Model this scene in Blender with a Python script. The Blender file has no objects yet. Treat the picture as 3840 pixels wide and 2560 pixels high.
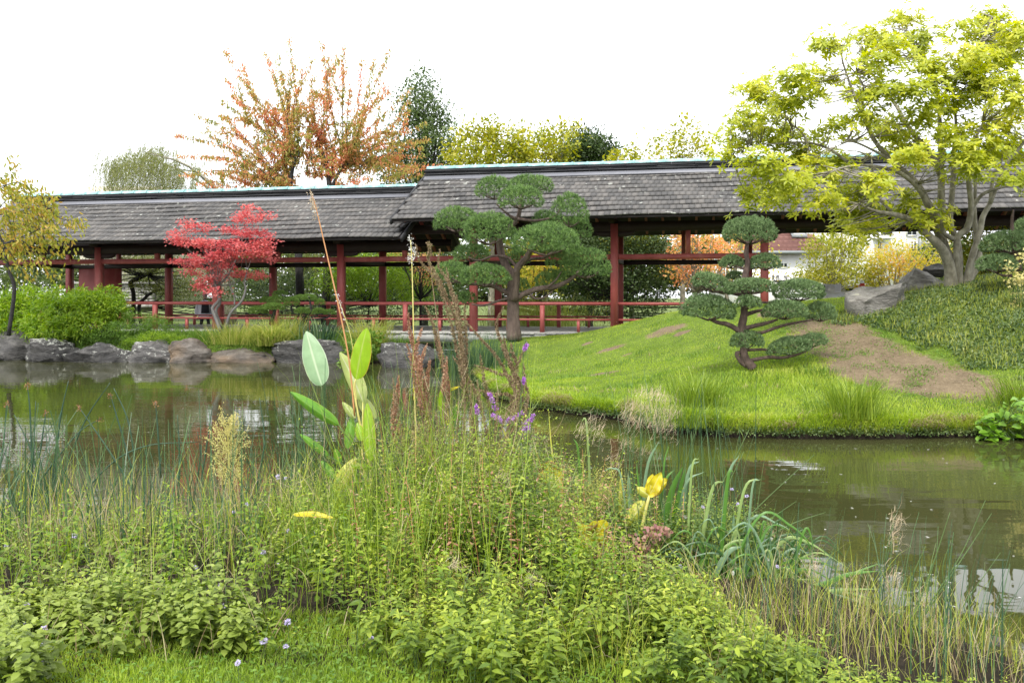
import bpy, math, random
import numpy as np
from mathutils import noise, Vector

rng = np.random.default_rng(7)
random.seed(7)
D = bpy.data
scene = bpy.context.scene
COL = scene.collection
F = 3325.0          # focal length in photo pixels (3840 wide)
HZ = 1116.0         # horizon row
EYE = 1.7

# ------------------------------------------------------------------ camera
cam = D.objects.new('camera', D.cameras.new('camera'))
COL.objects.link(cam)
cam.location = (0, 0, EYE)
cam.rotation_euler = (math.radians(90), 0, 0)
cam.data.sensor_width = 36
cam.data.lens = F / 3840 * 36
cam.data.shift_y = (HZ - 1280) / 3840
cam.data.clip_end = 3000
scene.camera = cam

# ------------------------------------------------------------------ light
SUN_EL, SUN_AZ = math.radians(56), math.radians(200)     # behind the camera, a little to its left
world = D.worlds.new("World")
scene.world = world
world.use_nodes = True
wn = world.node_tree
wn.nodes.clear()
sky = wn.nodes.new('ShaderNodeTexSky')
sky.sky_type = 'NISHITA'
sky.sun_disc = False
sky.sun_elevation = SUN_EL
sky.sun_rotation = SUN_AZ
sky.air_density = 1.0
sky.dust_density = 3.0
mx = wn.nodes.new('ShaderNodeMix')
mx.data_type = 'RGBA'
mx.inputs[0].default_value = 0.86
mx.inputs[7].default_value = (9.3, 9.4, 9.7, 1)           # the even white cloud cover
bg = wn.nodes.new('ShaderNodeBackground')
bg.inputs['Strength'].default_value = 0.072
wo = wn.nodes.new('ShaderNodeOutputWorld')
wn.links.new(sky.outputs[0], mx.inputs[6])
wn.links.new(mx.outputs[2], bg.inputs[0])
wn.links.new(bg.outputs[0], wo.inputs[0])
sun = D.objects.new('sun', D.lights.new('sun', 'SUN'))
COL.objects.link(sun)
sun.data.energy = 1.5
sun.data.angle = math.radians(12)
sun.data.color = (1.0, 0.96, 0.88)
sd = Vector((math.sin(SUN_AZ) * math.cos(SUN_EL), math.cos(SUN_AZ) * math.cos(SUN_EL), math.sin(SUN_EL)))
sun.rotation_euler = sd.to_track_quat('Z', 'Y').to_euler()
scene.view_settings.view_transform = 'Standard'
scene.view_settings.look = 'None'
scene.view_settings.gamma = 1
scene.view_settings.exposure = 1.66
scene.view_settings.use_curve_mapping = False
scene.cycles.max_bounces = 6
scene.cycles.transparent_max_bounces = 4

# ------------------------------------------------------------------ helpers
def P(px, py, Y):
    return np.array([(px - 1920) / F * Y, Y, EYE - (py - HZ) / F * Y])

def tag(o, label=None, cat=None, group=None, kind=None):
    if label: o['label'] = label
    if cat: o['category'] = cat
    if group: o['group'] = group
    if kind: o['kind'] = kind
    return o

def thing(name, label, cat, loc, group=None, rz=0):
    o = D.objects.new(name, None)
    COL.objects.link(o)
    o.location = [float(v) for v in loc]
    o.rotation_euler = (0, 0, rz)
    o.empty_display_size = .2
    return tag(o, label, cat, group)

def A(x): return np.asarray(x, dtype=np.float64)
def nrm(v): return v / np.maximum(np.linalg.norm(v, axis=-1, keepdims=True), 1e-9)
def rvec(n): return nrm(rng.normal(size=(n, 3)))

class G:
    """collects geometry; obj() links it as one mesh object"""
    def __init__(s): s.V = []; s.Q = []; s.T = []; s.t = []; s.n = 0
    def add(s, v, q=None, t=None, tint=0.5):
        v = A(v).reshape(-1, 3)
        if q is not None and len(q): s.Q.append(np.asarray(q, dtype=np.int64).reshape(-1, 4) + s.n)
        if t is not None and len(t): s.T.append(np.asarray(t, dtype=np.int64).reshape(-1, 3) + s.n)
        s.V.append(v); s.n += len(v)
        s.t.append(np.broadcast_to(A(tint), (len(v),)).copy())
    def mesh(s, name, mat, smooth=False, off=None):
        V = np.concatenate(s.V) if s.V else np.zeros((0, 3))
        if off is not None: V = V - A(off)
        Q = np.concatenate(s.Q) if s.Q else np.zeros((0, 4), int)
        T = np.concatenate(s.T) if s.T else np.zeros((0, 3), int)
        me = D.meshes.new(name)
        me.vertices.add(len(V)); me.vertices.foreach_set('co', V.astype(np.float32).ravel())
        nl = Q.size + T.size
        me.loops.add(nl)
        me.loops.foreach_set('vertex_index', np.concatenate([Q.ravel(), T.ravel()]).astype(np.int32))
        me.polygons.add(len(Q) + len(T))
        ls = np.concatenate([np.arange(len(Q)) * 4, Q.size + np.arange(len(T)) * 3]).astype(np.int32)
        me.polygons.foreach_set('loop_start', ls)
        if smooth: me.polygons.foreach_set('use_smooth', np.ones(len(Q) + len(T), dtype=bool))
        at = me.attributes.new('tint', 'FLOAT', 'POINT')
        at.data.foreach_set('value', (np.concatenate(s.t) if s.t else np.zeros(0)).astype(np.float32))
        me.update(calc_edges=True)
        if mat: me.materials.append(mat)
        return me
    def obj(s, name, mat, parent=None, smooth=False, kind=None, label=None, local=False):
        off = None
        if parent is not None and not local: off = A(parent.location)
        o = D.objects.new(name, s.mesh(name, mat, smooth, off))
        COL.objects.link(o)
        if parent is not None: o.parent = parent
        return tag(o, label=label, kind=kind)

def box(g, c, s, R=None, tint=.5, taper=1.0):
    x, y, z = A(s) / 2
    v = A([[-x, -y, -z], [x, -y, -z], [x, y, -z], [-x, y, -z], [-x * taper, -y * taper, z], [x * taper, -y * taper, z], [x * taper, y * taper, z], [-x * taper, y * taper, z]])
    if R is not None: v = v @ A(R).T
    g.add(v + A(c), [[0, 3, 2, 1], [4, 5, 6, 7], [0, 1, 5, 4], [1, 2, 6, 5], [2, 3, 7, 6], [3, 0, 4, 7]], tint=tint)

def rot(ax, a):
    c, s = math.cos(a), math.sin(a)
    return A({'x': [[1, 0, 0], [0, c, -s], [0, s, c]], 'y': [[c, 0, s], [0, 1, 0], [-s, 0, c]], 'z': [[c, -s, 0], [s, c, 0], [0, 0, 1]]}[ax])

def smooth_path(pts, k=4):
    pts = A(pts)
    if len(pts) < 3: 
        return np.array([pts[0] + (pts[-1] - pts[0]) * t for t in np.linspace(0, 1, k + 1)])
    p = np.vstack([2 * pts[0] - pts[1], pts, 2 * pts[-1] - pts[-2]])
    out = []
    for i in range(1, len(p) - 2):
        for t in np.arange(k) / k:
            a, b, c, d = p[i - 1], p[i], p[i + 1], p[i + 2]
            out.append(.5 * ((2 * b) + (c - a) * t + (2 * a - 5 * b + 4 * c - d) * t * t + (-a + 3 * b - 3 * c + d) * t ** 3))
    out.append(pts[-1])
    return np.array(out)

def tube(g, pts, rad, n=6, k=3, wob=0.0, tint=.5, raw=False):
    pts = A(pts)
    m = len(pts)
    pp = pts if raw else smooth_path(pts, k)
    rad = np.interp(np.linspace(0, 1, len(pp)), np.linspace(0, 1, len(A(rad))), A(rad)) if np.ndim(rad) else np.full(len(pp), rad)
    T = nrm(np.gradient(pp, axis=0))
    up = A([0, 0, 1.0]) if abs(T[0][2]) < .9 else A([1.0, 0, 0])
    X = np.cross(T[0], up); X /= np.linalg.norm(X)
    ang = np.arange(n) * 2 * math.pi / n
    rows = []
    for i in range(len(pp)):
        X = X - T[i] * X.dot(T[i]); X /= max(np.linalg.norm(X), 1e-9)
        Y = np.cross(T[i], X)
        r = rad[i] * (1 + wob * rng.normal(size=n)) if wob else rad[i] * np.ones(n)
        rows.append(pp[i] + r[:, None] * (np.cos(ang)[:, None] * X + np.sin(ang)[:, None] * Y))
    V = np.concatenate(rows)
    a = np.arange(len(pp) - 1)[:, None] * n + np.arange(n)[None]
    b = np.arange(len(pp) - 1)[:, None] * n + (np.arange(n)[None] + 1) % n
    Q = np.stack([a, b, b + n, a + n], -1).reshape(-1, 4)
    V = np.vstack([V, pp[0], pp[-1]])
    L = len(pp) * n
    tr = [[L, (j + 1) % n, j] for j in range(n)] + [[L + 1, L - n + j, L - n + (j + 1) % n] for j in range(n)]
    g.add(V, Q, tr, tint=tint)

def leaves(g, pos, dr, nm, L, W, tint=.5, kind='kite', droop=.15, fold=.15):
    """leaf blades: pos base, dr direction, nm normal"""
    n = len(pos)
    if n == 0: return
    dr = nrm(dr); side = nrm(np.cross(dr, nm)); nn = nrm(np.cross(side, dr))
    L = np.broadcast_to(A(L), (n,))[:, None]; W = np.broadcast_to(A(W), (n,))[:, None]
    def pt(s, w, z): return pos + dr * L * s + side * W * w * .5 + nn * (L * (-droop * s * s) + W * z)
    if kind == 'kite':
        V = np.stack([pt(0, 0, 0), pt(.42, -1, fold), pt(1, 0, 0), pt(.42, 1, fold)], 1)
        i = np.arange(n)[:, None] * 4
        t = np.concatenate([i + [0, 1, 2], i + [0, 2, 3]], 0); q = None; k = 4
    elif kind == 'oval':
        V = np.stack([pt(0, 0, 0), pt(.28, -.9, fold), pt(.28, 0, 0), pt(.28, .9, fold), pt(.66, -.8, fold), pt(.66, 0, 0), pt(.66, .8, fold), pt(1, 0, 0)], 1)
        i = np.arange(n)[:, None] * 8
        t = np.concatenate([i + [0, 1, 2], i + [0, 2, 3], i + [4, 7, 5], i + [5, 7, 6]], 0)
        q = np.concatenate([i + [1, 4, 5, 2], i + [2, 5, 6, 3]], 0); k = 8
    elif kind == 'needle':
        V = np.stack([pt(0, -1, 0), pt(0, 1, 0), pt(1, 0, 0)], 1)
        i = np.arange(n)[:, None] * 3
        t = i + [0, 1, 2]; q = None; k = 3
    elif kind == 'star':      # five-lobed maple leaf
        V = np.stack([pt(0, 0, 0), pt(.15, -1, 0), pt(.35, -.35, 0), pt(.75, -.9, 0), pt(.6, -.25, 0), pt(1, 0, 0), pt(.6, .25, 0), pt(.75, .9, 0), pt(.35, .35, 0), pt(.15, 1, 0)], 1)
        i = np.arange(n)[:, None] * 10
        t = np.concatenate([i + [0, 1, 2], i + [2, 3, 4], i + [4, 5, 6], i + [6, 7, 8], i + [8, 9, 0], i + [0, 2, 8], ], 0)
        q = i + [2, 4, 6, 8]; k = 10
    tt = np.repeat(np.broadcast_to(A(tint), (n,)), k)
    g.add(V.reshape(-1, 3), q, t, tint=tt)

def blades(g, base, az, H, lean, curve, W, tint=.5, seg=4, prof='grass', face=None, fold=0.0):
    n = len(base)
    if n == 0: return
    H = np.broadcast_to(A(H), (n,)); lean = np.broadcast_to(A(lean), (n,)); curve = np.broadcast_to(A(curve), (n,)); W = np.broadcast_to(A(W), (n,))
    hx = np.stack([np.cos(az), np.sin(az), np.zeros(n)], -1)
    sidev = np.stack([-np.sin(az), np.cos(az), np.zeros(n)], -1)
    if face is None: face = rng.uniform(-.9, .9, n)
    sidev = sidev * np.cos(face)[:, None] + hx * np.sin(face)[:, None]
    p = A(base).copy(); rows = []
    S = np.linspace(0, 1, seg + 1)
    for j, s in enumerate(S):
        if prof == 'grass': w = W * (1 - s ** 1.6) * (.7 + .6 * s) 
        elif prof == 'broad': w = W * np.maximum(np.sin(math.pi * (0.12 + .88 * s)) ** .7, 0)
        elif prof == 'sword': w = W * (1 - s ** 3)
        else: w = W * (1 - .6 * s)
        rows.append(p - sidev * w[:, None] / 2)
        rows.append(p + sidev * w[:, None] / 2)
        th = lean + curve * s ** 1.3
        d = hx * np.sin(th)[:, None] + A([0, 0, 1]) * np.cos(th)[:, None]
        p = p + d * (H / seg)[:, None]
    V = np.stack(rows, 1)
    i = np.arange(n)[:, None] * (2 * (seg + 1))
    Q = np.concatenate([i + [2 * j, 2 * j + 1, 2 * j + 3, 2 * j + 2] for j in range(seg)], 0)
    g.add(V.reshape(-1, 3), Q, None, tint=np.repeat(np.broadcast_to(A(tint), (n,)), 2 * (seg + 1)))

def inpoly(poly, xy):
    poly = A(poly); x, y = xy[..., 0], xy[..., 1]
    ins = np.zeros(x.shape, bool)
    for i in range(len(poly)):
        x1, y1 = poly[i]; x2, y2 = poly[i - 1]
        if y1 == y2: continue
        c = ((y1 > y) != (y2 > y)) & (x < (x2 - x1) * (y - y1) / (y2 - y1) + x1)
        ins ^= c
    return ins

def sdist(poly, xy):
    """signed distance, positive inside"""
    poly = A(poly); d = np.full(xy.shape[:-1], 1e9)
    for i in range(len(poly)):
        a = poly[i - 1]; b = poly[i]; ab = b - a
        t = np.clip(((xy - a) @ ab) / max(ab @ ab, 1e-9), 0, 1)
        d = np.minimum(d, np.linalg.norm(xy - a - t[..., None] * ab, axis=-1))
    return np.where(inpoly(poly, xy), d, -d)

def nz(x, y, f=1.0, s=0.0):
    """cheap smooth noise, about -1..1"""
    x = x * f + s; y = y * f - s * 1.7
    return (np.sin(x * 1.3 + 1.7 * np.sin(y * .9 + s)) + np.sin(y * 1.7 + 1.3 * np.sin(x * 1.1)) + np.sin((x + y) * 2.3 + s) * .6 + np.sin((x - y) * 3.7 + 2 * s) * .4) / 3

# ------------------------------------------------------------------ materials
def newmat(name):
    m = D.materials.new(name); m.use_nodes = True
    nt = m.node_tree; nt.nodes.clear()
    return m, nt
def N(nt, t, **kw):
    n = nt.nodes.new(t)
    for k, v in kw.items():
        if k in n.bl_rna.properties: setattr(n, k, v)
        else: n.inputs[k].default_value = v
    return n
def ramp(nt, fac, cols, pos=None, interp='LINEAR'):
    r = nt.nodes.new('ShaderNodeValToRGB'); r.color_ramp.interpolation = interp
    k = len(cols); pos = pos or [i / (k - 1) for i in range(k)]
    while len(r.color_ramp.elements) < k: r.color_ramp.elements.new(.5)
    for e, c, p in zip(r.color_ramp.elements, cols, pos):
        e.position = p; e.color = (c[0], c[1], c[2], 1)
    nt.links.new(fac, r.inputs[0])
    return r.outputs[0]
def math_(nt, op, a, b=None, c=None, clamp=False):
    n = nt.nodes.new('ShaderNodeMath'); n.operation = op; n.use_clamp = clamp
    for i, v in enumerate((a, b, c)):
        if v is None: continue
        if isinstance(v, (int, float)): n.inputs[i].default_value = v
        else: nt.links.new(v, n.inputs[i])
    return n.outputs[0]
def posn(nt, scale, detail=3, rough=.5, stretch=None):
    g = nt.nodes.new('ShaderNodeNewGeometry'); v = g.outputs['Position']
    if stretch:
        mp = nt.nodes.new('ShaderNodeMapping'); mp.inputs['Scale'].default_value = stretch
        nt.links.new(v, mp.inputs[0]); v = mp.outputs[0]
    n = nt.nodes.new('ShaderNodeTexNoise'); n.inputs['Scale'].default_value = scale
    n.inputs['Detail'].default_value = detail; n.inputs['Roughness'].default_value = rough
    nt.links.new(v, n.inputs['Vector'])
    return n.outputs[0]
def mixc(nt, f, a, b):
    n = nt.nodes.new('ShaderNodeMix'); n.data_type = 'RGBA'
    for i, v in ((0, f), (6, a), (7, b)):
        if isinstance(v, (int, float)): n.inputs[i].default_value = v
        elif isinstance(v, tuple): n.inputs[i].default_value = (v[0], v[1], v[2], 1)
        else: nt.links.new(v, n.inputs[i])
    return n.outputs[2]
def finish(nt, bsdf, bump=None, bstr=.5, bdist=.02):
    o = nt.nodes.new('ShaderNodeOutputMaterial')
    if bump is not None:
        b = nt.nodes.new('ShaderNodeBump'); b.inputs['Strength'].default_value = bstr; b.inputs['Distance'].default_value = bdist
        nt.links.new(bump, b.inputs['Height']); nt.links.new(b.outputs[0], bsdf.inputs['Normal'])
    nt.links.new(bsdf.outputs[0], o.inputs[0])

def leafmat(name, cols, trans=.35, rough=.45, patch=.35, pscale=1.2, tintw=0.0, spec=.35):
    """colour by random leaf, a patchy noise and the leaf's own age (tint attribute)"""
    m, nt = newmat(name)
    g = nt.nodes.new('ShaderNodeNewGeometry')
    rnd = g.outputs['Random Per Island']
    pn = posn(nt, pscale, 2)
    pn = math_(nt, 'MULTIPLY_ADD', pn, 2.2, -.6, clamp=True)
    a = math_(nt, 'MULTIPLY', rnd, 1 - patch - tintw)
    f = math_(nt, 'MULTIPLY_ADD', pn, patch, a)
    if tintw:
        at = nt.nodes.new('ShaderNodeAttribute'); at.attribute_name = 'tint'
        f = math_(nt, 'MULTIPLY_ADD', at.outputs['Fac'], tintw, f)
    c = ramp(nt, f, cols)
    p = N(nt, 'ShaderNodeBsdfPrincipled', **{'Roughness': rough})
    p.inputs['Specular IOR Level'].default_value = spec
    nt.links.new(c, p.inputs['Base Color'])
    o = nt.nodes.new('ShaderNodeOutputMaterial')
    if trans > 0:
        tr = nt.nodes.new('ShaderNodeBsdfTranslucent')
        hs = nt.nodes.new('ShaderNodeHueSaturation'); hs.inputs['Saturation'].default_value = 1.1; hs.inputs['Value'].default_value = 1.5
        nt.links.new(c, hs.inputs['Color']); nt.links.new(hs.outputs[0], tr.inputs[0])
        ms = nt.nodes.new('ShaderNodeMixShader'); ms.inputs[0].default_value = trans
        nt.links.new(p.outputs[0], ms.inputs[1]); nt.links.new(tr.outputs[0], ms.inputs[2])
        nt.links.new(ms.outputs[0], o.inputs[0])
    else: nt.links.new(p.outputs[0], o.inputs[0])
    return m

def plainmat(name, cols, scale=6, rough=.7, bump=.3, bdist=.01, stretch=None, detail=5, pos=None, bscale=None, objrand=0.0):
    m, nt = newmat(name)
    n = posn(nt, scale, detail, .6, stretch)
    f = math_(nt, 'MULTIPLY_ADD', n, 1.6, -.3, clamp=True)
    if objrand:
        oi = nt.nodes.new('ShaderNodeObjectInfo'); g = nt.nodes.new('ShaderNodeNewGeometry')
        r = math_(nt, 'FRACT', math_(nt, 'ADD', oi.outputs['Random'], g.outputs['Random Per Island']))
        f = math_(nt, 'ADD', math_(nt, 'MULTIPLY', f, 1 - objrand), math_(nt, 'MULTIPLY', r, objrand))
    c = ramp(nt, f, cols, pos)
    p = N(nt, 'ShaderNodeBsdfPrincipled', **{'Roughness': rough})
    nt.links.new(c, p.inputs['Base Color'])
    b = posn(nt, bscale or scale * 3, 6, .65, stretch)
    finish(nt, p, b, bump, bdist)
    return m

M = {}
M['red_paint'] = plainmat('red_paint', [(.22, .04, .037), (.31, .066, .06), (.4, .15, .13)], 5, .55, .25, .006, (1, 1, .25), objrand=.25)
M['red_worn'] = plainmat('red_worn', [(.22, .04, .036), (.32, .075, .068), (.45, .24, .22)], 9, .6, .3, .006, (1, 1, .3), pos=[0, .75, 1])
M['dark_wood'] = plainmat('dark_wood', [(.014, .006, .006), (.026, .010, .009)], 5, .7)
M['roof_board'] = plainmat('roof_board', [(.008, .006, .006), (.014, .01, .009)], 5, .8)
M['deck'] = plainmat('deck', [(.2, .2, .19), (.3, .3, .28), (.36, .35, .33)], 8, .7, .3, .004, (1, .2, 1), objrand=.4)
M['concrete'] = plainmat('concrete', [(.2, .2, .195), (.3, .3, .29), (.26, .27, .24)], 3, .85, .4, .01)
M['aqua'] = plainmat('aqua_glaze', [(.2, .42, .42), (.27, .5, .5), (.36, .58, .56)], 6, .35, .1, .004, objrand=.4)
M['slate_edge'] = plainmat('slate_edge', [(.008, .009, .011), (.018, .019, .022), (.09, .09, .08)], 7, .7, .6, .01, (.4, .4, 4), pos=[0, .7, 1])
M['lead'] = plainmat('lead', [(.13, .135, .155), (.18, .185, .205)], 2, .5, .15, .004)
M['white_render'] = plainmat('white_render', [(.74, .74, .73), (.82, .82, .81)], 2, .8, .1)
M['beige_render'] = plainmat('beige_render', [(.5, .46, .38), (.62, .58, .5)], 1.5, .85, .2)
M['stone_block'] = plainmat('stone_block', [(.16, .16, .155), (.34, .33, .31), (.46, .44, .4)], 4, .85, .4, objrand=.7)
M['mortar'] = plainmat('mortar', [(.12, .115, .1), (.18, .17, .16)], 8, .9)
M['house_tile'] = plainmat('house_tile', [(.1, .045, .04), (.17, .075, .062), (.2, .1, .085)], 3, .75, .4, objrand=.5)
M['window_glass'] = plainmat('window_glass', [(.02, .025, .03), (.05, .06, .07)], 1, .12, 0)
M['grey_metal'] = plainmat('grey_metal', [(.2, .22, .23), (.26, .28, .29)], 3, .4, .05)
M['white_paint'] = plainmat('white_paint', [(.7, .71, .72), (.8, .8, .8)], 2, .4, .05)
M['off_white'] = plainmat('off_white', [(.55, .54, .5), (.68, .67, .63)], 3, .5, .05)
M['black_ink'] = plainmat('black_ink', [(.01, .01, .012), (.02, .02, .02)], 3, .6, 0)
M['orange_plastic'] = plainmat('orange_plastic', [(.75, .2, .02), (.85, .26, .03)], 3, .4, 0)
M['red_plastic'] = plainmat('red_plastic', [(.55, .06, .03), (.62, .08, .04)], 3, .4, 0)
M['shirt'] = plainmat('shirt', [(.7, .73, .8), (.8, .82, .87)], 5, .8, .3)
M['dark_cloth'] = plainmat('dark_cloth', [(.012, .014, .02), (.03, .035, .05)], 5, .8, .3)
M['skin'] = plainmat('skin', [(.45, .27, .2), (.52, .33, .25)], 9, .5, .1)
M['hair'] = plainmat('hair', [(.12, .11, .1), (.25, .24, .23)], 30, .6, .3)
M['bark_pine'] = plainmat('bark_pine', [(.045, .032, .025), (.12, .085, .07), (.2, .15, .12)], 14, .9, 1.0, .03, (1, 1, .25))
M['bark_pine_small'] = plainmat('bark_pine_small', [(.03, .021, .017), (.09, .06, .048), (.17, .12, .1)], 22, .9, .9, .015, (1, 1, .4))
M['bark_grey'] = plainmat('bark_grey', [(.06, .055, .04), (.17, .155, .115), (.3, .28, .22), (.42, .41, .34)], 9, .85, .7, .015, (1, 1, .6))
M['bark_dark'] = plainmat('bark_dark', [(.008, .008, .009), (.02, .019, .018), (.05, .048, .045)], 10, .85, .7, .02)
M['bark_maple'] = plainmat('bark_maple', [(.12, .12, .115), (.24, .23, .22)], 12, .8, .5, .01)
M['stem_green'] = plainmat('stem_green', [(.05, .1, .025), (.09, .15, .04)], 8, .6, .1)
M['stem_reed'] = plainmat('stem_reed', [(.02, .055, .035), (.04, .09, .05)], 8, .45, .1)
M['stem_tan'] = plainmat('stem_tan', [(.4, .33, .17), (.5, .44, .24)], 12, .6, .2)
M['stem_orange'] = plainmat('stem_orange', [(.45, .2, .08), (.55, .28, .12)], 12, .5, .2)
M['stem_yellow'] = plainmat('stem_yellow', [(.5, .46, .12), (.6, .55, .2)], 12, .5, .2)

# shingles: weathered grey with lichen spots and streaks
def shingle_mat():
    m, nt = newmat('shingle')
    oi = nt.nodes.new('ShaderNodeObjectInfo'); g = nt.nodes.new('ShaderNodeNewGeometry')
    r = math_(nt, 'FRACT', math_(nt, 'ADD', math_(nt, 'MULTIPLY', oi.outputs['Random'], 7.0), g.outputs['Random Per Island']))
    n1 = posn(nt, .5, 4, .6); n2 = posn(nt, 12, 4, .7, (1, 1, .3))
    f = math_(nt, 'ADD', math_(nt, 'MULTIPLY', r, .3), math_(nt, 'ADD', math_(nt, 'MULTIPLY', n1, .5), math_(nt, 'MULTIPLY', n2, .3)))
    c = ramp(nt, f, [(.03, .03, .031), (.07, .068, .066), (.12, .112, .104), (.22, .19, .16)], [.2, .5, .75, 1])
    l = posn(nt, 5.5, 2, .5); l2 = posn(nt, .7, 2)
    lm = math_(nt, 'MULTIPLY', math_(nt, 'SUBTRACT', math_(nt, 'ADD', l, math_(nt, 'MULTIPLY', l2, .35)), .86), 25, clamp=True)
    c = mixc(nt, lm, c, (.32, .33, .3))
    p = N(nt, 'ShaderNodeBsdfPrincipled', **{'Roughness': .75}); nt.links.new(c, p.inputs['Base Color'])
    finish(nt, p, posn(nt, 30, 4, .6, (1, 1, .3)), .4, .006)
    return m
M['shingle'] = shingle_mat()

def rock_mat(name, cols, lichen, lthr=.62, warm=None):
    m, nt = newmat(name)
    n = posn(nt, 2.2, 6, .65, (1, 1, 2.2)); n2 = posn(nt, 13, 5, .7)
    f = math_(nt, 'ADD', math_(nt, 'MULTIPLY', n, .75), math_(nt, 'MULTIPLY', n2, .3))
    c = ramp(nt, f, cols, [.3, .5, .62, .8][:len(cols)])
    if warm:
        w = math_(nt, 'MULTIPLY', math_(nt, 'SUBTRACT', posn(nt, 1.1, 3), .47), 6, clamp=True)
        c = mixc(nt, math_(nt, 'MULTIPLY', w, .6), c, warm)
    l = posn(nt, 7.5, 6, .8); l2 = posn(nt, 1.1, 2)
    gm = nt.nodes.new('ShaderNodeNewGeometry'); sp = nt.nodes.new('ShaderNodeSeparateXYZ'); nt.links.new(gm.outputs['Normal'], sp.inputs[0])
    up = math_(nt, 'MULTIPLY', sp.outputs[2], .06)
    lm = math_(nt, 'MULTIPLY', math_(nt, 'SUBTRACT', math_(nt, 'ADD', up, math_(nt, 'ADD', math_(nt, 'MULTIPLY', l, .75), math_(nt, 'MULTIPLY', l2, .4))), lthr), 22, clamp=True)
    c = mixc(nt, lm, c, lichen)
    p = N(nt, 'ShaderNodeBsdfPrincipled', **{'Roughness': .7}); nt.links.new(c, p.inputs['Base Color'])
    finish(nt, p, math_(nt, 'ADD', posn(nt, 9, 8, .7, (1, 1, 3)), math_(nt, 'MULTIPLY', n, 2)), .9, .05)
    return m
M['rock_slate'] = rock_mat('rock_slate', [(.02, .02, .021), (.055, .053, .052), (.11, .105, .1), (.18, .172, .162)], (.34, .35, .32), .7)
M['rock_warm'] = rock_mat('rock_warm', [(.035, .03, .027), (.085, .072, .06), (.14, .125, .11), (.22, .2, .18)], (.4, .4, .37), .72, (.2, .13, .07))
M['rock_grey'] = rock_mat('rock_grey', [(.07, .066, .06), (.16, .15, .135), (.24, .23, .21), (.32, .31, .285)], (.34, .33, .26), .7)
M['rock_lichen'] = rock_mat('rock_lichen', [(.014, .014, .016), (.04, .039, .038), (.08, .077, .074), (.14, .135, .13)], (.38, .39, .35), .67)

def ground_mat(name, g1, g2, d1, d2):
    m, nt = newmat(name)
    n = posn(nt, 2.5, 5, .65); n2 = posn(nt, 25, 4, .7)
    gc = ramp(nt, math_(nt, 'ADD', math_(nt, 'MULTIPLY', n, .6), math_(nt, 'MULTIPLY', n2, .4)), [g1, g2], [.35, .65])
    dc = ramp(nt, math_(nt, 'ADD', math_(nt, 'MULTIPLY', n, .4), math_(nt, 'MULTIPLY', n2, .6)), [d1, d2], [.35, .68])
    at = nt.nodes.new('ShaderNodeAttribute'); at.attribute_name = 'tint'
    f = math_(nt, 'ADD', at.outputs['Fac'], math_(nt, 'MULTIPLY_ADD', posn(nt, 4, 5, .7), .9, -.45))
    f = math_(nt, 'MULTIPLY', math_(nt, 'SUBTRACT', f, .42), 6, clamp=True)
    c = mixc(nt, f, gc, dc)
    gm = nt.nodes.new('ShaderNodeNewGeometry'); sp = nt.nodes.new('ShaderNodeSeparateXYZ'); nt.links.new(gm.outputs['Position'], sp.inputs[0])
    c = mixc(nt, math_(nt, 'MULTIPLY', math_(nt, 'SUBTRACT', .1, sp.outputs[2]), 20, clamp=True), c, (.018, .014, .01))      # wet soil plus the shade under the overhang, painted dark at the waterline
    p = N(nt, 'ShaderNodeBsdfPrincipled', **{'Roughness': .95}); nt.links.new(c, p.inputs['Base Color'])
    p.inputs['Specular IOR Level'].default_value = .15
    finish(nt, p, posn(nt, 22, 6, .75), .8, .04)
    return m
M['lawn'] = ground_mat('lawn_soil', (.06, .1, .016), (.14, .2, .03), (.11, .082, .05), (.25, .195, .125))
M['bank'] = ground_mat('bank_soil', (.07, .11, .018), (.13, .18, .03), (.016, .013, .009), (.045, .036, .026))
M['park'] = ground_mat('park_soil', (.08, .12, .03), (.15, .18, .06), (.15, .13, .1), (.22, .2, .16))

def water_mat():
    m, nt = newmat('pond_water')
    p = N(nt, 'ShaderNodeBsdfPrincipled', **{'Roughness': .02, 'IOR': 1.33})
    c = ramp(nt, posn(nt, .35, 3), [(.03, .034, .01), (.05, .053, .02)], [.35, .65])
    nt.links.new(c, p.inputs['Base Color'])
    a = posn(nt, 1.6, 2, .5, (.5, 1.6, 1)); b = posn(nt, 9, 2, .5, (.6, 1.5, 1))
    # soft patches where the breeze roughens the surface
    g = math_(nt, 'MULTIPLY', math_(nt, 'SUBTRACT', posn(nt, .28, 2), .48), 7, clamp=True)
    h = math_(nt, 'ADD', math_(nt, 'MULTIPLY', a, .35), math_(nt, 'MULTIPLY', b, math_(nt, 'MULTIPLY_ADD', g, .13, .012)))
    finish(nt, p, h, .12, .08)
    return m
M['water'] = water_mat()

M['lf_pine'] = leafmat('needles_pine', [(.025, .055, .02), (.085, .16, .045), (.18, .3, .08), (.32, .46, .14)], .15, .45, .2, 6, .5)
M['lf_pine2'] = leafmat('needles_blue', [(.025, .05, .022), (.09, .155, .055), (.2, .3, .12), (.36, .46, .23)], .15, .45, .2, 9, .5)
M['lf_cloud'] = leafmat('needles_cloud', [(.05, .1, .02), (.11, .2, .03), (.17, .28, .05)], .15, .5, .3, 2.0, .4)
M['lf_magnolia'] = leafmat('leaf_magnolia', [(.16, .2, .02), (.29, .34, .025), (.5, .52, .05), (.72, .64, .12)], .45, .4, .4, .9, .2)
M['lf_cherry'] = leafmat('leaf_cherry', [(.16, .22, .05), (.34, .34, .08), (.62, .3, .14), (.76, .26, .2)], .45, .5, .55, 1.1)
M['lf_cherry_l'] = leafmat('leaf_cherry_left', [(.16, .2, .03), (.28, .3, .04), (.4, .33, .06), (.5, .24, .08)], .4, .5, .3, 1.5)
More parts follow.
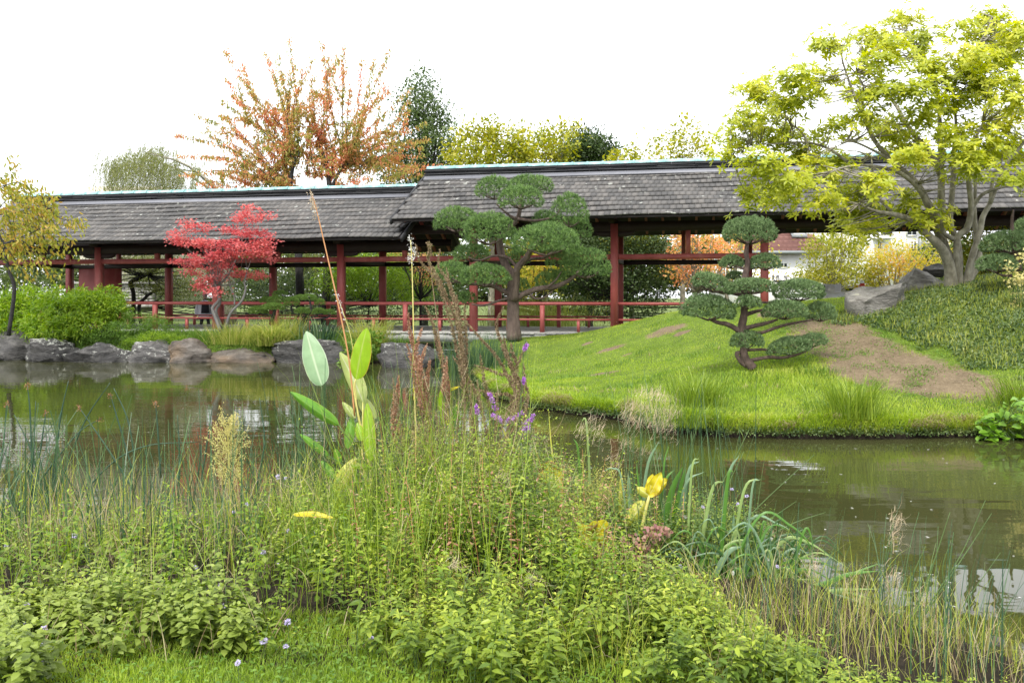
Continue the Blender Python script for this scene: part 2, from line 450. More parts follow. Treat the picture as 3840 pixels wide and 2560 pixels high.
M['lf_maple'] = leafmat('leaf_maple', [(.28, .035, .05), (.46, .09, .1), (.6, .17, .16), (.7, .3, .25)], .4, .5, .5, 1.6)
M['lf_willow'] = leafmat('leaf_willow', [(.1, .13, .03), (.18, .21, .05), (.3, .31, .09)], .4, .5, .4, .5)
M['lf_dark'] = leafmat('leaf_dark', [(.02, .04, .012), (.05, .085, .022), (.1, .145, .04)], .2, .5, .4, .8)
M['lf_green'] = leafmat('leaf_green', [(.035, .06, .015), (.075, .115, .025), (.15, .19, .045)], .25, .5, .4, .7)
M['lf_yellow'] = leafmat('leaf_yellow', [(.12, .16, .02), (.24, .27, .025), (.38, .37, .035), (.48, .42, .06)], .35, .5, .4, .7)
M['lf_yorange'] = leafmat('leaf_yellow_orange', [(.2, .26, .03), (.38, .4, .05), (.55, .44, .07), (.66, .34, .1)], .45, .5, .5, .8)
M['lf_orange'] = leafmat('leaf_orange', [(.45, .38, .08), (.62, .4, .12), (.78, .34, .17), (.74, .46, .26)], .45, .5, .4, .9)
M['lf_bamboo'] = leafmat('leaf_bamboo', [(.06, .13, .015), (.13, .24, .02), (.26, .38, .03), (.42, .5, .06)], .4, .45, .3, 1.6, .3)
M['lf_shrub'] = leafmat('leaf_shrub', [(.06, .13, .02), (.12, .22, .03), (.2, .32, .05)], .35, .5, .4, 2)
M['lf_ivy'] = leafmat('leaf_ivy', [(.02, .05, .015), (.05, .09, .025), (.1, .15, .04), (.2, .22, .07)], .2, .45, .45, 1.2)
M['lf_lawn'] = leafmat('blade_lawn', [(.1, .17, .02), (.22, .33, .03), (.36, .46, .05), (.46, .46, .12)], .4, .5, .55, 1.2)
M['lf_sedge'] = leafmat('blade_sedge', [(.12, .2, .03), (.24, .32, .05), (.4, .42, .1), (.55, .5, .2)], .4, .5, .2, 2)
M['lf_iris'] = leafmat('blade_iris', [(.09, .15, .02), (.18, .27, .03), (.34, .42, .06)], .35, .4, .2, 2)
M['lf_reed'] = leafmat('blade_reed', [(.02, .055, .03), (.045, .1, .05), (.09, .16, .07), (.18, .24, .1)], .25, .4, .2, 2)
M['lf_grass'] = leafmat('blade_grass', [(.12, .17, .02), (.24, .3, .035), (.4, .44, .07), (.52, .48, .16)], .4, .45, .4, 1.5)
M['lf_dry'] = leafmat('blade_dry', [(.16, .11, .06), (.3, .22, .12), (.45, .38, .24), (.3, .28, .12)], .3, .6, .3, 2)
M['lf_mint'] = leafmat('leaf_mint', [(.05, .09, .018), (.11, .18, .025), (.22, .3, .035), (.4, .46, .06), (.58, .58, .11)], .35, .4, .42, 3.2, .3)
M['lf_shade'] = leafmat('leaf_tangle', [(.03, .065, .018), (.07, .13, .03), (.13, .2, .04), (.26, .33, .07)], .3, .42, .4, 3, .3)
M['lf_conical'] = leafmat('leaf_conical', [(.05, .085, .03), (.1, .15, .05), (.17, .22, .08)], .3, .5, .4, .8)
M['lf_mint_pale'] = leafmat('leaf_mint_pale', [(.12, .17, .035), (.24, .31, .06), (.38, .44, .12)], .35, .42, .3, 2, .3)
M['lf_loose'] = leafmat('leaf_loosestrife', [(.05, .085, .02), (.11, .15, .035), (.2, .24, .06), (.34, .26, .09)], .3, .5, .3, 2)
M['seed_brown'] = leafmat('seed_brown', [(.1, .07, .04), (.2, .14, .08), (.31, .23, .14), (.24, .25, .1)], .15, .8, .3, 3)
M['seed_red'] = leafmat('seed_red', [(.26, .11, .07), (.4, .21, .14), (.46, .36, .22)], .2, .8, .3, 3)
M['seed_orange'] = leafmat('seed_orange', [(.2, .09, .04), (.34, .18, .09)], .1, .8, .2, 3)
M['petal_purple'] = leafmat('petal_purple', [(.38, .14, .5), (.5, .24, .62), (.62, .38, .72)], .3, .6, .2, 3)
M['petal_lilac'] = leafmat('petal_lilac', [(.45, .38, .62), (.6, .55, .75), (.7, .66, .8)], .3, .6, .2, 3)
M['petal_white'] = leafmat('petal_white', [(.6, .6, .58), (.75, .74, .72)], .3, .6, .2, 3)
M['plume'] = leafmat('plume_pale', [(.4, .36, .12), (.55, .5, .2), (.66, .62, .34)], .35, .7, .3, 4)
M['plume2'] = leafmat('bedstraw_leaf', [(.16, .18, .03), (.3, .3, .06), (.44, .4, .12)], .3, .7, .3, 4)
M['fluff'] = leafmat('fluff', [(.4, .3, .2), (.55, .45, .32), (.68, .6, .48)], .35, .8, .3, 4)
M['pinkleaf'] = leafmat('leaf_pink', [(.22, .1, .11), (.38, .2, .17), (.3, .26, .14)], .3, .5, .3, 4)
M['lf_dock'] = leafmat('leaf_dock', [(.1, .22, .02), (.2, .36, .04), (.34, .5, .1)], .35, .3, .3, 3, .2, .5)
M['litter'] = leafmat('litter', [(.14, .1, .07), (.3, .24, .17), (.48, .42, .33)], .1, .8, .2, 2)

def bigleafmat(name, base, vein, edge, trans=.4):
    """broad leaf with a midrib and fine cross veins (drawn from the tint attribute: 0 edge .. 1 rib)"""
    m, nt = newmat(name)
    at = nt.nodes.new('ShaderNodeAttribute'); at.attribute_name = 'tint'
    n = posn(nt, 14, 4, .6)
    c = mixc(nt, math_(nt, 'MULTIPLY_ADD', n, 1.2, -.3, clamp=True), tuple(b * .8 for b in base), tuple(min(1, b * 1.25) for b in base))
    c = mixc(nt, math_(nt, 'MULTIPLY', math_(nt, 'SUBTRACT', posn(nt, 22, 5, .7), .64), 14, clamp=True), c, tuple(e * .7 for e in edge))
    c = mixc(nt, math_(nt, 'MULTIPLY', math_(nt, 'SUBTRACT', at.outputs['Fac'], .86), 8, clamp=True), c, vein)
    c = mixc(nt, math_(nt, 'MULTIPLY', math_(nt, 'SUBTRACT', .09, at.outputs['Fac']), 12, clamp=True), c, edge)
    p = N(nt, 'ShaderNodeBsdfPrincipled', **{'Roughness': .4}); nt.links.new(c, p.inputs['Base Color'])
    bp = nt.nodes.new('ShaderNodeBump'); bp.inputs['Strength'].default_value = .5; bp.inputs['Distance'].default_value = .004
    nt.links.new(posn(nt, 60, 4, .7, (1, 1, .35)), bp.inputs['Height']); nt.links.new(bp.outputs[0], p.inputs['Normal'])
    tr = nt.nodes.new('ShaderNodeBsdfTranslucent'); nt.links.new(c, tr.inputs[0])
    ms = nt.nodes.new('ShaderNodeMixShader'); ms.inputs[0].default_value = trans
    nt.links.new(p.outputs[0], ms.inputs[1]); nt.links.new(tr.outputs[0], ms.inputs[2])
    o = nt.nodes.new('ShaderNodeOutputMaterial'); nt.links.new(ms.outputs[0], o.inputs[0])
    return m
M['th_green'] = bigleafmat('thalia_green', (.3, .5, .02), (.4, .5, .1), (.5, .35, .05))
M['th_grey'] = bigleafmat('thalia_grey', (.3, .46, .25), (.5, .6, .4), (.5, .6, .42))
M['th_pale'] = bigleafmat('thalia_pale', (.5, .58, .2), (.6, .62, .4), (.5, .5, .2))
M['th_mid'] = bigleafmat('thalia_mid', (.16, .38, .04), (.25, .45, .1), (.3, .4, .05))
M['yl_leaf'] = bigleafmat('yellow_leaf', (.72, .62, .03), (.7, .66, .2), (.25, .1, .03))
M['yl_pale'] = bigleafmat('yellow_leaf_pale', (.62, .62, .1), (.7, .68, .3), (.5, .35, .06))
M['br_leaf'] = bigleafmat('brown_leaf', (.2, .12, .02), (.25, .15, .05), (.1, .05, .02), .2)

# ================================================================== TERRAIN
def wl(px, py):                       # point of the water level (z=0) seen at a pixel
    Y = EYE * F / (py - HZ)
    return [(px - 1920) / F * Y, Y]
mound_poly = [wl(1850, 1490), wl(2000, 1535), wl(2200, 1562), wl(2330, 1578), wl(2500, 1622), wl(2700, 1640), wl(3000, 1646), wl(3300, 1648), wl(3600, 1640), wl(3840, 1650), wl(4300, 1665), [12, 10.4], [14, 24], [14, 31], [-1.2, 31], [-1.2, 24], [-1.0, 20], [-.45, 16]]
ctrl = []
for px, py, Y in [(1925, 1275, 21.6), (2080, 1262, 22), (2200, 1245, 21.5), (2400, 1202, 20.5), (2560, 1168, 19.5), (2800, 1150, 18.5), (3100, 1150, 17.4), (3250, 1150, 16.3),
                  (3300, 1160, 15.6), (3420, 1105, 16.4), (3600, 1072, 16.6), (3840, 1045, 16.3), (4200, 1030, 16),
                  (2790, 1385, 13.4), (2300, 1400, 15.7), (2300, 1300, 18.3), (3300, 1300, 13.9), (3700, 1300, 13.1), (3500, 1440, 12.2), (3800, 1400, 12.0), (3100, 1460, 12.1),
                  (2600, 1480, 12.6), (2600, 1300, 16.6), (2900, 1260, 15.6), (2050, 1420, 16.5), (2050, 1340, 19), (4200, 1300, 12.4)]:
    ctrl.append(P(px, py, Y))
for px, py in [(1850, 1490), (2000, 1535), (2200, 1562), (2330, 1578), (2500, 1622), (2700, 1640), (3000, 1646), (3300, 1648), (3600, 1640), (3840, 1650), (4300, 1665)]:
    w = wl(px, py); ctrl.append(A([w[0], w[1] + .25, .24 if px > 2300 else .2]))
for x, y, z in [(-1, 19, .3), (-1, 23, .55), (-1, 28, .3), (3, 25, .7), (3, 30, .3), (7, 25, 1.0), (7, 30, .4), (13, 25, 1.3), (13, 30, .6), (6.2, 21.5, 1.3), (9, 20.5, 1.7), (13, 18, 1.9), (12, 12, .9)]:
    ctrl.append(A([x, y, z]))
ctrl = A(ctrl)
def _phi(r): return np.where(r > 0, r * r * np.log(np.maximum(r, 1e-9)), 0)
_n = len(ctrl)
_K = _phi(np.linalg.norm(ctrl[:, None, :2] - ctrl[None, :, :2], axis=-1)) + np.eye(_n) * .02
_Pm = np.hstack([np.ones((_n, 1)), ctrl[:, :2]])
_S = np.linalg.solve(np.vstack([np.hstack([_K, _Pm]), np.hstack([_Pm.T, np.zeros((3, 3))])]), np.concatenate([ctrl[:, 2], np.zeros(3)]))
def mound_top(xy):
    xy = A(xy)
    out = np.empty(xy.shape[:-1]); f = xy.reshape(-1, 2); r = np.empty(len(f))
    for i in range(0, len(f), 20000):
        q = f[i:i + 20000]
        r[i:i + 20000] = _phi(np.linalg.norm(q[:, None] - ctrl[None, :, :2], axis=-1)) @ _S[:_n] + np.hstack([np.ones((len(q), 1)), q]) @ _S[_n:]
    return r.reshape(out.shape)
def mound_z(xy):
    xy = A(xy); d = sdist(mound_poly, xy)
    z = mound_top(xy) + .025 * nz(xy[..., 0], xy[..., 1], 1.7) + .012 * nz(xy[..., 0], xy[..., 1], 5.0, 2)
    k = np.clip(d / .16, 0, 1) ** .5
    return np.where(d > 0, z * (.35 + .65 * k), -.4)
def hit(px, py, zf=mound_z, y0=9, y1=26):
    Y = np.arange(y0, y1, .04)
    X = (px - 1920) / F * Y; Z = EYE - (py - HZ) / F * Y
    g = zf(np.stack([X, Y], -1)) > Z
    i = int(np.argmax(g)) if g.any() else int(len(Y) * .6)
    return A([X[i], Y[i], float(zf(A([[X[i], Y[i]]]))[0])])
def grid_mesh(name, mat, x0, x1, y0, y1, st, zf, keep=None, tintf=None, kind='structure'):
    xs = np.arange(x0, x1 + st / 2, st); ys = np.arange(y0, y1 + st / 2, st)
    X, Y = np.meshgrid(xs, ys); xy = np.stack([X, Y], -1)
    Z = zf(xy)
    V = np.stack([X, Y, Z], -1).reshape(-1, 3); w = len(xs)
    i = (np.arange(len(ys) - 1)[:, None] * w + np.arange(w - 1)[None]).ravel()
    Q = np.stack([i, i + 1, i + 1 + w, i + w], -1)
    if keep is not None:
        kk = keep(xy).ravel(); Q = Q[kk[Q].any(1)]
    g = G(); g.add(V, Q, tint=(tintf(xy).ravel() if tintf else 0.0))
    return g.obj(name, mat, smooth=True, kind=kind)

dirt_px = [(3075, 1168), (3190, 1185), (3300, 1262), (3450, 1330), (3600, 1385), (3760, 1435), (3850, 1465), (3800, 1495), (3500, 1490), (3250, 1455), (3110, 1405), (3060, 1335), (2960, 1295), (2950, 1215), (3050, 1195)]
dirt_poly = [hit(a, b)[:2] for a, b in dirt_px]
patch_c = [(hit(a, b)[:2], r) for a, b, r in [(2500, 1240, .45), (2290, 1310, .3), (2265, 1400, .35), (2200, 1290, .15), (2560, 1248, .2), (2930, 1170, .5), (2350, 1330, .12)]]
def dirt_f(xy):
    d = np.clip(sdist(dirt_poly, xy) / .6 + .5, 0, 1)
    for c, r in patch_c:
        dd = (xy - c) * A([.6, 1.0])
        d = np.maximum(d, np.clip(1.0 - np.linalg.norm(dd, axis=-1) / r, 0, 1) * 1.2)
    e = sdist(mound_poly, xy)
    return np.clip(d, 0, 1)
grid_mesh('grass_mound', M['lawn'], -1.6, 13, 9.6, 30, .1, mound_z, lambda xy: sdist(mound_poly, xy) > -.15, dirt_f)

lb_poly = [[-22, 25.2], wl(-300, 1342), wl(0, 1346), wl(300, 1356), wl(700, 1358), wl(1000, 1359), wl(1290, 1361), [-4.1, 22.6], [-3.3, 23.2], [-3.2, 24.4], [-3.2, 31], [-22, 31]]
def lb_z(xy):
    xy = A(xy); d = sdist(lb_poly, xy)
    z = .28 + .36 * np.clip(d / 1.6, 0, 1) ** .8 + .04 * nz(xy[..., 0], xy[..., 1], 1.3, 5)
    return np.where(d > 0, z * np.clip(.1 + d / .5, 0, 1), -.4)
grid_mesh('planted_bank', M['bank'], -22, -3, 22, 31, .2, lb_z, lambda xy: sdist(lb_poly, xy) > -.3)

shx = A([-9, -5, -3.5, -1.8, -.6, .2, .9, 1.5, 2.0, 2.5, 3.2, 6]); shy = A([6.2, 6.2, 6.3, 6.7, 7.5, 7.7, 7.0, 5.6, 4.5, 3.9, 3.3, 2.8])
def near_z(xy):
    xy = A(xy); d = np.interp(xy[..., 0], shx, shy) - xy[..., 1]
    return np.clip(d * .35, -.5, .13) + .02 * nz(xy[..., 0], xy[..., 1], 3, 1) * (d > .1)
def near_tint(xy):
    px, py = 1920 + xy[..., 0] / np.maximum(xy[..., 1], .5) * F, HZ + (EYE - .14) / np.maximum(xy[..., 1], .5) * F
    lim = np.interp(px, [-400, 250, 420, 700, 1100, 1350, 1700, 2000], [2900, 2660, 2480, 2440, 2500, 2470, 2660, 2900])
    return np.clip((lim - py) / 60 + .5, 0, 1)
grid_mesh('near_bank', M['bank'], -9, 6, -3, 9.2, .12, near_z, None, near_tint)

def ground_z(xy):
    y = xy[..., 1]; x = xy[..., 0]
    return np.where(y < 30.6, -.6, .12 + .05 * nz(x, y, .2)) 
def ground_sheet():
    g = G()
    xs = np.concatenate([[-1500, -300, -80], np.arange(-50, 51, 2.0), [80, 300, 1500]])
    ys = np.concatenate([[-200, -20, 0, 10, 20, 28, 30, 30.8], np.arange(32, 90, 2.0), [120, 300, 2000]])
    X, Y = np.meshgrid(xs, ys)
    Z = np.where(Y < 30.5, -.62, np.where(Y < 31, -.1, .14 + .04 * nz(X, Y, .15)))
    Z = np.where(Y > 100, .1, Z)
    w = len(xs); i = (np.arange(len(ys) - 1)[:, None] * w + np.arange(w - 1)[None]).ravel()
    g.add(np.stack([X, Y, Z], -1).reshape(-1, 3), np.stack([i, i + 1, i + 1 + w, i + w], -1), tint=0.1)
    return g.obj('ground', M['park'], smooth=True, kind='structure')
ground_sheet()
g = G(); g.add([[-60, -6, 0], [60, -6, 0], [60, 31.5, 0], [-60, 31.5, 0]], [[0, 1, 2, 3]])
g.obj('pond_water', M['water'], kind='structure')

# ================================================================== COVERED GALLERY (two roofs)
TH = math.atan(.2)
GO = A([2.83, 24.5, 0])
def gal(name, label, group='covered gallery sections'):
    return thing(name, label, 'covered gallery', GO, None, -TH)
def gworld(u, v, z): return A([GO[0] + u * math.cos(TH) + v * math.sin(TH), GO[1] - u * math.sin(TH) + v * math.cos(TH), z])
DECK = .74
_shingle_meshes = []
def shingle_meshes():
    if not _shingle_meshes:
        for k in range(8):
            g = G(); w = rng.uniform(.157, .1612); t = rng.uniform(.032, .036); L = .42
            sk = rng.uniform(-.002, .002)
            # local x along eave, y up the slope, z normal; butt at y=0
            v = [[-w / 2, 0 + sk, .008], [w / 2, -sk, .008], [w / 2, L, 0], [-w / 2, L, 0], [-w / 2, sk, .008 + t], [w / 2, -sk, .008 + t], [w / 2, L, .008], [-w / 2, L, .008]]
            g.add(v, [[0, 3, 2, 1], [4, 5, 6, 7], [0, 1, 5, 4], [1, 2, 6, 5], [2, 3, 7, 6], [3, 0, 4, 7]])
            _shingle_meshes.append((g.mesh('shingle', M['shingle']), A(v)))
    return _shingle_meshes
SQ = [[0, 3, 2, 1], [4, 5, 6, 7], [0, 1, 5, 4], [1, 2, 6, 5], [2, 3, 7, 6], [3, 0, 4, 7]]

def roof(root, u0, u1, ze, zr):
    """front eave at v=-1.3, ridge v=2, back eave v=5.3"""
    ve, vr = -1.3, 2.0
    sl = math.atan2(zr - ze, vr - ve); Ls = math.hypot(zr - ze, vr - ve)
    nc = 11; ex = Ls / nc
    # boarding under the shingles, both slopes, with thickness
    for s in (1, -1):
        g = G()
        a = A([[u0, ve if s > 0 else 2 * vr - ve, ze], [u1, ve if s > 0 else 2 * vr - ve, ze], [u1, vr, zr], [u0, vr, zr]])
        dn = A([0, 0, -.06])
        v = np.vstack([a + dn, a]) + A([0, 0, -.012])
        g.add(v, [[0, 3, 2, 1], [4, 5, 6, 7], [0, 1, 5, 4], [1, 2, 6, 5], [2, 3, 7, 6], [3, 0, 4, 7]])
        g.obj('roof_board', M['roof_board'], root, local=True)
    # back slope covering, out of sight from the front: one shingle mat
    ms = shingle_meshes()
    R = rot('x', sl)
    cand = []
    for c in range(nc):
        n = int((u1 - u0) / .162)
        for i in range(n):
            u = u0 + .08 + i * .162 + (.08 if c % 2 else 0) 
            if u > u1 - .05: continue
            y = c * ex - .03 + rng.normal() * .002
            lift = .004 + abs(rng.normal()) * .0015
            pos = A([u, ve + y * math.cos(sl), ze + y * math.sin(sl) + lift])
            # small sag waves along the roof
            pos[2] += .014 * math.sin(u * .7 + c * .5) + .01 * math.sin(u * 2.3 + c)
            cand.append((np.linalg.norm(gworld(*pos) - A([0, 0, EYE])), pos, rng.integers(8), rng.normal() * .004, rng.normal() * .004))
    cand.sort(key=lambda t: t[0])
    gs = G()
    for k, (_, pos, mi, ra, rb) in enumerate(cand):
        if k < 298:
            o = D.objects.new('shingle', ms[mi][0]); COL.objects.link(o); o.parent = root
            o.location = pos; o.rotation_euler = (sl + ra, 0, rb)
        else:
            gs.add(ms[mi][1] @ (R @ rot('x', ra) @ rot('z', rb)).T + pos, SQ)
    for c in range(nc):         # back slope, long boards
        y = c * ex
        Rb = rot('x', -sl)
        box(gs, [(u0 + u1) / 2, 2 * vr - ve - (y + .17) * math.cos(sl), ze + (y + .17) * math.sin(sl) + .02], [u1 - u0, .36, .03], Rb @ rot('x', -.05))
    gs.obj('shingle_covering', M['shingle'], root, local=True, kind='stuff')
    # ridge: lead flashing, black slate courses, glazed ridge tiles
    for s in (1, -1):
        g = G(); box(g, [(u0 + u1) / 2, vr - s * .42, zr - .42 * math.tan(sl) + .06], [u1 - u0 - .1, .3, .02], rot('x', s * sl)); g.obj('flashing', M['lead'], root, local=True)
    for k, (w, z) in enumerate([(.56, 0), (.46, .055), (.5, .11), (.36, .16)]):
        uu = u0
        while uu < u1 - .05:
            L = min(rng.uniform(.9, 1.6), u1 - uu)
            g = G(); box(g, [uu + L / 2, vr, zr - .045 + z + .0225 + rng.normal() * .004], [L - .01, w + rng.normal() * .01, .045], rot('y', rng.normal() * .004)); g.obj('ridge_slate', M['slate_edge'], root, local=True)
            uu += L
    gm = G(); r = .13; ang = np.linspace(0, math.pi, 9)
    L = .455
    prof = [(-.0, r), (L - .06, r), (L - .06, r + .018), (L, r + .018)]
    rows = []
    for x, rr in prof: rows.append(np.stack([np.full(9, x), -np.cos(ang) * rr, np.sin(ang) * rr * .75], -1))
    V = np.concatenate(rows); q = []
    for j in range(3):
        for k in range(8): q.append([j * 9 + k, j * 9 + k + 9, j * 9 + k + 10, j * 9 + k + 1])
    gm.add(V, q, [])
    gm.T.append(np.array([[27, 27 + k + 1, 27 + k + 2] for k in range(7)] + [[0, k + 2, k + 1] for k in range(7)]))
    tm = gm.mesh('ridge_tile', M['aqua'])
    uu = u0 + .03
    while uu < u1 - .3:
        o = D.objects.new('ridge_tile', tm); COL.objects.link(o); o.parent = root
        o.location = (uu, vr + rng.normal() * .004, zr + .165 + .006 * math.sin(uu)); o.rotation_euler = (rng.normal() * .015, rng.normal() * .006, 0)
        uu += .458
    # rafters with red tails, both slopes
    gr = G(); Lr = Ls + .0
    box(gr, [0, Lr / 2 + .12, -.12], [.075, Lr - .2, .1]); rmesh = gr.mesh('rafter', M['red_paint'])
    k = 0; uu = u0 + .3
    while uu < u1:
        for s in (1, -1):
            o = D.objects.new('rafter', rmesh); COL.objects.link(o); o.parent = root
            if s > 0: o.location = (uu, ve, ze); o.rotation_euler = (sl, 0, 0)
            else: o.location = (uu, 2 * vr - ve, ze); o.rotation_euler = (sl, 0, math.pi)
        uu += .53
    # fascia strip at the eaves
    for v in (ve + .02, 2 * vr - ve - .02):
        g = G(); box(g, [(u0 + u1) / 2, v, ze - .035], [u1 - u0, .03, .06]); g.obj('eave_board', M['dark_wood'], root, local=True)

def gbox(root, name, c, s, mat='red_paint', R=None, taper=1):
    g = G(); box(g, c, s, R, taper=taper); return g.obj(name, M[mat], root, local=True)

def bracket(root, u, v, z):
    g = G(); h = .15; w = .13; xs = np.array([-.55, -.5, -.42, -.3, .3, .42, .5, .55]); zb = np.array([-.03, -.09, -.13, -h, -h, -.13, -.09, -.03])
    n = len(xs)
    V = []
    for y in (-w / 2, w / 2):
        V += [[u + a, v + y, z + b] for a, b in zip(xs, zb)] + [[u + a, v + y, z] for a in xs]
    V = A(V); q = []
    for j in range(n - 1):
        q += [[j, j + 1, n + j + 1, n + j], [2 * n + j + 1, 2 * n + j, 3 * n + j, 3 * n + j + 1], [j + 1, j, 2 * n + j, 2 * n + j + 1], [n + j, n + j + 1, 3 * n + j + 1, 3 * n + j]]
    q += [[0, n, 3 * n, 2 * n], [n - 1, 3 * n - 1, 4 * n - 1, 2 * n - 1]]
    g.add(V, q); g.obj('bracket', M['dark_wood'], root, local=True)

def frame(root, posts, u0, u1, zp, beam=99):
    """posts + plates; zp underside of the eave plate"""
    for u in posts:
        for v in (0, 4):
            gbox(root, 'post', [u - (.15 if v else 0), v, (DECK + zp) / 2 + .1], [.2, .2, zp + .2 - DECK - .002], 'red_paint' if v == 0 else 'red_paint')
            bracket(root, u - (.15 if v else 0), v, zp + (0 if v == 0 else .34))
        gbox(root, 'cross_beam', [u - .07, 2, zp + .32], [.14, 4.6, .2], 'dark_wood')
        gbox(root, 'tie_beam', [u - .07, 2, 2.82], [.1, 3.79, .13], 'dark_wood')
    gbox(root, 'eave_plate', [(u0 + u1) / 2, 0, zp + .13], [u1 - u0, .16, .26], 'dark_wood')  # plates near black instead of red: eave shade put into the colour
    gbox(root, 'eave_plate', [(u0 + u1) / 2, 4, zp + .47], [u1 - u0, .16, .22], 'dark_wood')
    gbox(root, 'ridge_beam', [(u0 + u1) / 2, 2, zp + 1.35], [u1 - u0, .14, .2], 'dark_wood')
    for a, b in zip(posts[:-1], posts[1:]):
        for v in (0, 4):
            uo = -.15 if v else 0
            if b <= beam:
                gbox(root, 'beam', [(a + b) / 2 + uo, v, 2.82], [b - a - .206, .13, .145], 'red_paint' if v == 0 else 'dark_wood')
                z1 = zp if v == 0 else zp + .3
                gbox(root, 'strut', [(a + b) / 2 + uo, v, (2.895 + z1) / 2], [.13, .12, z1 - 2.895 - .004], 'red_paint')

def railing(root, posts, clip=(-99, 99)):
    for a, b in zip(posts[:-1], posts[1:]):
        for v in (0, 4):
            uo = -.15 if v else 0
            mat = 'red_worn' if v == 0 else 'red_paint'
            gbox(root, 'handrail', [(a + b) / 2 + uo, v, 1.53], [b - a - .206, .1, .085], mat)
            gbox(root, 'lower_rail', [(a + b) / 2 + uo, v, 1.085], [b - a - .206, .06, .055], mat)
            gbox(root, 'rail_post', [(a + b) / 2 + uo, v - .11 if v == 0 else v + .11, (DECK + 1.5) / 2 - .04], [.12, .115, 1.47 - DECK + .09], mat)
            for k in (-1, 1):
                gbox(root, 'rail_strut', [(a + b) / 2 + uo + k, v, (DECK + 1.055) / 2], [.08, .07, 1.055 - DECK - .004], mat)

low = gal('low_gallery', 'red timber gallery with the lower shingle roof, left half behind the red maple')
roof(low, -20.7, -5.75, 3.36, 5.0)
frame(low, [-20, -16, -12, -8], -21, -5.75, 3.06)
railing(low, [-20, -16, -12, -8])
gbox(low, 'wall_panel', [-18.9, 4.0, 1.75], [1.7, .08, 2.0])
high = gal('high_gallery', 'red timber gallery with the taller shingle roof, behind the cloud-pruned pines and the magnolia')
roof(high, -6, 15, 3.85, 5.52)
frame(high, [-4, 0, 4, 12], -5.9, 15, 3.53, 4)
railing(high, [-4, 0])
for a, b in ((0, 4),):
    gbox(high, 'handrail', [1.15, 0, 1.53], [2.1, .1, .085], 'red_worn')
    gbox(high, 'lower_rail', [1.15, 0, 1.085], [2.1, .06, .055], 'red_worn')
gbox(high, 'handrail', [-6, 0, 1.53], [3.79, .1, .085], 'red_worn'); gbox(high, 'lower_rail', [-6, 0, 1.085], [3.79, .06, .055], 'red_worn')
gbox(high, 'handrail', [-6.15, 4, 1.53], [3.79, .1, .085]); gbox(high, 'lower_rail', [-6.15, 4, 1.085], [3.79, .06, .055])
gbox(high, 'rail_post', [-6, -.11, 1.1], [.12, .115, .83], 'red_worn'); gbox(high, 'rail_post', [-6.15, 4.11, 1.1], [.12, .115, .83])
for k in (-1, 1):
    gbox(high, 'rail_strut', [-6 + k, 0, .9], [.08, .07, .31], 'red_worn'); gbox(high, 'rail_strut', [-6.15 + k, 4, .9], [.08, .07, .31])
for v, m in ((0, 'red_paint'), (4, 'dark_wood')):
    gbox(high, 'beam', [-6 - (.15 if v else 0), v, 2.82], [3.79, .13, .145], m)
gbox(high, 'strut', [-6.05, 0, 3.0], [.13, .12, .2])
g = G()       # gable infill and barge boards of the upper roof
g.add([[-5.6, -.9, 3.95], [-5.6, 2, 5.35], [-5.6, 4.9, 3.95], [-5.5, -.9, 3.95], [-5.5, 2, 5.35], [-5.5, 4.9, 3.95]], [[0, 3, 4, 1], [1, 4, 5, 2], [2, 5, 3, 0]], [[0, 1, 2], [3, 5, 4]])
g.obj('gable_panel', M['dark_wood'], high, local=True)
sl = math.atan2(5.52 - 3.85, 3.3)
for rt, uu, dz in ((high, -6.03, 0), (low, -5.72, -.5)):
    s_ = math.atan2((1.67 if rt is high else 1.64), 3.3)
    for s in (1, -1):
        gbox(rt, 'barge_board', [uu, 2 - s * 1.65, (3.85 + 5.52) / 2 - .06 + dz], [.05, 3.72, .16], 'slate_edge', rot('x', s * s_))

# walkway deck
deck = thing('walkway_deck', 'weathered grey plank deck running beneath the gallery roofs', 'deck', GO, None, -TH)
gp = G(); box(gp, [0, 0, 0], [.144, 5.6, .045]); pm = gp.mesh('plank', M['deck'])
u = -21.0
while u < 5.5:
    o = D.objects.new('plank', pm); COL.objects.link(o); o.parent = deck
    o.location = (u, 2.05 + rng.normal() * .012, DECK - .0225 + rng.normal() * .002 - .003); o.rotation_euler = (0, rng.normal() * .01, rng.normal() * .002)
    u += .153
gbox(deck, 'edge_beam', [-7.75, -.62, .585], [26.5, .22, .22], 'concrete')
gbox(deck, 'edge_beam', [-7.75, 4.7, .585], [26.5, .22, .22], 'concrete')
for u in (-8, -4, 0):
    for v in (-.3, 4.2):
        gbox(deck, 'pier', [u, v, 0], [.4, .4, 1.3], 'concrete')

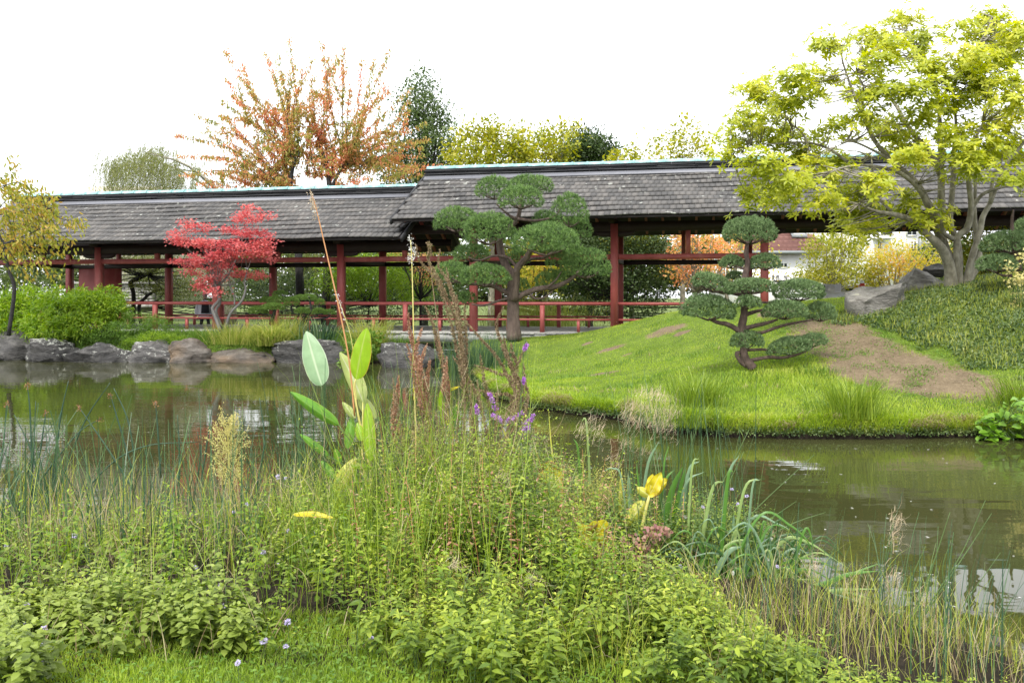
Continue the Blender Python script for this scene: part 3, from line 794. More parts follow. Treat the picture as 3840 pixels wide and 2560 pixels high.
# ================================================================== ROCKS
def rock(name, label, px0, px1, py0, py1, Y, mat, seed, depth=None, zb=None, flat=.6, group=None, lean=0, sub=40):
    w = (px1 - px0) / F * Y * (1.24 if name == 'shore_rock' else 1.0); c = P((px0 + px1) / 2, py0, Y); ztop = c[2]
    zbot = P(0, py1, Y)[2] if zb is None else zb
    h = ztop - zbot; dp = depth or w * .6
    nu, nv = 64, 32
    th = np.linspace(0, 2 * math.pi, nu, endpoint=False); ph = np.linspace(-math.pi / 2, math.pi / 2, nv)
    T, Ph = np.meshgrid(th, ph)
    d = np.stack([np.cos(Ph) * np.cos(T), np.cos(Ph) * np.sin(T), np.sin(Ph)], -1)
    e = flat
    v = np.sign(d) * np.abs(d) ** e
    r = np.random.default_rng(seed)
    # cut by random planes for facets
    for k in range(24):
        n = nrm(r.normal(size=3) * A([1, 1, .8])); off = r.uniform(.7, .98)
        s = v @ n
        v = v - np.maximum(s - off, 0)[..., None] * n * 1.0
    out = np.empty_like(v)
    for i in range(nv):
        for j in range(nu):
            p = Vector(v[i, j]) * 1.0
            q = Vector((p.x * w, p.y * dp, p.z * h * 2.0)) 
            f = noise.fractal(q * 1.3 + Vector((seed * 3.1, 0, seed)), 1.0, 2.2, 4)
            f2 = noise.fractal(Vector((q.x * 1.5, q.y * 1.5, q.z * 6)) + Vector((0, seed, 0)), 1.0, 2.0, 3)
            out[i, j] = v[i, j] * (1 + .13 * f + .09 * f2)
    mn, mxv = out.reshape(-1, 3).min(0), out.reshape(-1, 3).max(0)
    out = (out - mn) / (mxv - mn) - A([.5, .5, 1])
    out = out * A([w, dp, h * 1.25])
    out[..., 0] += lean * out[..., 2]
    V = out + A([c[0], Y + dp * .3, ztop])
    g = G(); i = (np.arange(nv - 1)[:, None] * nu + np.arange(nu)[None]); i2 = (np.arange(nv - 1)[:, None] * nu + (np.arange(nu)[None] + 1) % nu)
    g.add(V.reshape(-1, 3), np.stack([i, i2, i2 + nu, i + nu], -1).reshape(-1, 4))
    o = g.obj(name, M[mat], smooth=False)
    o.location = (0, 0, 0)
    return tag(o, label, 'rock', group)
E = 'rocks edging the far bank'
for i, (lb, a, b, c, d, Y, m, fl) in enumerate([
    ('dark slate rock under the bamboo bush, leftmost at the waterline', -60, 150, 1236, 1348, 24.2, 'rock_slate', .55),
    ('grey rock with one large pale lichen patch, at the waterline below the bamboo', 92, 268, 1268, 1355, 23.6, 'rock_lichen', .6),
    ('long low flaking slate with white streaks on its top at the waterline', 240, 500, 1283, 1360, 23.4, 'rock_lichen', .55),
    ('black angular slate between the long streaked slate and the pointed tan boulder', 488, 640, 1274, 1359, 23.3, 'rock_slate', .55),
    ('pointed tan brown boulder with a pale peak at the waterline', 618, 778, 1268, 1359, 23.2, 'rock_warm', .95),
    ('low brown stone partly under the drooping sedge tuft', 770, 1015, 1306, 1360, 23.3, 'rock_warm', .5),
    ('large rounded grey boulder spotted with white lichen behind the big pointed leaf', 1030, 1290, 1272, 1362, 23.1, 'rock_lichen', .6),
    ('grey boulder below the deck edge behind the red seed spikes', 1430, 1640, 1285, 1400, 21.6, 'rock_lichen', .6)]):
    rock('shore_rock', lb, a, b, c, d, Y, m, 11 + i, depth=1.1, zb=-.15, flat=fl, group=E)
rock('shore_rock', 'small half-hidden rock among the low shrubs above the water', 338, 425, 1228, 1275, 24.2, 'rock_slate', 31, depth=.5, group=E)
rock('boulder', 'large flat-topped grey boulder at the top of the dirt path', 3190, 3415, 1060, 1185, 15.5, 'rock_grey', 41, depth=1.1, zb=1.0, flat=.33, group='boulders on the mound', lean=.08)
rock('boulder', 'square dark boulder with a cracked crown beside the magnolia trunks', 3378, 3560, 1006, 1095, 16.9, 'rock_grey', 44, depth=1.3, zb=1.5, flat=.42, group='boulders on the mound')
rock('boulder', 'small dark knob of rock perched on the square boulder', 3470, 3560, 986, 1030, 17.3, 'rock_slate', 47, depth=.5, flat=.8, group='boulders on the mound')
for i, (a, b, c, d) in enumerate([(3540, 3620, 2318, 2352), (3560, 3660, 2418, 2450), (3720, 3790, 2388, 2420), (3620, 3700, 2292, 2306)]):
    Y = EYE * F / (d - HZ)
    rock('wet_stone', ['wet black stone just breaking the water, at lower right', 'wide dark stone at water level nearest the camera', 'dark stone at water level by the right picture edge', 'thin dark stone furthest out in the bright reflection'][i], a, b, c + 8, d, Y, 'rock_slate', 60 + i, depth=.12, zb=-.05, flat=.7, group='stones showing above the water')

# ================================================================== TREES
def V3(x, y, s=1.0, ox=0, oy=0): return (ox + x * s, oy + y * s)
def path(pts, Y, s=1.0, ox=0, oy=0, dys=None):
    """photo polyline -> world polyline at depth Y (dys: extra depth per point)"""
    n = len(pts); dys = dys if dys is not None else [0] * n
    if np.ndim(dys) == 0: dys = np.linspace(0, dys, n)
    return A([P(ox + p[0] * s, oy + p[1] * s, Y + d) for p, d in zip(pts, dys)])

def crown_leaves(g, blobs, per, L, W, kind='kite', cl_r=.3, cl_n=25, flat=1.0, hang=0.0, droop=.15, tint=None, updir=0.3, shell=.55):
    """blobs: (centre, radii). clumps of leaves spread through each blob"""
    cents = []
    for c, r in blobs:
        c = A(c); r = A(r)
        area = (r[0] * r[1] + r[0] * r[2] + r[1] * r[2]) * 4.2
        n = max(3, int(per * area))
        d = rvec(n) * (shell + (1 - shell) * rng.random((n, 1)) ** .6) 
        d[:, 2] = np.where(d[:, 2] < -.4, d[:, 2] * .7, d[:, 2])
        d = d * (1 + .22 * nz(d[:, 0] * 3 + c[0], d[:, 2] * 3 + d[:, 1] * 2, 1.3)[:, None])
        cc = c + d * r
        cents.append(cc)
        cp = np.repeat(cc, cl_n, 0); out = np.repeat(nrm(d * r / r.max()), cl_n, 0)
        m = len(cp)
        off = rng.normal(size=(m, 3)) * cl_r * .5; off[:, 2] *= flat
        pos = cp + off
        dr = nrm(out * .7 + rvec(m) * .9 + A([0, 0, updir - hang]))
        nm = nrm(rvec(m) * .7 + A([0, -.2, .9]))
        l = L * rng.uniform(.6, 1.2, m)
        leaves(g, pos, dr, nm, l, W * l / L, kind=kind, droop=droop, tint=rng.random(m) if tint is None else tint)
    return np.concatenate(cents)

def limbs(g, root, cents, r0, n=40, jit=.15, rmin=.008):
    idx = rng.permutation(len(cents))[:n]
    for i in idx:
        c = cents[i]; m = root + (c - root) * rng.uniform(.4, .6) + rng.normal(size=3) * jit + A([0, 0, -.08 * np.linalg.norm(c - root)])
        tube(g, [root + rng.normal(size=3) * r0 * .3, m, c], [r0 * .45, r0 * .25, rmin], n=4, k=3)

def bg_tree(name, label, cat, base_px, Y, blobs, mat, L=.14, W=.07, per=6, cl_n=22, cl_r=.4, bark='bark_dark', r=.12, zb=.1, group=None, trunk_top=None, hang=0, kind='kite', nl=30, lean=0, flat=1, shell=.55, dyb=.6, ry=None):
    """blobs in photo pixels: (px, py, rx, ry[, dY])"""
    b = P(base_px, HZ, Y); b[2] = zb
    t = thing(name, label, cat, b, group)
    bl = []
    for q in blobs:
        dY = q[4] if len(q) > 4 else rng.uniform(-dyb, dyb)
        c = P(q[0], q[1], Y + dY); s = (Y + dY) / F
        bl.append((c, A([q[2] * s, (ry or max(q[2], q[3]) * s * .8), q[3] * s])))
    gc = G(); cents = crown_leaves(gc, bl, per, L, W, cl_r=cl_r, cl_n=cl_n, hang=hang, kind=kind, flat=flat, shell=shell)
    gt = G()
    top = A(trunk_top) if trunk_top is not None else np.mean([c for c, _ in bl], 0)
    mid = b + (top - b) * .5 + A([lean, 0, 0])
    tube(gt, [b - A([0, 0, .3]), mid, top], [r, r * .8, r * .4], n=8, k=4)
    limbs(gt, b + (top - b) * .55, cents, r, nl)
    gt.obj('trunk', M[bark], t, smooth=True)
    gc.obj('crown', M[mat], t, kind='stuff')
    return t

# ---- conical dark tree and the row of trees behind the roofs
bg_tree('conical_tree', 'tall dark green tree rising behind the right side of the orange cherry tree', 'tree', 1590, 41,
        [(1585, 330, 45, 60), (1560, 400, 70, 70), (1610, 440, 85, 70), (1540, 500, 90, 80), (1650, 520, 70, 60), (1600, 590, 120, 70), (1660, 640, 80, 60), (1500, 620, 90, 80), (1560, 760, 150, 120), (1560, 950, 160, 130), (1560, 1080, 150, 80)], 'lf_conical', .16, .1, per=4.6, cl_n=28, cl_r=.5, r=.22)
bg_tree('yellow_tree', 'yellow green tree whose crown shows just right of the upper ridge end', 'tree', 1840, 38,
        [(1740, 560, 60, 50), (1800, 510, 60, 45), (1870, 530, 70, 50), (1930, 560, 70, 45), (1780, 600, 90, 40), (1900, 620, 120, 60), (1850, 750, 150, 100), (1950, 1000, 110, 90)], 'lf_yellow', .2, .13, per=5, cl_n=20, cl_r=.5, r=.16, bark='bark_grey')
bg_tree('yellow_tree', 'loose airy yellow green tree between the ridge end and the dark conifer', 'tree', 2040, 40,
        [(2000, 530, 70, 35), (2070, 510, 60, 30), (2130, 490, 50, 22), (2050, 570, 90, 40), (2020, 620, 100, 50), (2100, 560, 60, 40), (2060, 750, 120, 90), (2080, 980, 90, 110)], 'lf_yellow', .2, .13, per=4, cl_n=16, cl_r=.45, r=.14, bark='bark_grey')
bg_tree('conifer', 'dark green conifer with a broad rounded top above the tall roof', 'tree', 2210, 43,
        [(2200, 530, 60, 35), (2160, 560, 60, 40), (2250, 560, 55, 45), (2210, 590, 110, 45), (2200, 680, 130, 80), (2200, 850, 160, 120), (2200, 1020, 160, 120)], 'lf_dark', .22, .1, per=6, cl_n=30, cl_r=.5, r=.2)
bg_tree('yellow_tree', 'small yellow green crown peeping over the ridge right of the dark conifer', 'tree', 2370, 37, [(2365, 575, 45, 18), (2360, 640, 90, 60), (2370, 760, 110, 90), (2370, 930, 100, 100)], 'lf_yellow', .18, .12, per=5, cl_n=20, cl_r=.4, bark='bark_grey')
bg_tree('yellow_tree', 'sparse yellow green tree over the ridge just left of the magnolia', 'tree', 2560, 37,
        [(2560, 480, 50, 18), (2500, 530, 45, 22), (2580, 530, 70, 25), (2640, 570, 50, 25), (2520, 580, 70, 25), (2560, 640, 120, 40), (2560, 760, 120, 80)], 'lf_yellow', .18, .12, per=4, cl_n=16, cl_r=.4, bark='bark_grey')
# ---- seen through the openings of the gallery
bg_tree('evergreen_hedge_tree', 'dense dark evergreen seen through the opening right of the large pine', 'tree', 2330, 36,
        [(2240, 900, 110, 80), (2400, 900, 110, 80), (2180, 1010, 110, 90), (2330, 1000, 130, 90), (2450, 1000, 70, 90), (2220, 1130, 120, 70), (2400, 1120, 110, 70), (2100, 900, 90, 80)], 'lf_dark', .13, .07, per=9, cl_n=26, cl_r=.45, r=.15, ry=.9)
bg_tree('orange_maple', 'orange and peach coloured maple seen through the gallery left of the niwaki pine', 'tree', 2592, 34,
        [(2560, 880, 60, 45), (2640, 900, 70, 55), (2570, 960, 65, 50), (2680, 970, 75, 50), (2540, 1020, 40, 30), (2620, 1040, 60, 30), (2740, 900, 60, 60)], 'lf_orange', .13, .1, per=5, cl_n=14, cl_r=.4, bark='bark_grey', r=.1, kind='star', ry=.9)
bg_tree('yellow_maple', 'yellow maple with orange tips behind the right side of the orange maple', 'tree', 2760, 37,
        [(2720, 880, 90, 70), (2800, 930, 80, 70), (2700, 1010, 80, 50), (2790, 1050, 80, 40), (2860, 1000, 50, 60), (2480, 1000, 30, 60), (2500, 900, 30, 50)], 'lf_yorange', .13, .09, per=4, cl_n=14, cl_r=.4, bark='bark_grey', r=.1)
bg_tree('garden_bush', 'large yellow green bush in front of the white house right of the niwaki pine', 'bush', 3110, 31,
        [(3080, 930, 60, 45), (3130, 900, 60, 50), (3060, 1010, 70, 50), (3160, 970, 75, 60), (3110, 1040, 90, 45), (3220, 1040, 60, 50), (3010, 1050, 40, 30), (3200, 930, 30, 40)], 'lf_yellow', .10, .06, per=11, cl_n=18, cl_r=.3, bark='bark_grey', r=.07, ry=.8)
bg_tree('garden_bush', 'yellow bush with orange tinged leaves left of the square boulder', 'bush', 3330, 30,
        [(3290, 990, 60, 50), (3360, 950, 50, 50), (3340, 1030, 80, 50), (3260, 1060, 60, 40), (3420, 1000, 50, 70), (3500, 960, 40, 80)], 'lf_yorange', .11, .06, per=9, cl_n=18, cl_r=.3, bark='bark_grey', r=.06, ry=.8)
bg_tree('garden_bush', 'bright yellow green bush under the gallery right of the magnolia trunks', 'bush', 3700, 27,
        [(3660, 1010, 70, 60), (3740, 1000, 60, 70), (3700, 960, 80, 50), (3800, 960, 70, 90), (3620, 950, 50, 70), (3720, 880, 80, 40)], 'lf_yellow', .1, .055, per=9, cl_n=18, cl_r=.3, r=.05, ry=.7)
bg_tree('bamboo_screen', 'light green bamboo thicket behind the gallery between the cherry trunks and the pine', 'bamboo', 1370, 33,
        [(1300, 1060, 90, 60), (1400, 1030, 90, 70), (1470, 1080, 80, 60), (1320, 1000, 80, 60), (1240, 1050, 60, 60), (1480, 1000, 50, 50), (1560, 1090, 60, 50)], 'lf_bamboo', .17, .03, per=9, cl_n=24, cl_r=.3, hang=.6, r=.03, ry=.7)
bg_tree('orange_shrub', 'rusty orange leaved small tree behind the gallery at the left side of the large pine', 'tree', 1580, 32,
        [(1580, 1000, 70, 30), (1560, 960, 60, 30), (1630, 980, 60, 40), (1600, 1050, 60, 20), (1500, 960, 50, 30)], 'lf_cherry', .1, .05, per=6, cl_n=14, cl_r=.35, r=.05, flat=.5, ry=.7)
bg_tree('yellow_shrub', 'golden yellow shrub seen between the trunk forks of the large pine', 'shrub', 2010, 32,
        [(1990, 1000, 60, 60), (2050, 1040, 70, 60), (2080, 960, 50, 50), (1960, 1080, 60, 40)], 'lf_yorange', .11, .06, per=7, cl_n=16, cl_r=.35, r=.05, ry=.7)
bg_tree('green_hedge', 'mid green hedge behind the left half of the walkway rail', 'hedge', 640, 38,
        [(480, 1100, 90, 40), (600, 1090, 90, 50), (700, 1110, 90, 40), (830, 1120, 90, 40), (950, 1130, 90, 40), (560, 1010, 70, 40), (700, 1020, 70, 60), (100, 1040, 80, 80), (30, 980, 80, 90), (200, 1060, 60, 60)], 'lf_green', .12, .05, per=5, cl_n=20, cl_r=.45, r=.05, ry=.9)
bg_tree('dark_shrubbery', 'dark shrubbery in deep shade behind the rail below the willow', 'shrub', 1050, 36,
        [(900, 1090, 90, 60), (1020, 1080, 90, 70), (1140, 1090, 90, 70), (1240, 1130, 80, 50), (1150, 1180, 200, 30), (1400, 1180, 160, 30), (1650, 1150, 100, 60), (1750, 1060, 80, 80)], 'lf_dark', .12, .06, per=7, cl_n=20, cl_r=.4, r=.05, ry=.8)
bg_tree('far_treeline', 'line of dull green park trees on the far side behind everything', 'trees', 1500, 60,
        [(x, 1010 + 20 * math.sin(x), 160, 110) for x in range(100, 3900, 230) if not 2750 < x < 3500], 'lf_green', .3, .2, per=2.6, cl_n=22, cl_r=.9, r=.2, ry=2.5, nl=60)

# pampas style grass behind the rail, right of the large pine
g = G(); n = 1500
bs = P(2010, 1230, 30.5) + rng.normal(size=(n, 3)) * A([.9, .35, 0]); bs[:, 2] = .15
blades(g, bs, rng.uniform(0, 6.28, n), rng.uniform(1.0, 2.1, n), .12, rng.uniform(.4, 1.5, n), .014, seg=5)
tag(g.obj('pampas_clump', M['lf_sedge']), 'tall pale arching grass clump behind the rail beside the large pine trunk', 'ornamental grass')

# ---- willow
def willow():
    Y = 40; b = P(860, HZ, Y); b[2] = .1
    t = thing('weeping_willow', 'weeping willow with pale hanging strands behind the left gallery', 'tree', b)
    gc, gt = G(), G()
    tops = []
    for px, py, rx, ry, n in [(520, 600, 80, 40, 130), (590, 570, 60, 30, 90), (660, 620, 80, 30, 100), (450, 620, 40, 30, 60), (400, 600, 30, 30, 16), (700, 680, 100, 40, 45), (860, 700, 160, 40, 60), (1050, 740, 120, 50, 60), (640, 780, 200, 60, 60), (940, 860, 260, 50, 110), (1180, 880, 90, 40, 50), (560, 900, 100, 30, 40)]:
        for k in range(n):
            tops.append(P(px + rng.normal() * rx * .6, py + rng.normal() * ry * .6, Y + rng.normal() * 1.4))
    tops = A(tops)
    hub = P(860, 760, Y)
    tube(gt, [b, P(850, 950, Y), hub], [.4, .3, .18], n=8)
    for i in rng.permutation(len(tops))[:6]:
        m = hub + (tops[i] - hub) * .5 + A([0, 0, .5])
        tube(gt, [hub, m, tops[i]], [.08, .04, .012], n=4)
    pos, dr, nm = [], [], []
    for tp in tops:
        Ln = rng.uniform(.9, 3.2); k = int(Ln / .045)
        s = np.linspace(0, 1, k)
        out = nrm(A([tp[0] - hub[0], tp[1] - hub[1], 0])) * rng.uniform(.1, .5)
        line = tp + out * (s[:, None] ** .5) + A([0, 0, -Ln]) * s[:, None] ** 1.3 + A([0, 0, .25]) * np.sin(s * 3.14)[:, None]
        line[:, 0] += .05 * np.sin(s * 9 + tp[0])
        tube(gt, line[::max(1, k // 4)], .004, n=3, k=1)
        pos.append(line + rng.normal(size=(k, 3)) * .03)
        dr.append(nrm(A([0, 0, -1]) + rng.normal(size=(k, 3)) * .45)); nm.append(rvec(k))
    pos = np.concatenate(pos); dr = np.concatenate(dr); nm = np.concatenate(nm)
    leaves(gc, pos, dr, nm, rng.uniform(.1, .17, len(pos)), .022)
    gt.obj('trunk', M['bark_grey'], t, smooth=True); gc.obj('crown', M['lf_willow'], t, kind='stuff')
willow()

# ---- orange cherry: long radiating shoots hung with leaves
def cherry():
    Y = 33.0; s, ox, oy = 1200 / 2352, 600, 100
    b = P(1170, HZ, Y); b[2] = .1
    t = thing('orange_cherry_tree', 'cherry tree in orange and red autumn leaf fanning out above the left roof', 'tree', b)
    gt, gc = G(), G()
    def pp(x, y, d=0): return P(ox + x * s, oy + y * s, Y + d)
    hubs = [pp(960, 1180, -.2), pp(1240, 1130, .3), pp(990, 960, -.4), pp(1180, 880, .4), pp(1340, 1020, .2), pp(1090, 1080, 0)]
    base1 = P(1128, 1170, Y - .3); base2 = P(1215, 1180, Y + .3); base1[2] = base2[2] = .1
    tube(gt, [base1, P(1122, 1000, Y - .3), P(1110, 850, Y - .2), hubs[0], hubs[2]], [.17, .15, .12, .09, .05], n=8)
    tube(gt, [base2, P(1228, 1000, Y + .2), P(1236, 850, Y + .2), hubs[1], hubs[3]], [.16, .14, .12, .09, .05], n=8)
    tube(gt, [hubs[1] - A([0, 0, .5]), hubs[4]], [.08, .05], n=6)
    tips = [(470, 165), (770, 175), (945, 75), (1190, 105), (1350, 135), (1690, 165), (485, 380), (1240, 220), (445, 540), (250, 635), (450, 635), (110, 790), (310, 780), (120, 945), (150, 1090), (1855, 440), (1840, 520), (1950, 710), (1940, 840), (1940, 945), (1480, 230), (1580, 240), (990, 270), (1650, 400), (1190, 390), (870, 190), (600, 260), (1060, 290), (1300, 200), (580, 360), (1850, 600), (1800, 900), (1700, 760), (1100, 450), (1150, 560), (1060, 620), (1250, 480), (1120, 330), (1400, 420), (900, 480), (760, 520), (700, 760), (1500, 560), (560, 900), (420, 1060)]
    shoots = []
    for x, y in tips:
        tip = pp(x, y, rng.normal() * 1.1)
        cands = sorted(hubs, key=lambda h: abs(h[0] - tip[0]) + rng.random() * .8)
        h = cands[0] + rng.normal(size=3) * .15
        if x < 500 and y > 600: h = hubs[0]
        m = h + (tip - h) * .5 + A([0, 0, (.15 if y > 600 else -.05) * np.linalg.norm(tip - h) * .5])
        m = m + rng.normal(size=3) * .16; ln = smooth_path([h, h * .7 + m * .3 + rng.normal(size=3) * .1, m, tip], 7); shoots.append((ln, .028)); 
    for k in range(140):     # inner shoots that leave the main ones
        ln, _ = shoots[rng.integers(len(tips))]
        i = rng.integers(5, len(ln) - 4); p = ln[i]
        d = nrm(nrm(ln[i + 2] - ln[i]) + rng.normal(size=3) * .75)
        L = rng.uniform(.6, 1.7); shoots.append((smooth_path([p, p + d * L * .5 + A([0, 0, -.02]), p + d * L], 5), .012))
    for k in range(40):      # low ones, just over the ridge
        h = pp(rng.uniform(500, 1750), rng.uniform(950, 1200), rng.normal() * .9)
        d = nrm(A([rng.normal() * .8 + (h[0] - hubs[1][0]) * .3, rng.normal() * .3, rng.uniform(-.1, .6)]))
        L = rng.uniform(.8, 1.8); shoots.append((smooth_path([h, h + d * L * .5, h + d * L], 5), .012))
    for ln, r in shoots:
        tube(gt, ln, [r, .004], n=4, raw=True)
        seg = np.linalg.norm(np.diff(ln, axis=0), axis=1).sum()
        k = int(seg / (.0135 if r > .02 else .018)); u = rng.uniform(.08, 1, k) * (len(ln) - 1)
        i = np.minimum(u.astype(int), len(ln) - 2); f = (u - i)[:, None]
        p = ln[i] * (1 - f) + ln[i + 1] * f + rng.normal(size=(k, 3)) * .05
        dr = nrm(A([0, 0, -1]) + rng.normal(size=(k, 3)) * .5)
        leaves(gc, p, dr, nrm(rvec(k) + A([0, -.6, 0])), rng.uniform(.1, .17, k), .055, droop=.2)
    gt.obj('trunk', M['bark_dark'], t, smooth=True); gc.obj('crown', M['lf_cherry'], t, kind='stuff')
cherry()

# ---- dark twisted tree behind the rail
def twisted():
    Y = 33.5; s, ox, oy = 600 / 2352, 250, 960
    b = P(495, HZ, Y); b[2] = .1
    t = thing('pruned_tree', 'black crooked trunked tree with layered olive foliage behind the left rail', 'tree', b)
    gt, gc = G(), G()
    tube(gt, [b] + list(path([(985, 650), (965, 470), (935, 390), (1080, 320), (1250, 230), (1400, 150), (1500, 60)], Y, s, ox, oy)), [.09, .08, .09, .08, .06, .04], n=7, wob=.06)
    tube(gt, [b + A([.4, .2, 0])] + list(path([(1060, 760), (1150, 620), (1250, 540), (1400, 490), (1650, 470)], Y + .4, s, ox, oy)), [.07, .07, .06, .05, .03], n=7, wob=.06)
    tube(gt, list(path([(1250, 545), (1160, 560), (1090, 520)], Y + .4, s, ox, oy)), [.04, .02], n=5)
    bl = []
    for x, y, rx, ry in [(700, 150, 200, 60), (250, 200, 130, 90), (600, 60, 250, 60), (1200, 210, 200, 50), (900, 170, 130, 40), (1150, 430, 200, 70), (1300, 480, 200, 50), (1700, 400, 250, 80), (1750, 230, 250, 90), (1650, 560, 200, 60), (2000, 480, 200, 60), (1000, 30, 300, 40), (1100, 330, 140, 40)]:
        bl.append((P(ox + x * s, oy + y * s, Y + rng.normal() * .4), A([rx * s * Y / F, .6, ry * s * Y / F])))
    c = crown_leaves(gc, bl, 16, .07, .035, cl_r=.25, cl_n=16, flat=.4)
    limbs(gt, P(ox + 1200 * s, oy + 280 * s, Y), c, .05, 40)
    gt.obj('trunk', M['bark_dark'], t, smooth=True); gc.obj('crown', M['lf_willow'], t, kind='stuff')
twisted()

# ---- red maple
def maple():
    Y = 24.3; s, ox, oy = 900 / 2352, 500, 900
    b = P(835, 1250, Y); b[2] = .6
    t = thing('red_maple', 'small red Japanese maple with layered foliage in front of the left gallery', 'tree', b)
    gt, gc = G(), G()
    tube(gt, path([(860, 900), (790, 720), (780, 660), (840, 590), (830, 540), (800, 400), (760, 250), (720, 100), (700, -50)], Y, s, ox, oy), [.05, .045, .045, .04, .03, .02, .012], n=6, k=4)
    gt.obj('trunk', M['bark_maple'], t, smooth=True); gt = G()
    tube(gt, path([(870, 860), (810, 700), (850, 610), (820, 480), (900, 380), (980, 250), (1050, 60), (1100, -200)], Y + .2, s, ox, oy), [.04, .04, .035, .02, .012], n=6, k=4)
    gt.obj('trunk', M['bark_maple'], t, smooth=True); gt = G()
    tube(gt, path([(900, 880), (950, 720), (1060, 600), (1100, 480), (1090, 400), (1150, 200)], Y + .1, s, ox, oy), [.045, .04, .035, .03, .02, .01], n=6, k=4)
    tube(gt, path([(990, 640), (990, 560), (950, 460), (940, 400), (880, 300)], Y + .1, s, ox, oy), [.025, .022, .012], n=5, k=4)
    bl = []
    for x, y, rx, ry in [(1130, -310, 90, 40), (1190, -230, 170, 60), (1080, -200, 130, 60), (560, -160, 90, 60), (640, -110, 120, 50), (480, -60, 110, 50), (430, 0, 90, 50), (560, 20, 170, 60), (700, 60, 160, 60), (960, -90, 160, 50), (1180, -60, 200, 70), (1280, 20, 130, 80), (980, 40, 190, 60), (1100, 130, 250, 70), (1330, 180, 60, 50), (1250, 120, 160, 60), (450, 215, 100, 30), (560, 230, 130, 50), (740, 180, 170, 80), (880, 150, 150, 60), (800, 280, 120, 60), (620, 320, 120, 40), (740, 380, 120, 50), (830, 350, 100, 60), (1020, 340, 140, 45), (1180, 350, 140, 45), (700, 450, 100, 50), (800, 500, 110, 60), (640, 430, 60, 40), (930, 270, 90, 40)]:
        bl.append((P(ox + x * s, oy + y * s, Y + rng.normal() * .3), A([rx * s * Y / F, rx * s * Y / F * .7, ry * s * Y / F * .8])))
    c = crown_leaves(gc, bl, 26, .065, .07, kind='star', cl_r=.2, cl_n=14, flat=.4, shell=.35)
    for hub in (P(ox + 760 * s, oy + 250 * s, Y), P(ox + 1090 * s, oy + 100 * s, Y), P(ox + 820 * s, oy + 450 * s, Y)):
        d = np.linalg.norm(c - hub, axis=1); limbs(gt, hub, c[d < 1.1], .025, 26, .04, .003)
    gt.obj('trunk', M['bark_maple'], t, smooth=True); gc.obj('crown', M['lf_maple'], t, kind='stuff')
maple()

# ---- left cherry with drooping yellow leaves
def left_tree():
    Y = 22.6; s, ox, oy = 600 / 1120, 0, 540
    b = P(25, 1250, Y); b[2] = .5
    t = thing('drooping_tree', 'drooping tree with yellow green leaves at the left edge, hiding the roof end', 'tree', b)
    gt, gc = G(), G()
    tube(gt, path([(60, 1340), (100, 1020), (60, 880), (20, 700), (-60, 500), (-20, 300)], Y, s, ox, oy), [.05, .045, .04, .03, .02], n=6, k=4)
    br = [[(-60, 500), (60, 380), (150, 300), (250, 290), (330, 330)], [(-60, 500), (120, 480), (300, 430), (420, 520), (520, 540), (590, 600)], [(20, 700), (180, 640), (330, 580), (440, 640), (500, 740)], [(20, 700), (160, 680), (260, 800), (340, 880), (400, 930)], [(-60, 420), (-20, 300), (80, 230), (110, 160), (60, 80)], [(-60, 480), (100, 440), (250, 400), (310, 470), (450, 520), (550, 620)], [(20, 700), (100, 800), (160, 900), (220, 930)], [(-50, 600), (60, 560), (200, 570), (380, 660), (470, 800)], [(0, 300), (120, 270), (200, 310), (220, 400)], [(-60, 300), (0, 250), (60, 200)]]
    hang = []
    for k in range(46):
        x0 = rng.uniform(-80, 330) ; y0 = rng.uniform(280, 700) + .25 * x0 * .6
        br.append([(x0, y0), (x0 + rng.uniform(20, 60), y0 + rng.uniform(-10, 40)), (x0 + rng.uniform(50, 100), y0 + rng.uniform(90, 200))])
    P_, D_ = [], []
    for bb in br:
        dd = rng.normal() * .5
        ln = smooth_path(path(bb, Y + dd, s, ox, oy), 7)
        tube(gt, ln, [.015, .003], n=4, raw=True)
        seg = np.linalg.norm(np.diff(ln, axis=0), axis=1).sum(); k = int(seg / .02)
        u = rng.uniform(.15, 1, k) * (len(ln) - 1); i = np.minimum(u.astype(int), len(ln) - 2); f = (u - i)[:, None]
        P_.append(ln[i] * (1 - f) + ln[i + 1] * f + rng.normal(size=(k, 3)) * A([.1, .12, .08])); D_.append(nrm(A([.25, 0, -1]) + rng.normal(size=(k, 3)) * .5))
    p = np.concatenate(P_); d = np.concatenate(D_); k = len(p)
    leaves(gc, p, d, nrm(rvec(k) + A([0, -.7, .3])), rng.uniform(.09, .16, k), .05, droop=.25, kind='oval')
    gt.obj('trunk', M['bark_dark'], t, smooth=True); gc.obj('crown', M['lf_cherry_l'], t, kind='stuff')
left_tree()

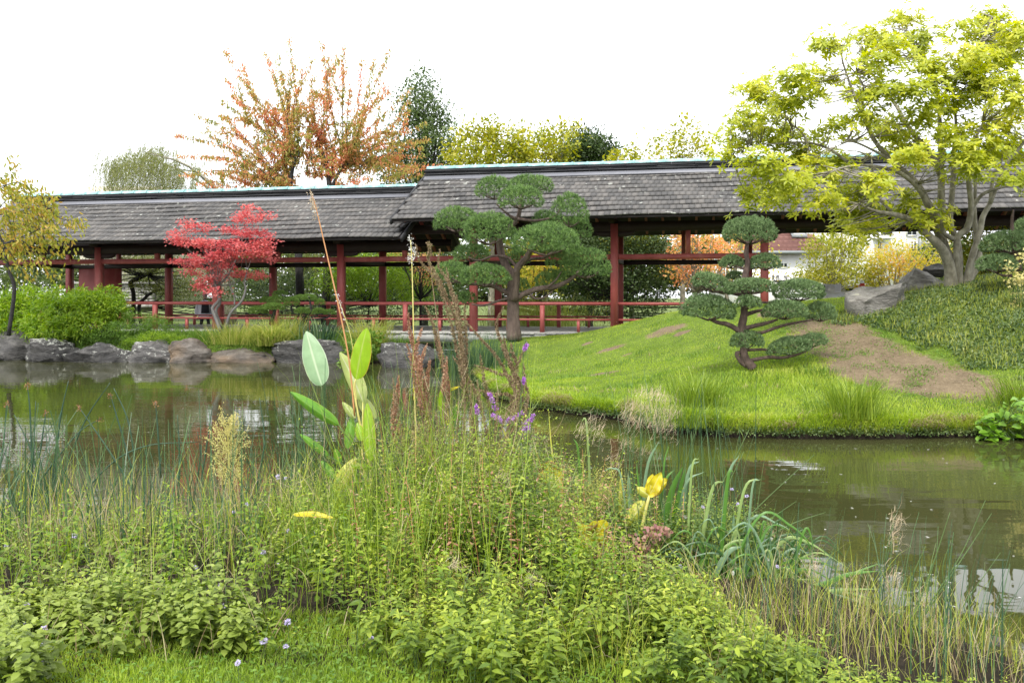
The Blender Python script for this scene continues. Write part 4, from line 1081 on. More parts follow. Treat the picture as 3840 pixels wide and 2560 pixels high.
# ---- pines
def pad(g, c, r, L, W, dens, nt=11, tilt=0.0):
    """a clipped cloud of needles: domed top, flat underside"""
    c = A(c); r = A(r)
    area = 2 * math.pi * (r[0] * r[1] * .6 + (r[0] + r[1]) / 2 * r[2] * .6)
    n = int(area * dens)
    d = rvec(n); d[:, 2] = np.where(d[:, 2] < -.5, np.abs(d[:, 2]), d[:, 2])
    lum = 1 + .1 * nz(d[:, 0] * 4 + c[0] * 7, d[:, 1] * 4 + d[:, 2] * 3, 1.2, c[2]) + .09 * nz(d[:, 0] * 11 + c[0], d[:, 1] * 11 + d[:, 2] * 9, 1.0, c[2] + 3)       # lumpy outline
    rad = lum * np.where(rng.random(n) < .3, rng.uniform(.45, .95, n), 1)
    low = d[:, 2] < 0
    sc = np.stack([rad, rad, rad * np.where(low, .75, 1)], -1)
    p = c + d * r * sc
    p[:, 2] += tilt * (p[:, 0] - c[0])
    no = nrm(d / r)
    P_ = np.repeat(p, nt, 0); No = np.repeat(no, nt, 0); m = len(P_)
    dr = nrm(No * .7 + A([0, 0, .55]) + rvec(m) * 1.0)
    leaves(g, P_ - dr * L * .3, dr, rvec(m), L * rng.uniform(.7, 1.15, m), W, kind='needle', droop=0, tint=np.repeat(rng.random(n), nt))
    return p

def pine(name, label, Y, base, pads, trunks, leaf, bark, L, W, dens, s, ox, oy, ts, tox, toy, group=None, nt=11, depthk=.85, twigs=10):
    b = A(base)
    t = thing(name, label, 'tree', b, group)
    gt = G()
    for pts, r, *dy in trunks:
        tube(gt, path(pts, Y, ts, tox, toy, dy[0] if dy else None), r, n=9, k=4, wob=.05)
    for q in pads:
        cx, cy, rx, ry, dY = q[:5]; rx = rx * (.9 if W > .008 else 1.0); tilt = q[5] if len(q) > 5 else 0
        Yp = Y + dY; k = Yp / F * s
        c = P(ox + cx * s, oy + (cy + ry * .45) * s, Yp)
        gp = G(); r = A([rx * k, max(rx * k * depthk, .05), ry * k * (1.3 if W > .008 else 1.5)])
        pts = pad(gp, c, r, L, W, dens, nt, tilt)
        gp.obj('foliage_pad', M[leaf], t)
        for i in range(twigs):        # twigs fanning under the pad
            a = rng.uniform(0, 6.28); e = c + A([math.cos(a) * r[0] * .75, math.sin(a) * r[1] * .75, -.1 * r[2] + tilt * math.cos(a) * r[0] * .75])
            tube(gt, [c + A([0, 0, -.55 * r[2]]), (c + e) / 2 + A([0, 0, -.35 * r[2]]), e], [.012 * r[0] / .4 + .003, .004], n=4, k=2)
    gt.obj('trunk', M[bark], t, smooth=True)
    return t

Yb = 21.3
pine('cloud_pruned_pine', 'large cloud-pruned pine with a thick grey brown trunk at the left foot of the mound', Yb, P(1925, 1272, Yb),
     [(1135, 428, 46, 26, 0), (1218, 420, 58, 20, .4), (1197, 450, 56, 26, -.4), (1308, 478, 48, 38, -.1), (1325, 520, 36, 26, .2), (1048, 500, 56, 28, 0), (1122, 520, 66, 36, -.5), (1255, 545, 86, 36, -.8),
      (1083, 578, 46, 20, .6), (1345, 600, 62, 34, .1), (1290, 585, 40, 26, .5), (1038, 622, 46, 25, -.1), (1112, 628, 62, 26, -.4), (1265, 640, 40, 24, .7), (1072, 682, 24, 14, .3), (1190, 590, 30, 18, .8), (1250, 500, 30, 20, .8), (1195, 655, 24, 18, .8), (1270, 560, 50, 22, .5)],
     [([(1128, 1350), (1122, 1200), (1120, 1080), (1112, 930), (1085, 880), (1050, 800), (1035, 710), (1080, 640), (1150, 560), (1170, 470), (1190, 380)], [.19, .15, .145, .12, .1, .09, .08, .06, .05, .03], .3),
      ([(1120, 1090), (1135, 950), (1150, 880), (1205, 820), (1240, 760), (1300, 700), (1340, 660)], [.14, .11, .08, .07, .06, .03], -.5),
      ([(1140, 1080), (1200, 1045), (1290, 1015), (1400, 1000), (1480, 965), (1560, 900), (1620, 850)], [.07, .07, .06, .05, .02], .2), ([(1130, 1070), (1060, 1030), (1000, 1000), (900, 985), (800, 980), (720, 950)], [.07, .055, .04, .02]),
      ([(1230, 1050), (1270, 1080), (1330, 1070), (1380, 1030)], [.03, .025, .015]), ([(1100, 1080), (1040, 1090), (930, 1125), (850, 1115)], [.035, .03, .015]), ([(1140, 870), (1090, 815), (1000, 800), (900, 830), (830, 810)], [.04, .035, .02, .012]),
      ([(1150, 870), (1180, 840), (1250, 820), (1330, 810), (1380, 780)], [.05, .04, .02]), ([(1140, 560), (1090, 530), (1010, 460)], [.04, .03, .015]), ([(1150, 560), (1280, 570), (1400, 540), (1430, 480)], [.04, .03, .015]), ([(1350, 1000), (1400, 960), (1440, 900)], [.03, .012])],
     'lf_pine', 'bark_pine', .085, .0085, 620, 1.6327, 0, 0, .574, 1280, 500)
bn = hit(2790, 1392); Yn = float(bn[1])
pine('niwaki_pine', 'small tiered niwaki pine with separate cushions on the grass slope', Yn, bn,
     [(1721, 527, 60, 27, 0), (1680, 600, 27, 13, .1), (1757, 600, 35, 16, 0), (1637, 648, 46, 18, -.05, -.25), (1688, 632, 20, 8, .35), (1728, 655, 52, 15, -.05), (1835, 664, 57, 21, .1), (1626, 703, 60, 25, 0, -.08), (1718, 692, 30, 13, -.2), (1802, 709, 50, 19, -.1), (1884, 714, 35, 19, .1), (1716, 778, 38, 17, 0), (1812, 792, 48, 17, 0, .15), (1866, 780, 34, 13, .1, .1)],
     [([(460, 1535), (420, 1490), (400, 1440), (400, 1380), (385, 1290), (400, 1180), (405, 1060), (408, 940), (425, 850), (415, 790), (425, 700)], [.075, .07, .06, .055, .06, .05, .05, .045, .035, .03]),
      ([(455, 1535), (390, 1500), (352, 1440), (375, 1430)], [.045, .035, .025]), ([(385, 1300), (300, 1250), (230, 1235), (170, 1210)], [.04, .035, .02]), ([(390, 1275), (480, 1255), (560, 1235), (620, 1215)], [.035, .03, .015]), ([(400, 1310), (520, 1300), (620, 1265), (720, 1240), (860, 1215)], [.028, .025, .022, .012]),
      ([(410, 1185), (470, 1165), (540, 1150)], [.035, .02]), ([(420, 1415), (540, 1412), (620, 1435)], [.025, .015]), ([(430, 1485), (560, 1462), (650, 1465), (760, 1440), (850, 1400)], [.03, .025, .012]), ([(395, 1060), (310, 1040), (230, 1030), (170, 990)], [.03, .025, .012]), ([(415, 890), (350, 870), (290, 855)], [.018, .01]), ([(425, 890), (500, 875)], [.018, .01]), ([(420, 1045), (500, 1040), (560, 1010)], [.02, .01]), ([(410, 1100), (540, 1105), (650, 1100), (740, 1085)], [.02, .015, .012])],
     'lf_pine2', 'bark_pine_small', .04, .0065, 3000, 1.6327, 0, 0, .574, 2560, 500)
pine('edge_pine', 'dark pine with two wide drooping layers at the right picture edge', 15.2, mound_z(A([[4.6 * 1.9, 15.2]])) * A([0, 0, 1]) + A([8.85, 15.2, 0]),
     [(2315, 555, 58, 22, 0), (2290, 603, 44, 18, -.1), (2355, 603, 40, 24, .2), (2370, 520, 40, 20, .3)],
     [([(2200, 900), (2170, 760), (2150, 600), (2160, 500)], [.05, .045, .03, .015]), ([(2180, 800), (2110, 770), (2040, 740)], [.03, .02]), ([(2150, 930), (2080, 925), (2000, 880)], [.03, .018, .01])],
     'lf_pine2', 'bark_pine_small', .06, .007, 1400, 1.6327, 0, 0, .574, 2560, 500)
Yc = 24.6
pine('cloud_bush', 'low cloud-pruned bush of rounded green cushions below the left rail', Yc, [P(1110, 1200, Yc)[0], Yc, .55],
     [(1440, 520, 75, 22, .3), (1300, 585, 60, 28, .2), (1405, 580, 90, 32, 0), (1555, 600, 78, 42, -.1), (1640, 560, 70, 22, .2), (1720, 560, 78, 28, 0), (1830, 605, 55, 27, 0), (1375, 650, 108, 33, -.2), (1220, 685, 90, 33, 0), (1655, 690, 75, 27, -.2), (1820, 695, 68, 26, -.1), (1920, 705, 58, 24, 0)],
     [([(1350, 800), (1380, 720), (1400, 620)], [.06, .05, .03]), ([(1640, 840), (1670, 760), (1560, 700), (1550, 620)], [.05, .045, .03, .02]), ([(1670, 760), (1740, 700), (1730, 600), (1720, 560)], [.04, .03, .02]), ([(1680, 760), (1800, 740), (1830, 620)], [.03, .02, .015]), ([(1380, 740), (1250, 720), (1220, 690)], [.03, .02]), ([(1660, 790), (1900, 760), (1910, 710)], [.03, .02])],
     'lf_cloud', 'bark_dark', .045, .007, 2000, 900 / 2352, 500, 900, 900 / 2352, 500, 900, nt=10, twigs=4)

# ---- magnolia
def magnolia():
    Y = 16.3; s = .574
    b = P(3590, 1078, Y)
    t = thing('magnolia', 'multi-stemmed magnolia with pale grey trunks and large yellow green leaves on the mound', 'tree', b)
    gt, gc = G(), G()
    S = lambda pts, r, d=0, oy=0: tube(gt, path(pts, Y, s, 2560, oy, d), [q * .7 for q in r], n=10, k=5, wob=.03)
    S([(1755, 1885), (1740, 1731), (1690, 1621), (1610, 1541), (1500, 1441), (1380, 1401), (1260, 1380), (1150, 1330)], [.17, .14, .12, .1, .08, .06, .04, .02], -.8)
    S([(1768, 1885), (1748, 1721), (1700, 1571), (1692, 1371), (1688, 1171), (1688, 1000), (1683, 850), (1668, 650), (1640, 480), (1580, 380)], [.15, .13, .11, .1, .09, .08, .06, .045, .03, .015], .6)
    S([(1805, 1885), (1802, 1651), (1788, 1561), (1748, 1450), (1765, 1200), (1772, 1000), (1785, 800), (1760, 600)], [.11, .1, .085, .075, .07, .06, .04, .02], .5)
    S([(1795, 1890), (1792, 1571), (1858, 1495), (1885, 1350), (1868, 1150), (1900, 950), (1960, 800)], [.07, .085, .085, .075, .06, .05, .015], -.5)
    S([(1800, 1570), (1742, 1548), (1700, 1510), (1692, 1440)], [.07, .055, .04], -.5)
    S([(1852, 1865), (1885, 1700), (1940, 1521), (1960, 1420), (2010, 1320), (2025, 1190), (2080, 1060), (2150, 800)], [.1, .09, .08, .07, .06, .045, .03, .015], .2)
    S([(1848, 1870), (1890, 1800), (1938, 1700), (1922, 1600), (1912, 1500), (1905, 1350), (1912, 1200), (1890, 1000)], [.09, .09, .09, .07, .065, .055, .04, .02], .5)
    S([(1888, 1370), (1960, 1270), (2100, 1220), (2200, 1200)], [.05, .04, .012], -.4)
    S([(1700, 1600), (1640, 1450), (1595, 1330), (1540, 1230), (1450, 1150), (1360, 1110), (1190, 1080), (1050, 1095), (960, 1130)], [.1, .085, .075, .065, .055, .045, .035, .025, .012], -1.3)
    S([(1690, 1480), (1600, 1320), (1530, 1200), (1400, 1080), (1300, 980), (1230, 880), (1180, 760), (1120, 620), (1070, 480), (1040, 370), (1060, 280), (1150, 130)], [.1, .09, .08, .07, .06, .05, .042, .035, .028, .02, .014, .005], -.7)
    S([(1470, 1140), (1380, 1060), (1230, 975), (1100, 925), (1000, 960)], [.045, .04, .03, .022, .012], -1.0)
    S([(1185, 770), (1175, 650), (1180, 560), (1130, 480)], [.03, .025, .02, .01], -.8)
    S([(1690, 1150), (1620, 1010), (1530, 900), (1455, 800), (1400, 700), (1300, 560), (1200, 430), (1160, 330)], [.08, .075, .065, .055, .045, .032, .02, .01], .3)
    S([(1450, 815), (1350, 805), (1250, 770), (1170, 745)], [.035, .03, .02, .01], .2)
    S([(1080, 1060), (950, 970), (800, 930), (600, 940), (450, 950), (330, 1000)], [.04, .035, .025, .018, .012, .008], .3)
    S([(860, 1180), (800, 900), (700, 800), (650, 700), (600, 600), (520, 560)], [.03, .028, .024, .02, .014, .008], .5)
    S([(1380, 1401), (1250, 1250), (1240, 1100), (1230, 1000)], [.04, .035, .025, .012], .8)
    S([(1690, 700), (1640, 560), (1580, 440), (1500, 330), (1460, 200)], [.04, .03, .02, .012, .006], 0)
    S([(1680, 650), (1800, 500), (1900, 330), (1990, 200), (2020, 110)], [.04, .03, .02, .01, .006], .4)
    S([(2010, 1330), (2110, 1080), (2230, 930), (2330, 760)], [.05, .045, .04, .03], -.4)
    bl = [(480, 590, 120, 70), (720, 500, 110, 55), (950, 270, 80, 60), (1250, 260, 130, 80), (1450, 130, 70, 55), (1560, 240, 110, 70), (1840, 200, 100, 45), (2010, 110, 90, 50), (2080, 230, 150, 70),
          (880, 540, 90, 80), (700, 660, 150, 70), (470, 780, 110, 80), (600, 870, 170, 70), (360, 900, 100, 60), (290, 1030, 50, 35), (520, 1080, 120, 110), (740, 970, 180, 80), (860, 1130, 120, 80), (690, 1170, 120, 60),
          (460, 1270, 80, 60), (640, 1270, 110, 50), (880, 1310, 140, 65), (1120, 1250, 120, 80), (1130, 1390, 150, 70), (1240, 1440, 120, 80), (1180, 1520, 160, 35), (1490, 1340, 110, 50), (1620, 1430, 110, 60), (1450, 950, 160, 60), (1500, 1040, 120, 45),
          (1200, 430, 140, 60), (1080, 620, 100, 60), (1330, 600, 130, 70), (1520, 620, 140, 90), (1600, 450, 100, 70), (1720, 500, 130, 70), (1850, 400, 150, 60), (2060, 400, 160, 80), (1960, 560, 190, 90), (2160, 600, 120, 120), (1800, 680, 150, 60), (2060, 800, 180, 90),
          (1570, 740, 110, 70), (1190, 740, 110, 60), (1350, 850, 100, 60), (1960, 950, 170, 80), (1830, 1060, 140, 80), (2100, 970, 140, 90), (2130, 1190, 100, 60), (2150, 350, 100, 100), (1750, 900, 100, 50), (1000, 850, 90, 50), (1030, 1060, 80, 60), (1270, 1200, 100, 60), (2200, 200, 90, 90), (1350, 330, 80, 60)]
    cents = []
    Pw, Dw, Nw, Tw = [], [], [], []
    for x, y, rx, ry in bl:
        dY = rng.uniform(-1.7, 1.2); k = (Y + dY) / F * s
        c = P(2560 + x * s, y * s, Y + dY); r = A([rx * 1.15, max(rx, ry) * .85, ry * 1.25]) * k
        n = int(200 * (r[0] * r[2] * 3.14) ** .9) + 12
        sub = c + rvec(n // 6 + 2) * r * rng.uniform(.35, 1.1, (n // 6 + 2, 1))
        p = sub[rng.integers(len(sub), size=n)] + rng.normal(size=(n, 3)) * A([.14, .14, .09])
        cents.append(p)
        ax = nrm(nrm(p - c) * .5 + A([0, -.3, .75]) + rvec(n) * .4)            # shoot axis of each whorl
        m = 7
        a = (np.arange(m) / m * 2 * math.pi)[None] + rng.random((n, 1)) * 6
        u = nrm(np.cross(ax, rvec(n))); w = np.cross(ax, u)
        rad = np.cos(a)[..., None] * u[:, None] + np.sin(a)[..., None] * w[:, None]
        D_ = nrm(rad * .9 + ax[:, None] * rng.uniform(.1, .7, (n, m, 1)) + rng.normal(size=(n, m, 3)) * .15)
        Pw.append(np.repeat(p, m, 0) + D_.reshape(-1, 3) * .012); Dw.append(D_.reshape(-1, 3)); Nw.append(np.repeat(ax, m, 0)); Tw.append(np.repeat(rng.random(n), m))
    Pw, Dw, Nw, Tw = map(np.concatenate, (Pw, Dw, Nw, Tw))
    n = len(Pw); L = rng.uniform(.08, .14, n)
    Lf = L
    front = np.argsort(Pw[:, 1] + rng.random(n) * .2)[:290]
    mask = np.ones(n, bool); mask[front] = False
    leaves(gc, Pw[mask], Dw[mask], Nw[mask], L[mask], .046, tint=Tw[mask], kind='oval', droop=.25, fold=.12)
    gl = G(); leaves(gl, A([[0, 0, 0]]), A([[1.0, 0, 0]]), A([[0, 0, 1.0]]), .12, .048, kind='oval', droop=.25, fold=.12)
    lm = gl.mesh('leaf', M['lf_magnolia'])
    from mathutils import Matrix
    for i in front:
        x = nrm(Dw[i]); z = nrm(Nw[i] - x * x.dot(Nw[i])); y = np.cross(z, x)
        o = D.objects.new('leaf', lm); COL.objects.link(o); o.parent = t
        o.matrix_local = Matrix(((x[0], y[0], z[0], Pw[i][0] - b[0]), (x[1], y[1], z[1], Pw[i][1] - b[1]), (x[2], y[2], z[2], Pw[i][2] - b[2]), (0, 0, 0, 1)))
    cents = np.concatenate(cents)
    # twigs: join every clump point to the nearest of a sparse set of spurs off the limbs
    spine = np.concatenate([v for v in gt.V])[::3]
    sel = rng.permutation(len(cents))[:700]
    for i in sel:
        c = cents[i]; d = np.linalg.norm(spine - c, axis=1); j = int(np.argmin(d + (spine[:, 2] > c[2] + .2) * 1.0))
        if d[j] > 1.0: continue
        q = spine[j]; m = (q + c) / 2 + rng.normal(size=3) * .06 + A([0, 0, -.05])
        tube(gt, [q, m, c], [.008 + .008 * d[j], .007, .004], n=4, k=3)
    gt.obj('trunk', M['bark_grey'], t, smooth=True)
    gc.obj('crown', M['lf_magnolia'], t, kind='stuff')
magnolia()

# ================================================================== HOUSES AND THINGS BEHIND
def quadbox(root, name, px0, px1, py0, py1, Y, depth, mat, local_off=0):
    a = P(px0, py1, Y); b = P(px1, py0, Y)
    g = G(); box(g, [(a[0] + b[0]) / 2, Y + depth / 2, (a[2] + b[2]) / 2], [b[0] - a[0], depth, b[2] - a[2]])
    return g.obj(name, M[mat], root)
def window(root, px0, px1, py0, py1, Y, name='window'):
    w = G(); a = P(px0, py1, Y); b = P(px1, py0, Y); t = .07
    cx, cz = (a[0] + b[0]) / 2, (a[2] + b[2]) / 2; sx, sz = b[0] - a[0], b[2] - a[2]
    for dx, dz, ww, hh in ((-sx / 2, 0, t, sz), (sx / 2, 0, t, sz), (0, -sz / 2, sx - t - .004, t), (0, sz / 2, sx - t - .004, t), (0, 0, .05, sz - t - .004)):
        box(w, [cx + dx, Y - .03, cz + dz], [ww, .08, hh])
    f = w.obj('window', M['white_paint'], root)
    p = G(); box(p, [cx, Y + .012, cz], [sx, .03, sz])
    po = p.obj('pane', M['window_glass'], root); po.parent = f
    return f
h = thing('white_house', 'white house with a dark red tiled roof and a skylight right of the niwaki pine', 'house', P(2960, HZ, 50) * A([1, 1, 0]) + A([0, 0, .1]))
quadbox(h, 'wall', 2760, 3095, 945, 1200, 50.3, 7, 'white_render')
quadbox(h, 'gutter', 2760, 3100, 940, 951, 49.75, .18, 'grey_metal')
ze = P(0, 940, 49.8)[2]
for k in range(17):
    y0 = 49.8 + k * .3; z0 = ze + k * .25
    x0 = P(2760, 0, 49.8)[0]; x1 = P(3103, 0, 49.8)[0] - k * .16
    n = 0; g = G(); xx = x0 + (k % 2) * .15
    while xx < x1:
        box(g, [xx, y0 + .17, z0 + .14], [.29, .45, .05], rot('x', .69 - .08)); xx += .3
    g.obj('roof_tiles', M['house_tile'], h, kind='stuff')
g = G(); box(g, [(x0 + P(3103, 0, 49.8)[0] - 1.4) / 2, 52.35, ze + 2.1], [P(3103, 0, 49.8)[0] - x0 - 1.6, 6.4, .08], rot('x', .69)); g.obj('roof', M['house_tile'], h)
sky_l = G(); c = P(2993, 878, 50.9); box(sky_l, c + A([0, -.0, .05]), [.86, .75, .14], rot('x', .69)); so = sky_l.obj('skylight', M['grey_metal'], h)
g = G(); box(g, c + A([0, -.06, .12]), [.66, .55, .04], rot('x', .69)); q = g.obj('pane', M['off_white'], h); q.parent = so
window(h, 2924, 2952, 986, 1004, 50.27)
a2 = thing('apartment_block', 'white apartment block with dark windows and a balcony behind the magnolia', 'building', P(3280, HZ, 60) * A([1, 1, 0]) + A([0, 0, .1]))
quadbox(a2, 'wall', 3100, 3475, 640, 1200, 60.3, 9, 'white_render')
quadbox(a2, 'wall', 3478, 3900, 900, 1200, 62, 9, 'beige_render')
for w in ((3400, 3437, 850, 883), (3414, 3436, 905, 948), (3306, 3348, 850, 884), (3290, 3306, 907, 935), (3180, 3210, 905, 940), (3190, 3215, 1010, 1040), (3330, 3350, 1000, 1040), (3600, 3640, 960, 1000)):
    window(a2, *w, 60.27 if w[0] < 3480 else 61.97)
quadbox(a2, 'balcony_slab', 3296, 3366, 889, 893, 59.2, 1.08, 'white_render')
for k in range(9): quadbox(a2, 'balustrade_bar', 3412 + k * 3.2, 3413 + k * 3.2, 937, 950, 60.05, .03, 'black_ink')
quadbox(a2, 'balcony_rail', 3410, 3440, 935.5, 937, 60.05, .04, 'black_ink')
quadbox(a2, 'downpipe', 3447, 3450, 840, 1100, 60.15, .1, 'grey_metal')
bh = thing('stone_house', 'pale beige house with a dark window behind the left gallery', 'house', P(480, HZ, 44) * A([1, 1, 0]) + A([0, 0, .1]))
quadbox(bh, 'wall', 300, 620, 700, 1150, 44.3, 6, 'beige_render'); window(bh, 411, 438, 1012, 1064, 44.27)
wl_ = thing('stone_wall', 'low grey block wall behind the rail at the left, before the beige house', 'wall', P(410, HZ, 37) * A([1, 1, 0]) + A([0, 0, .1]))
quadbox(wl_, 'mortar_core', 262, 575, 1066, 1168, 37.08, .3, 'mortar'); quadbox(wl_, 'coping', 258, 580, 1057, 1065.5, 36.9, .6, 'stone_block')
py = 1067
while py < 1150:
    hh = rng.uniform(8, 16); px = 262
    while px < 570:
        ww = rng.uniform(14, 40); ww = min(ww, 575 - px)
        quadbox(wl_, 'block', px + .6, px + ww - .6, py + .6, py + hh - .6, 36.96 + rng.random() * .04, .16, 'stone_block'); px += ww
    py += hh
# graffiti wall
gw = thing('painted_wall', 'small white wall with black painted letters below the white house', 'wall', P(2930, HZ, 40) * A([1, 1, 0]) + A([0, 0, .1]))
quadbox(gw, 'wall', 2800, 3030, 1010, 1200, 40.1, .3, 'white_render')
quadbox(gw, 'ledge', 2800, 3030, 1062, 1065, 39.95, .14, 'off_white')
s_, ox_, oy_ = .18707, 2860, 960
lt = G()
for st in ([(195, 385), (195, 480)], [(195, 387), (240, 408), (200, 435), (240, 480)], [(275, 395), (280, 485)], [(275, 395), (325, 392)], [(300, 395), (310, 485)], [(322, 395), (335, 480)], [(370, 385), (365, 485)], [(355, 485), (390, 487)], [(425, 400), (430, 480)], [(425, 402), (460, 398)], [(455, 400), (470, 480)], [(480, 385), (478, 490)], [(505, 395), (512, 480)], [(505, 395), (530, 392)], [(220, 490), (530, 494)], [(225, 500), (525, 503)], [(250, 515), (360, 519)], [(345, 515), (350, 540)]):
    for p, q in zip(st[:-1], st[1:]):
        tube(lt, path([p, q], 40.075, s_, ox_, oy_), .016, n=4, k=1)
lt.obj('lettering', M['black_ink'], gw)
# white cabinet, bin, van, cone
cb = thing('site_cabinet', 'white site cabinet with a beige panel and dark side left of the flat-topped boulder', 'cabinet', P(3120, HZ, 28) * A([1, 1, 0]) + A([0, 0, .3]))
quadbox(cb, 'body', 3097, 3155, 1065, 1180, 28, .5, 'white_paint'); quadbox(cb, 'side_panel', 3083, 3096, 1068, 1180, 28.05, .5, 'dark_cloth'); quadbox(cb, 'notice_panel', 3101, 3130, 1072, 1096, 27.97, .025, 'off_white')
bn_ = thing('wheelie_bin', 'white plastic bin standing in front of the white cabinet', 'bin', P(3125, HZ, 27.4) * A([1, 1, 0]) + A([0, 0, .3]))
g = G(); c = P(3124, 1120, 27.3); box(g, c + A([0, 0, -.1]), [.44, .4, .62], taper=1.22); g.obj('body', M['white_paint'], bn_)
g = G(); box(g, P(3124, 1099, 27.3), [.58, .5, .05]); g.obj('lid', M['off_white'], bn_)
vn = thing('white_van', 'white van with an orange beacon, mostly hidden by the flat-topped boulder', 'van', P(3240, HZ, 31) * A([1, 1, 0]) + A([0, 0, .2]))
quadbox(vn, 'body', 3158, 3420, 1078, 1150, 31, 1.9, 'white_paint'); quadbox(vn, 'cab', 3168, 3300, 1069, 1077.6, 31.1, 1.7, 'white_paint'); quadbox(vn, 'window', 3172, 3206, 1080, 1090, 30.97, .02, 'window_glass'); quadbox(vn, 'beacon', 3207, 3218, 1067, 1079, 30.9, .1, 'orange_plastic')
for x in (3185, 3380):
    g = G(); tube(g, [P(x, 1160, 30.95), P(x, 1160, 31.2)], .3, n=16, k=1, raw=True); g.obj('wheel', M['black_ink'], vn)
cn = thing('traffic_cone', 'red and white cone tip showing above the flat-topped boulder', 'cone', P(3233, 1075, 27))
g = G(); tube(g, [P(3233, 1100, 27), P(3233, 1062, 27)], [.13, .07], n=12, k=1, raw=True); g.obj('base_cone', M['red_plastic'], cn)
g = G(); tube(g, [P(3233, 1062, 27), P(3233, 1052, 27)], [.07, .045], n=12, k=1, raw=True); g.obj('reflective_band', M['white_paint'], cn)

def person():
    Y = 32.2; b = P(768, HZ, Y); gz = .14; b[2] = gz
    t = thing('person', 'person in a white jacket with a dark backpack walking away behind the left rail', 'person', b)
    me = D.meshes.new('body'); 
    J = [(0, 0, .93), (0, 0, 1.15), (0, .02, 1.38), (0, .02, 1.47), (0, .03, 1.53), (-.1, 0, .9), (-.12, -.03, .5), (-.12, .02, .08), (-.13, -.12, .04), (.1, 0, .9), (.12, .1, .5), (.12, .22, .12), (.12, .12, .05), (-.19, .02, 1.36), (-.27, .0, 1.1), (-.26, -.12, .88), (.19, .02, 1.36), (.27, .03, 1.1), (.24, -.08, .88)]
    Ed = [(0, 1), (1, 2), (2, 3), (3, 4), (0, 5), (5, 6), (6, 7), (7, 8), (0, 9), (9, 10), (10, 11), (11, 12), (2, 13), (13, 14), (14, 15), (2, 16), (16, 17), (17, 18)]
    R_ = [.15, .14, .15, .06, .055, .1, .07, .05, .035, .1, .07, .05, .035, .07, .05, .035, .07, .05, .035]
    me.from_pydata(J, Ed, []); me.update()
    o = D.objects.new('body', me); COL.objects.link(o); o.parent = t
    sk = o.modifiers.new('skin', 'SKIN')
    for i, r in enumerate(R_): me.skin_vertices[0].data[i].radius = (r, r * .75)
    me.skin_vertices[0].data[0].use_root = True
    o.modifiers.new('sub', 'SUBSURF').render_levels = 2
    me.materials.append(M['dark_cloth'])
    def ell(c, r, name, mat):
        g = G(); u = np.linspace(0, 2 * math.pi, 16, endpoint=False); v = np.linspace(-1.57, 1.57, 10)
        U_, V_ = np.meshgrid(u, v); pts = np.stack([np.cos(V_) * np.cos(U_), np.cos(V_) * np.sin(U_), np.sin(V_)], -1).reshape(-1, 3) * A(r) + A(c) + b
        i = np.arange(9)[:, None] * 16 + np.arange(16); i2 = np.arange(9)[:, None] * 16 + (np.arange(16) + 1) % 16
        g.add(pts, np.stack([i, i2, i2 + 16, i + 16], -1).reshape(-1, 4)); return g.obj(name, M[mat], t, smooth=True)
    ell((0, .02, 1.62), (.078, .095, .115), 'head', 'skin'); ell((0, -.0, 1.65), (.088, .1, .1), 'hair', 'hair')
    g = G(); tube(g, [b + A(p) for p in ((0, 0, .82), (0, 0, 1.1), (0, 0, 1.36), (0, .01, 1.46))], [.24, .22, .22, .08], n=12, k=3)
    for sgn in (-1, 1): tube(g, [b + A(p) for p in ((sgn * .19, .02, 1.4), (sgn * .29, 0, 1.12), (sgn * .27, -.1, .92))], [.09, .075, .06], n=8, k=3)
    g.obj('jacket', M['shirt'], t, smooth=True)
    g = G(); box(g, b + A([.09, -.2, 1.2]), [.26, .14, .4], taper=.85); g.obj('backpack', M['dark_cloth'], t)
person()

# ================================================================== LEFT BANK PLANTING
def bush(name, label, cat, px, Y, blobs, mat, L, W, per, cl_n, cl_r, zf=None, group=None, kind='kite', hang=0, flat=.8, updir=.3, ry=None, droop=.2, shell=.5, stems=14):
    b = P(px, HZ, Y); b[2] = float((zf or lb_z)(A([[b[0], b[1]]]))[0])
    t = thing(name, label, cat, b, group)
    bl = [(P(q[0], q[1], Y + (q[4] if len(q) > 4 else 0)), A([q[2], (ry or q[2] * .8), q[3]]) * Y / F) for q in blobs]
    g = G(); c = crown_leaves(g, bl, per, L, W, kind, cl_r, cl_n, flat, hang, updir=updir, droop=droop, shell=shell)
    gt = G()
    for i in rng.permutation(len(c))[:stems]:
        q = c[i]; r = A([b[0] + (q[0] - b[0]) * .6, b[1] + rng.normal() * .1, b[2] - .03]); tube(gt, [r, (r + q) / 2 + A([0, 0, .06]), q], [.008, .003], n=4, k=2)
    gt.obj('stems', M['stem_green'], t, kind='stuff'); g.obj('foliage', M[mat], t, kind='stuff')
    return t
bush('bamboo_bush', 'big bright green dwarf bamboo mound above the slate rocks', 'bamboo', 290, 24.6, [(180, 1190, 90, 60), (280, 1165, 110, 65, -.2), (370, 1150, 80, 55), (250, 1120, 90, 40, .3), (420, 1170, 55, 50), (330, 1220, 100, 45, -.3), (180, 1240, 80, 35, -.4), (400, 1110, 60, 30, .3)], 'lf_bamboo', .15, .03, 30, 20, .17, hang=.25, updir=.1)
bush('bamboo_bush', 'darker bamboo mound cut by the left picture edge', 'bamboo', 30, 25.2, [(-10, 1170, 90, 70), (70, 1160, 80, 60), (40, 1230, 90, 40, -.3), (110, 1120, 60, 35, .3)], 'lf_bamboo', .19, .034, 22, 18, .2, hang=.05)
bush('low_shrub', 'small olive green shrub in front of the bamboo mound', 'shrub', 430, 24.0, [(390, 1255, 55, 30), (450, 1240, 50, 35), (350, 1262, 35, 22)], 'lf_shrub', .08, .02, 30, 24, .12)
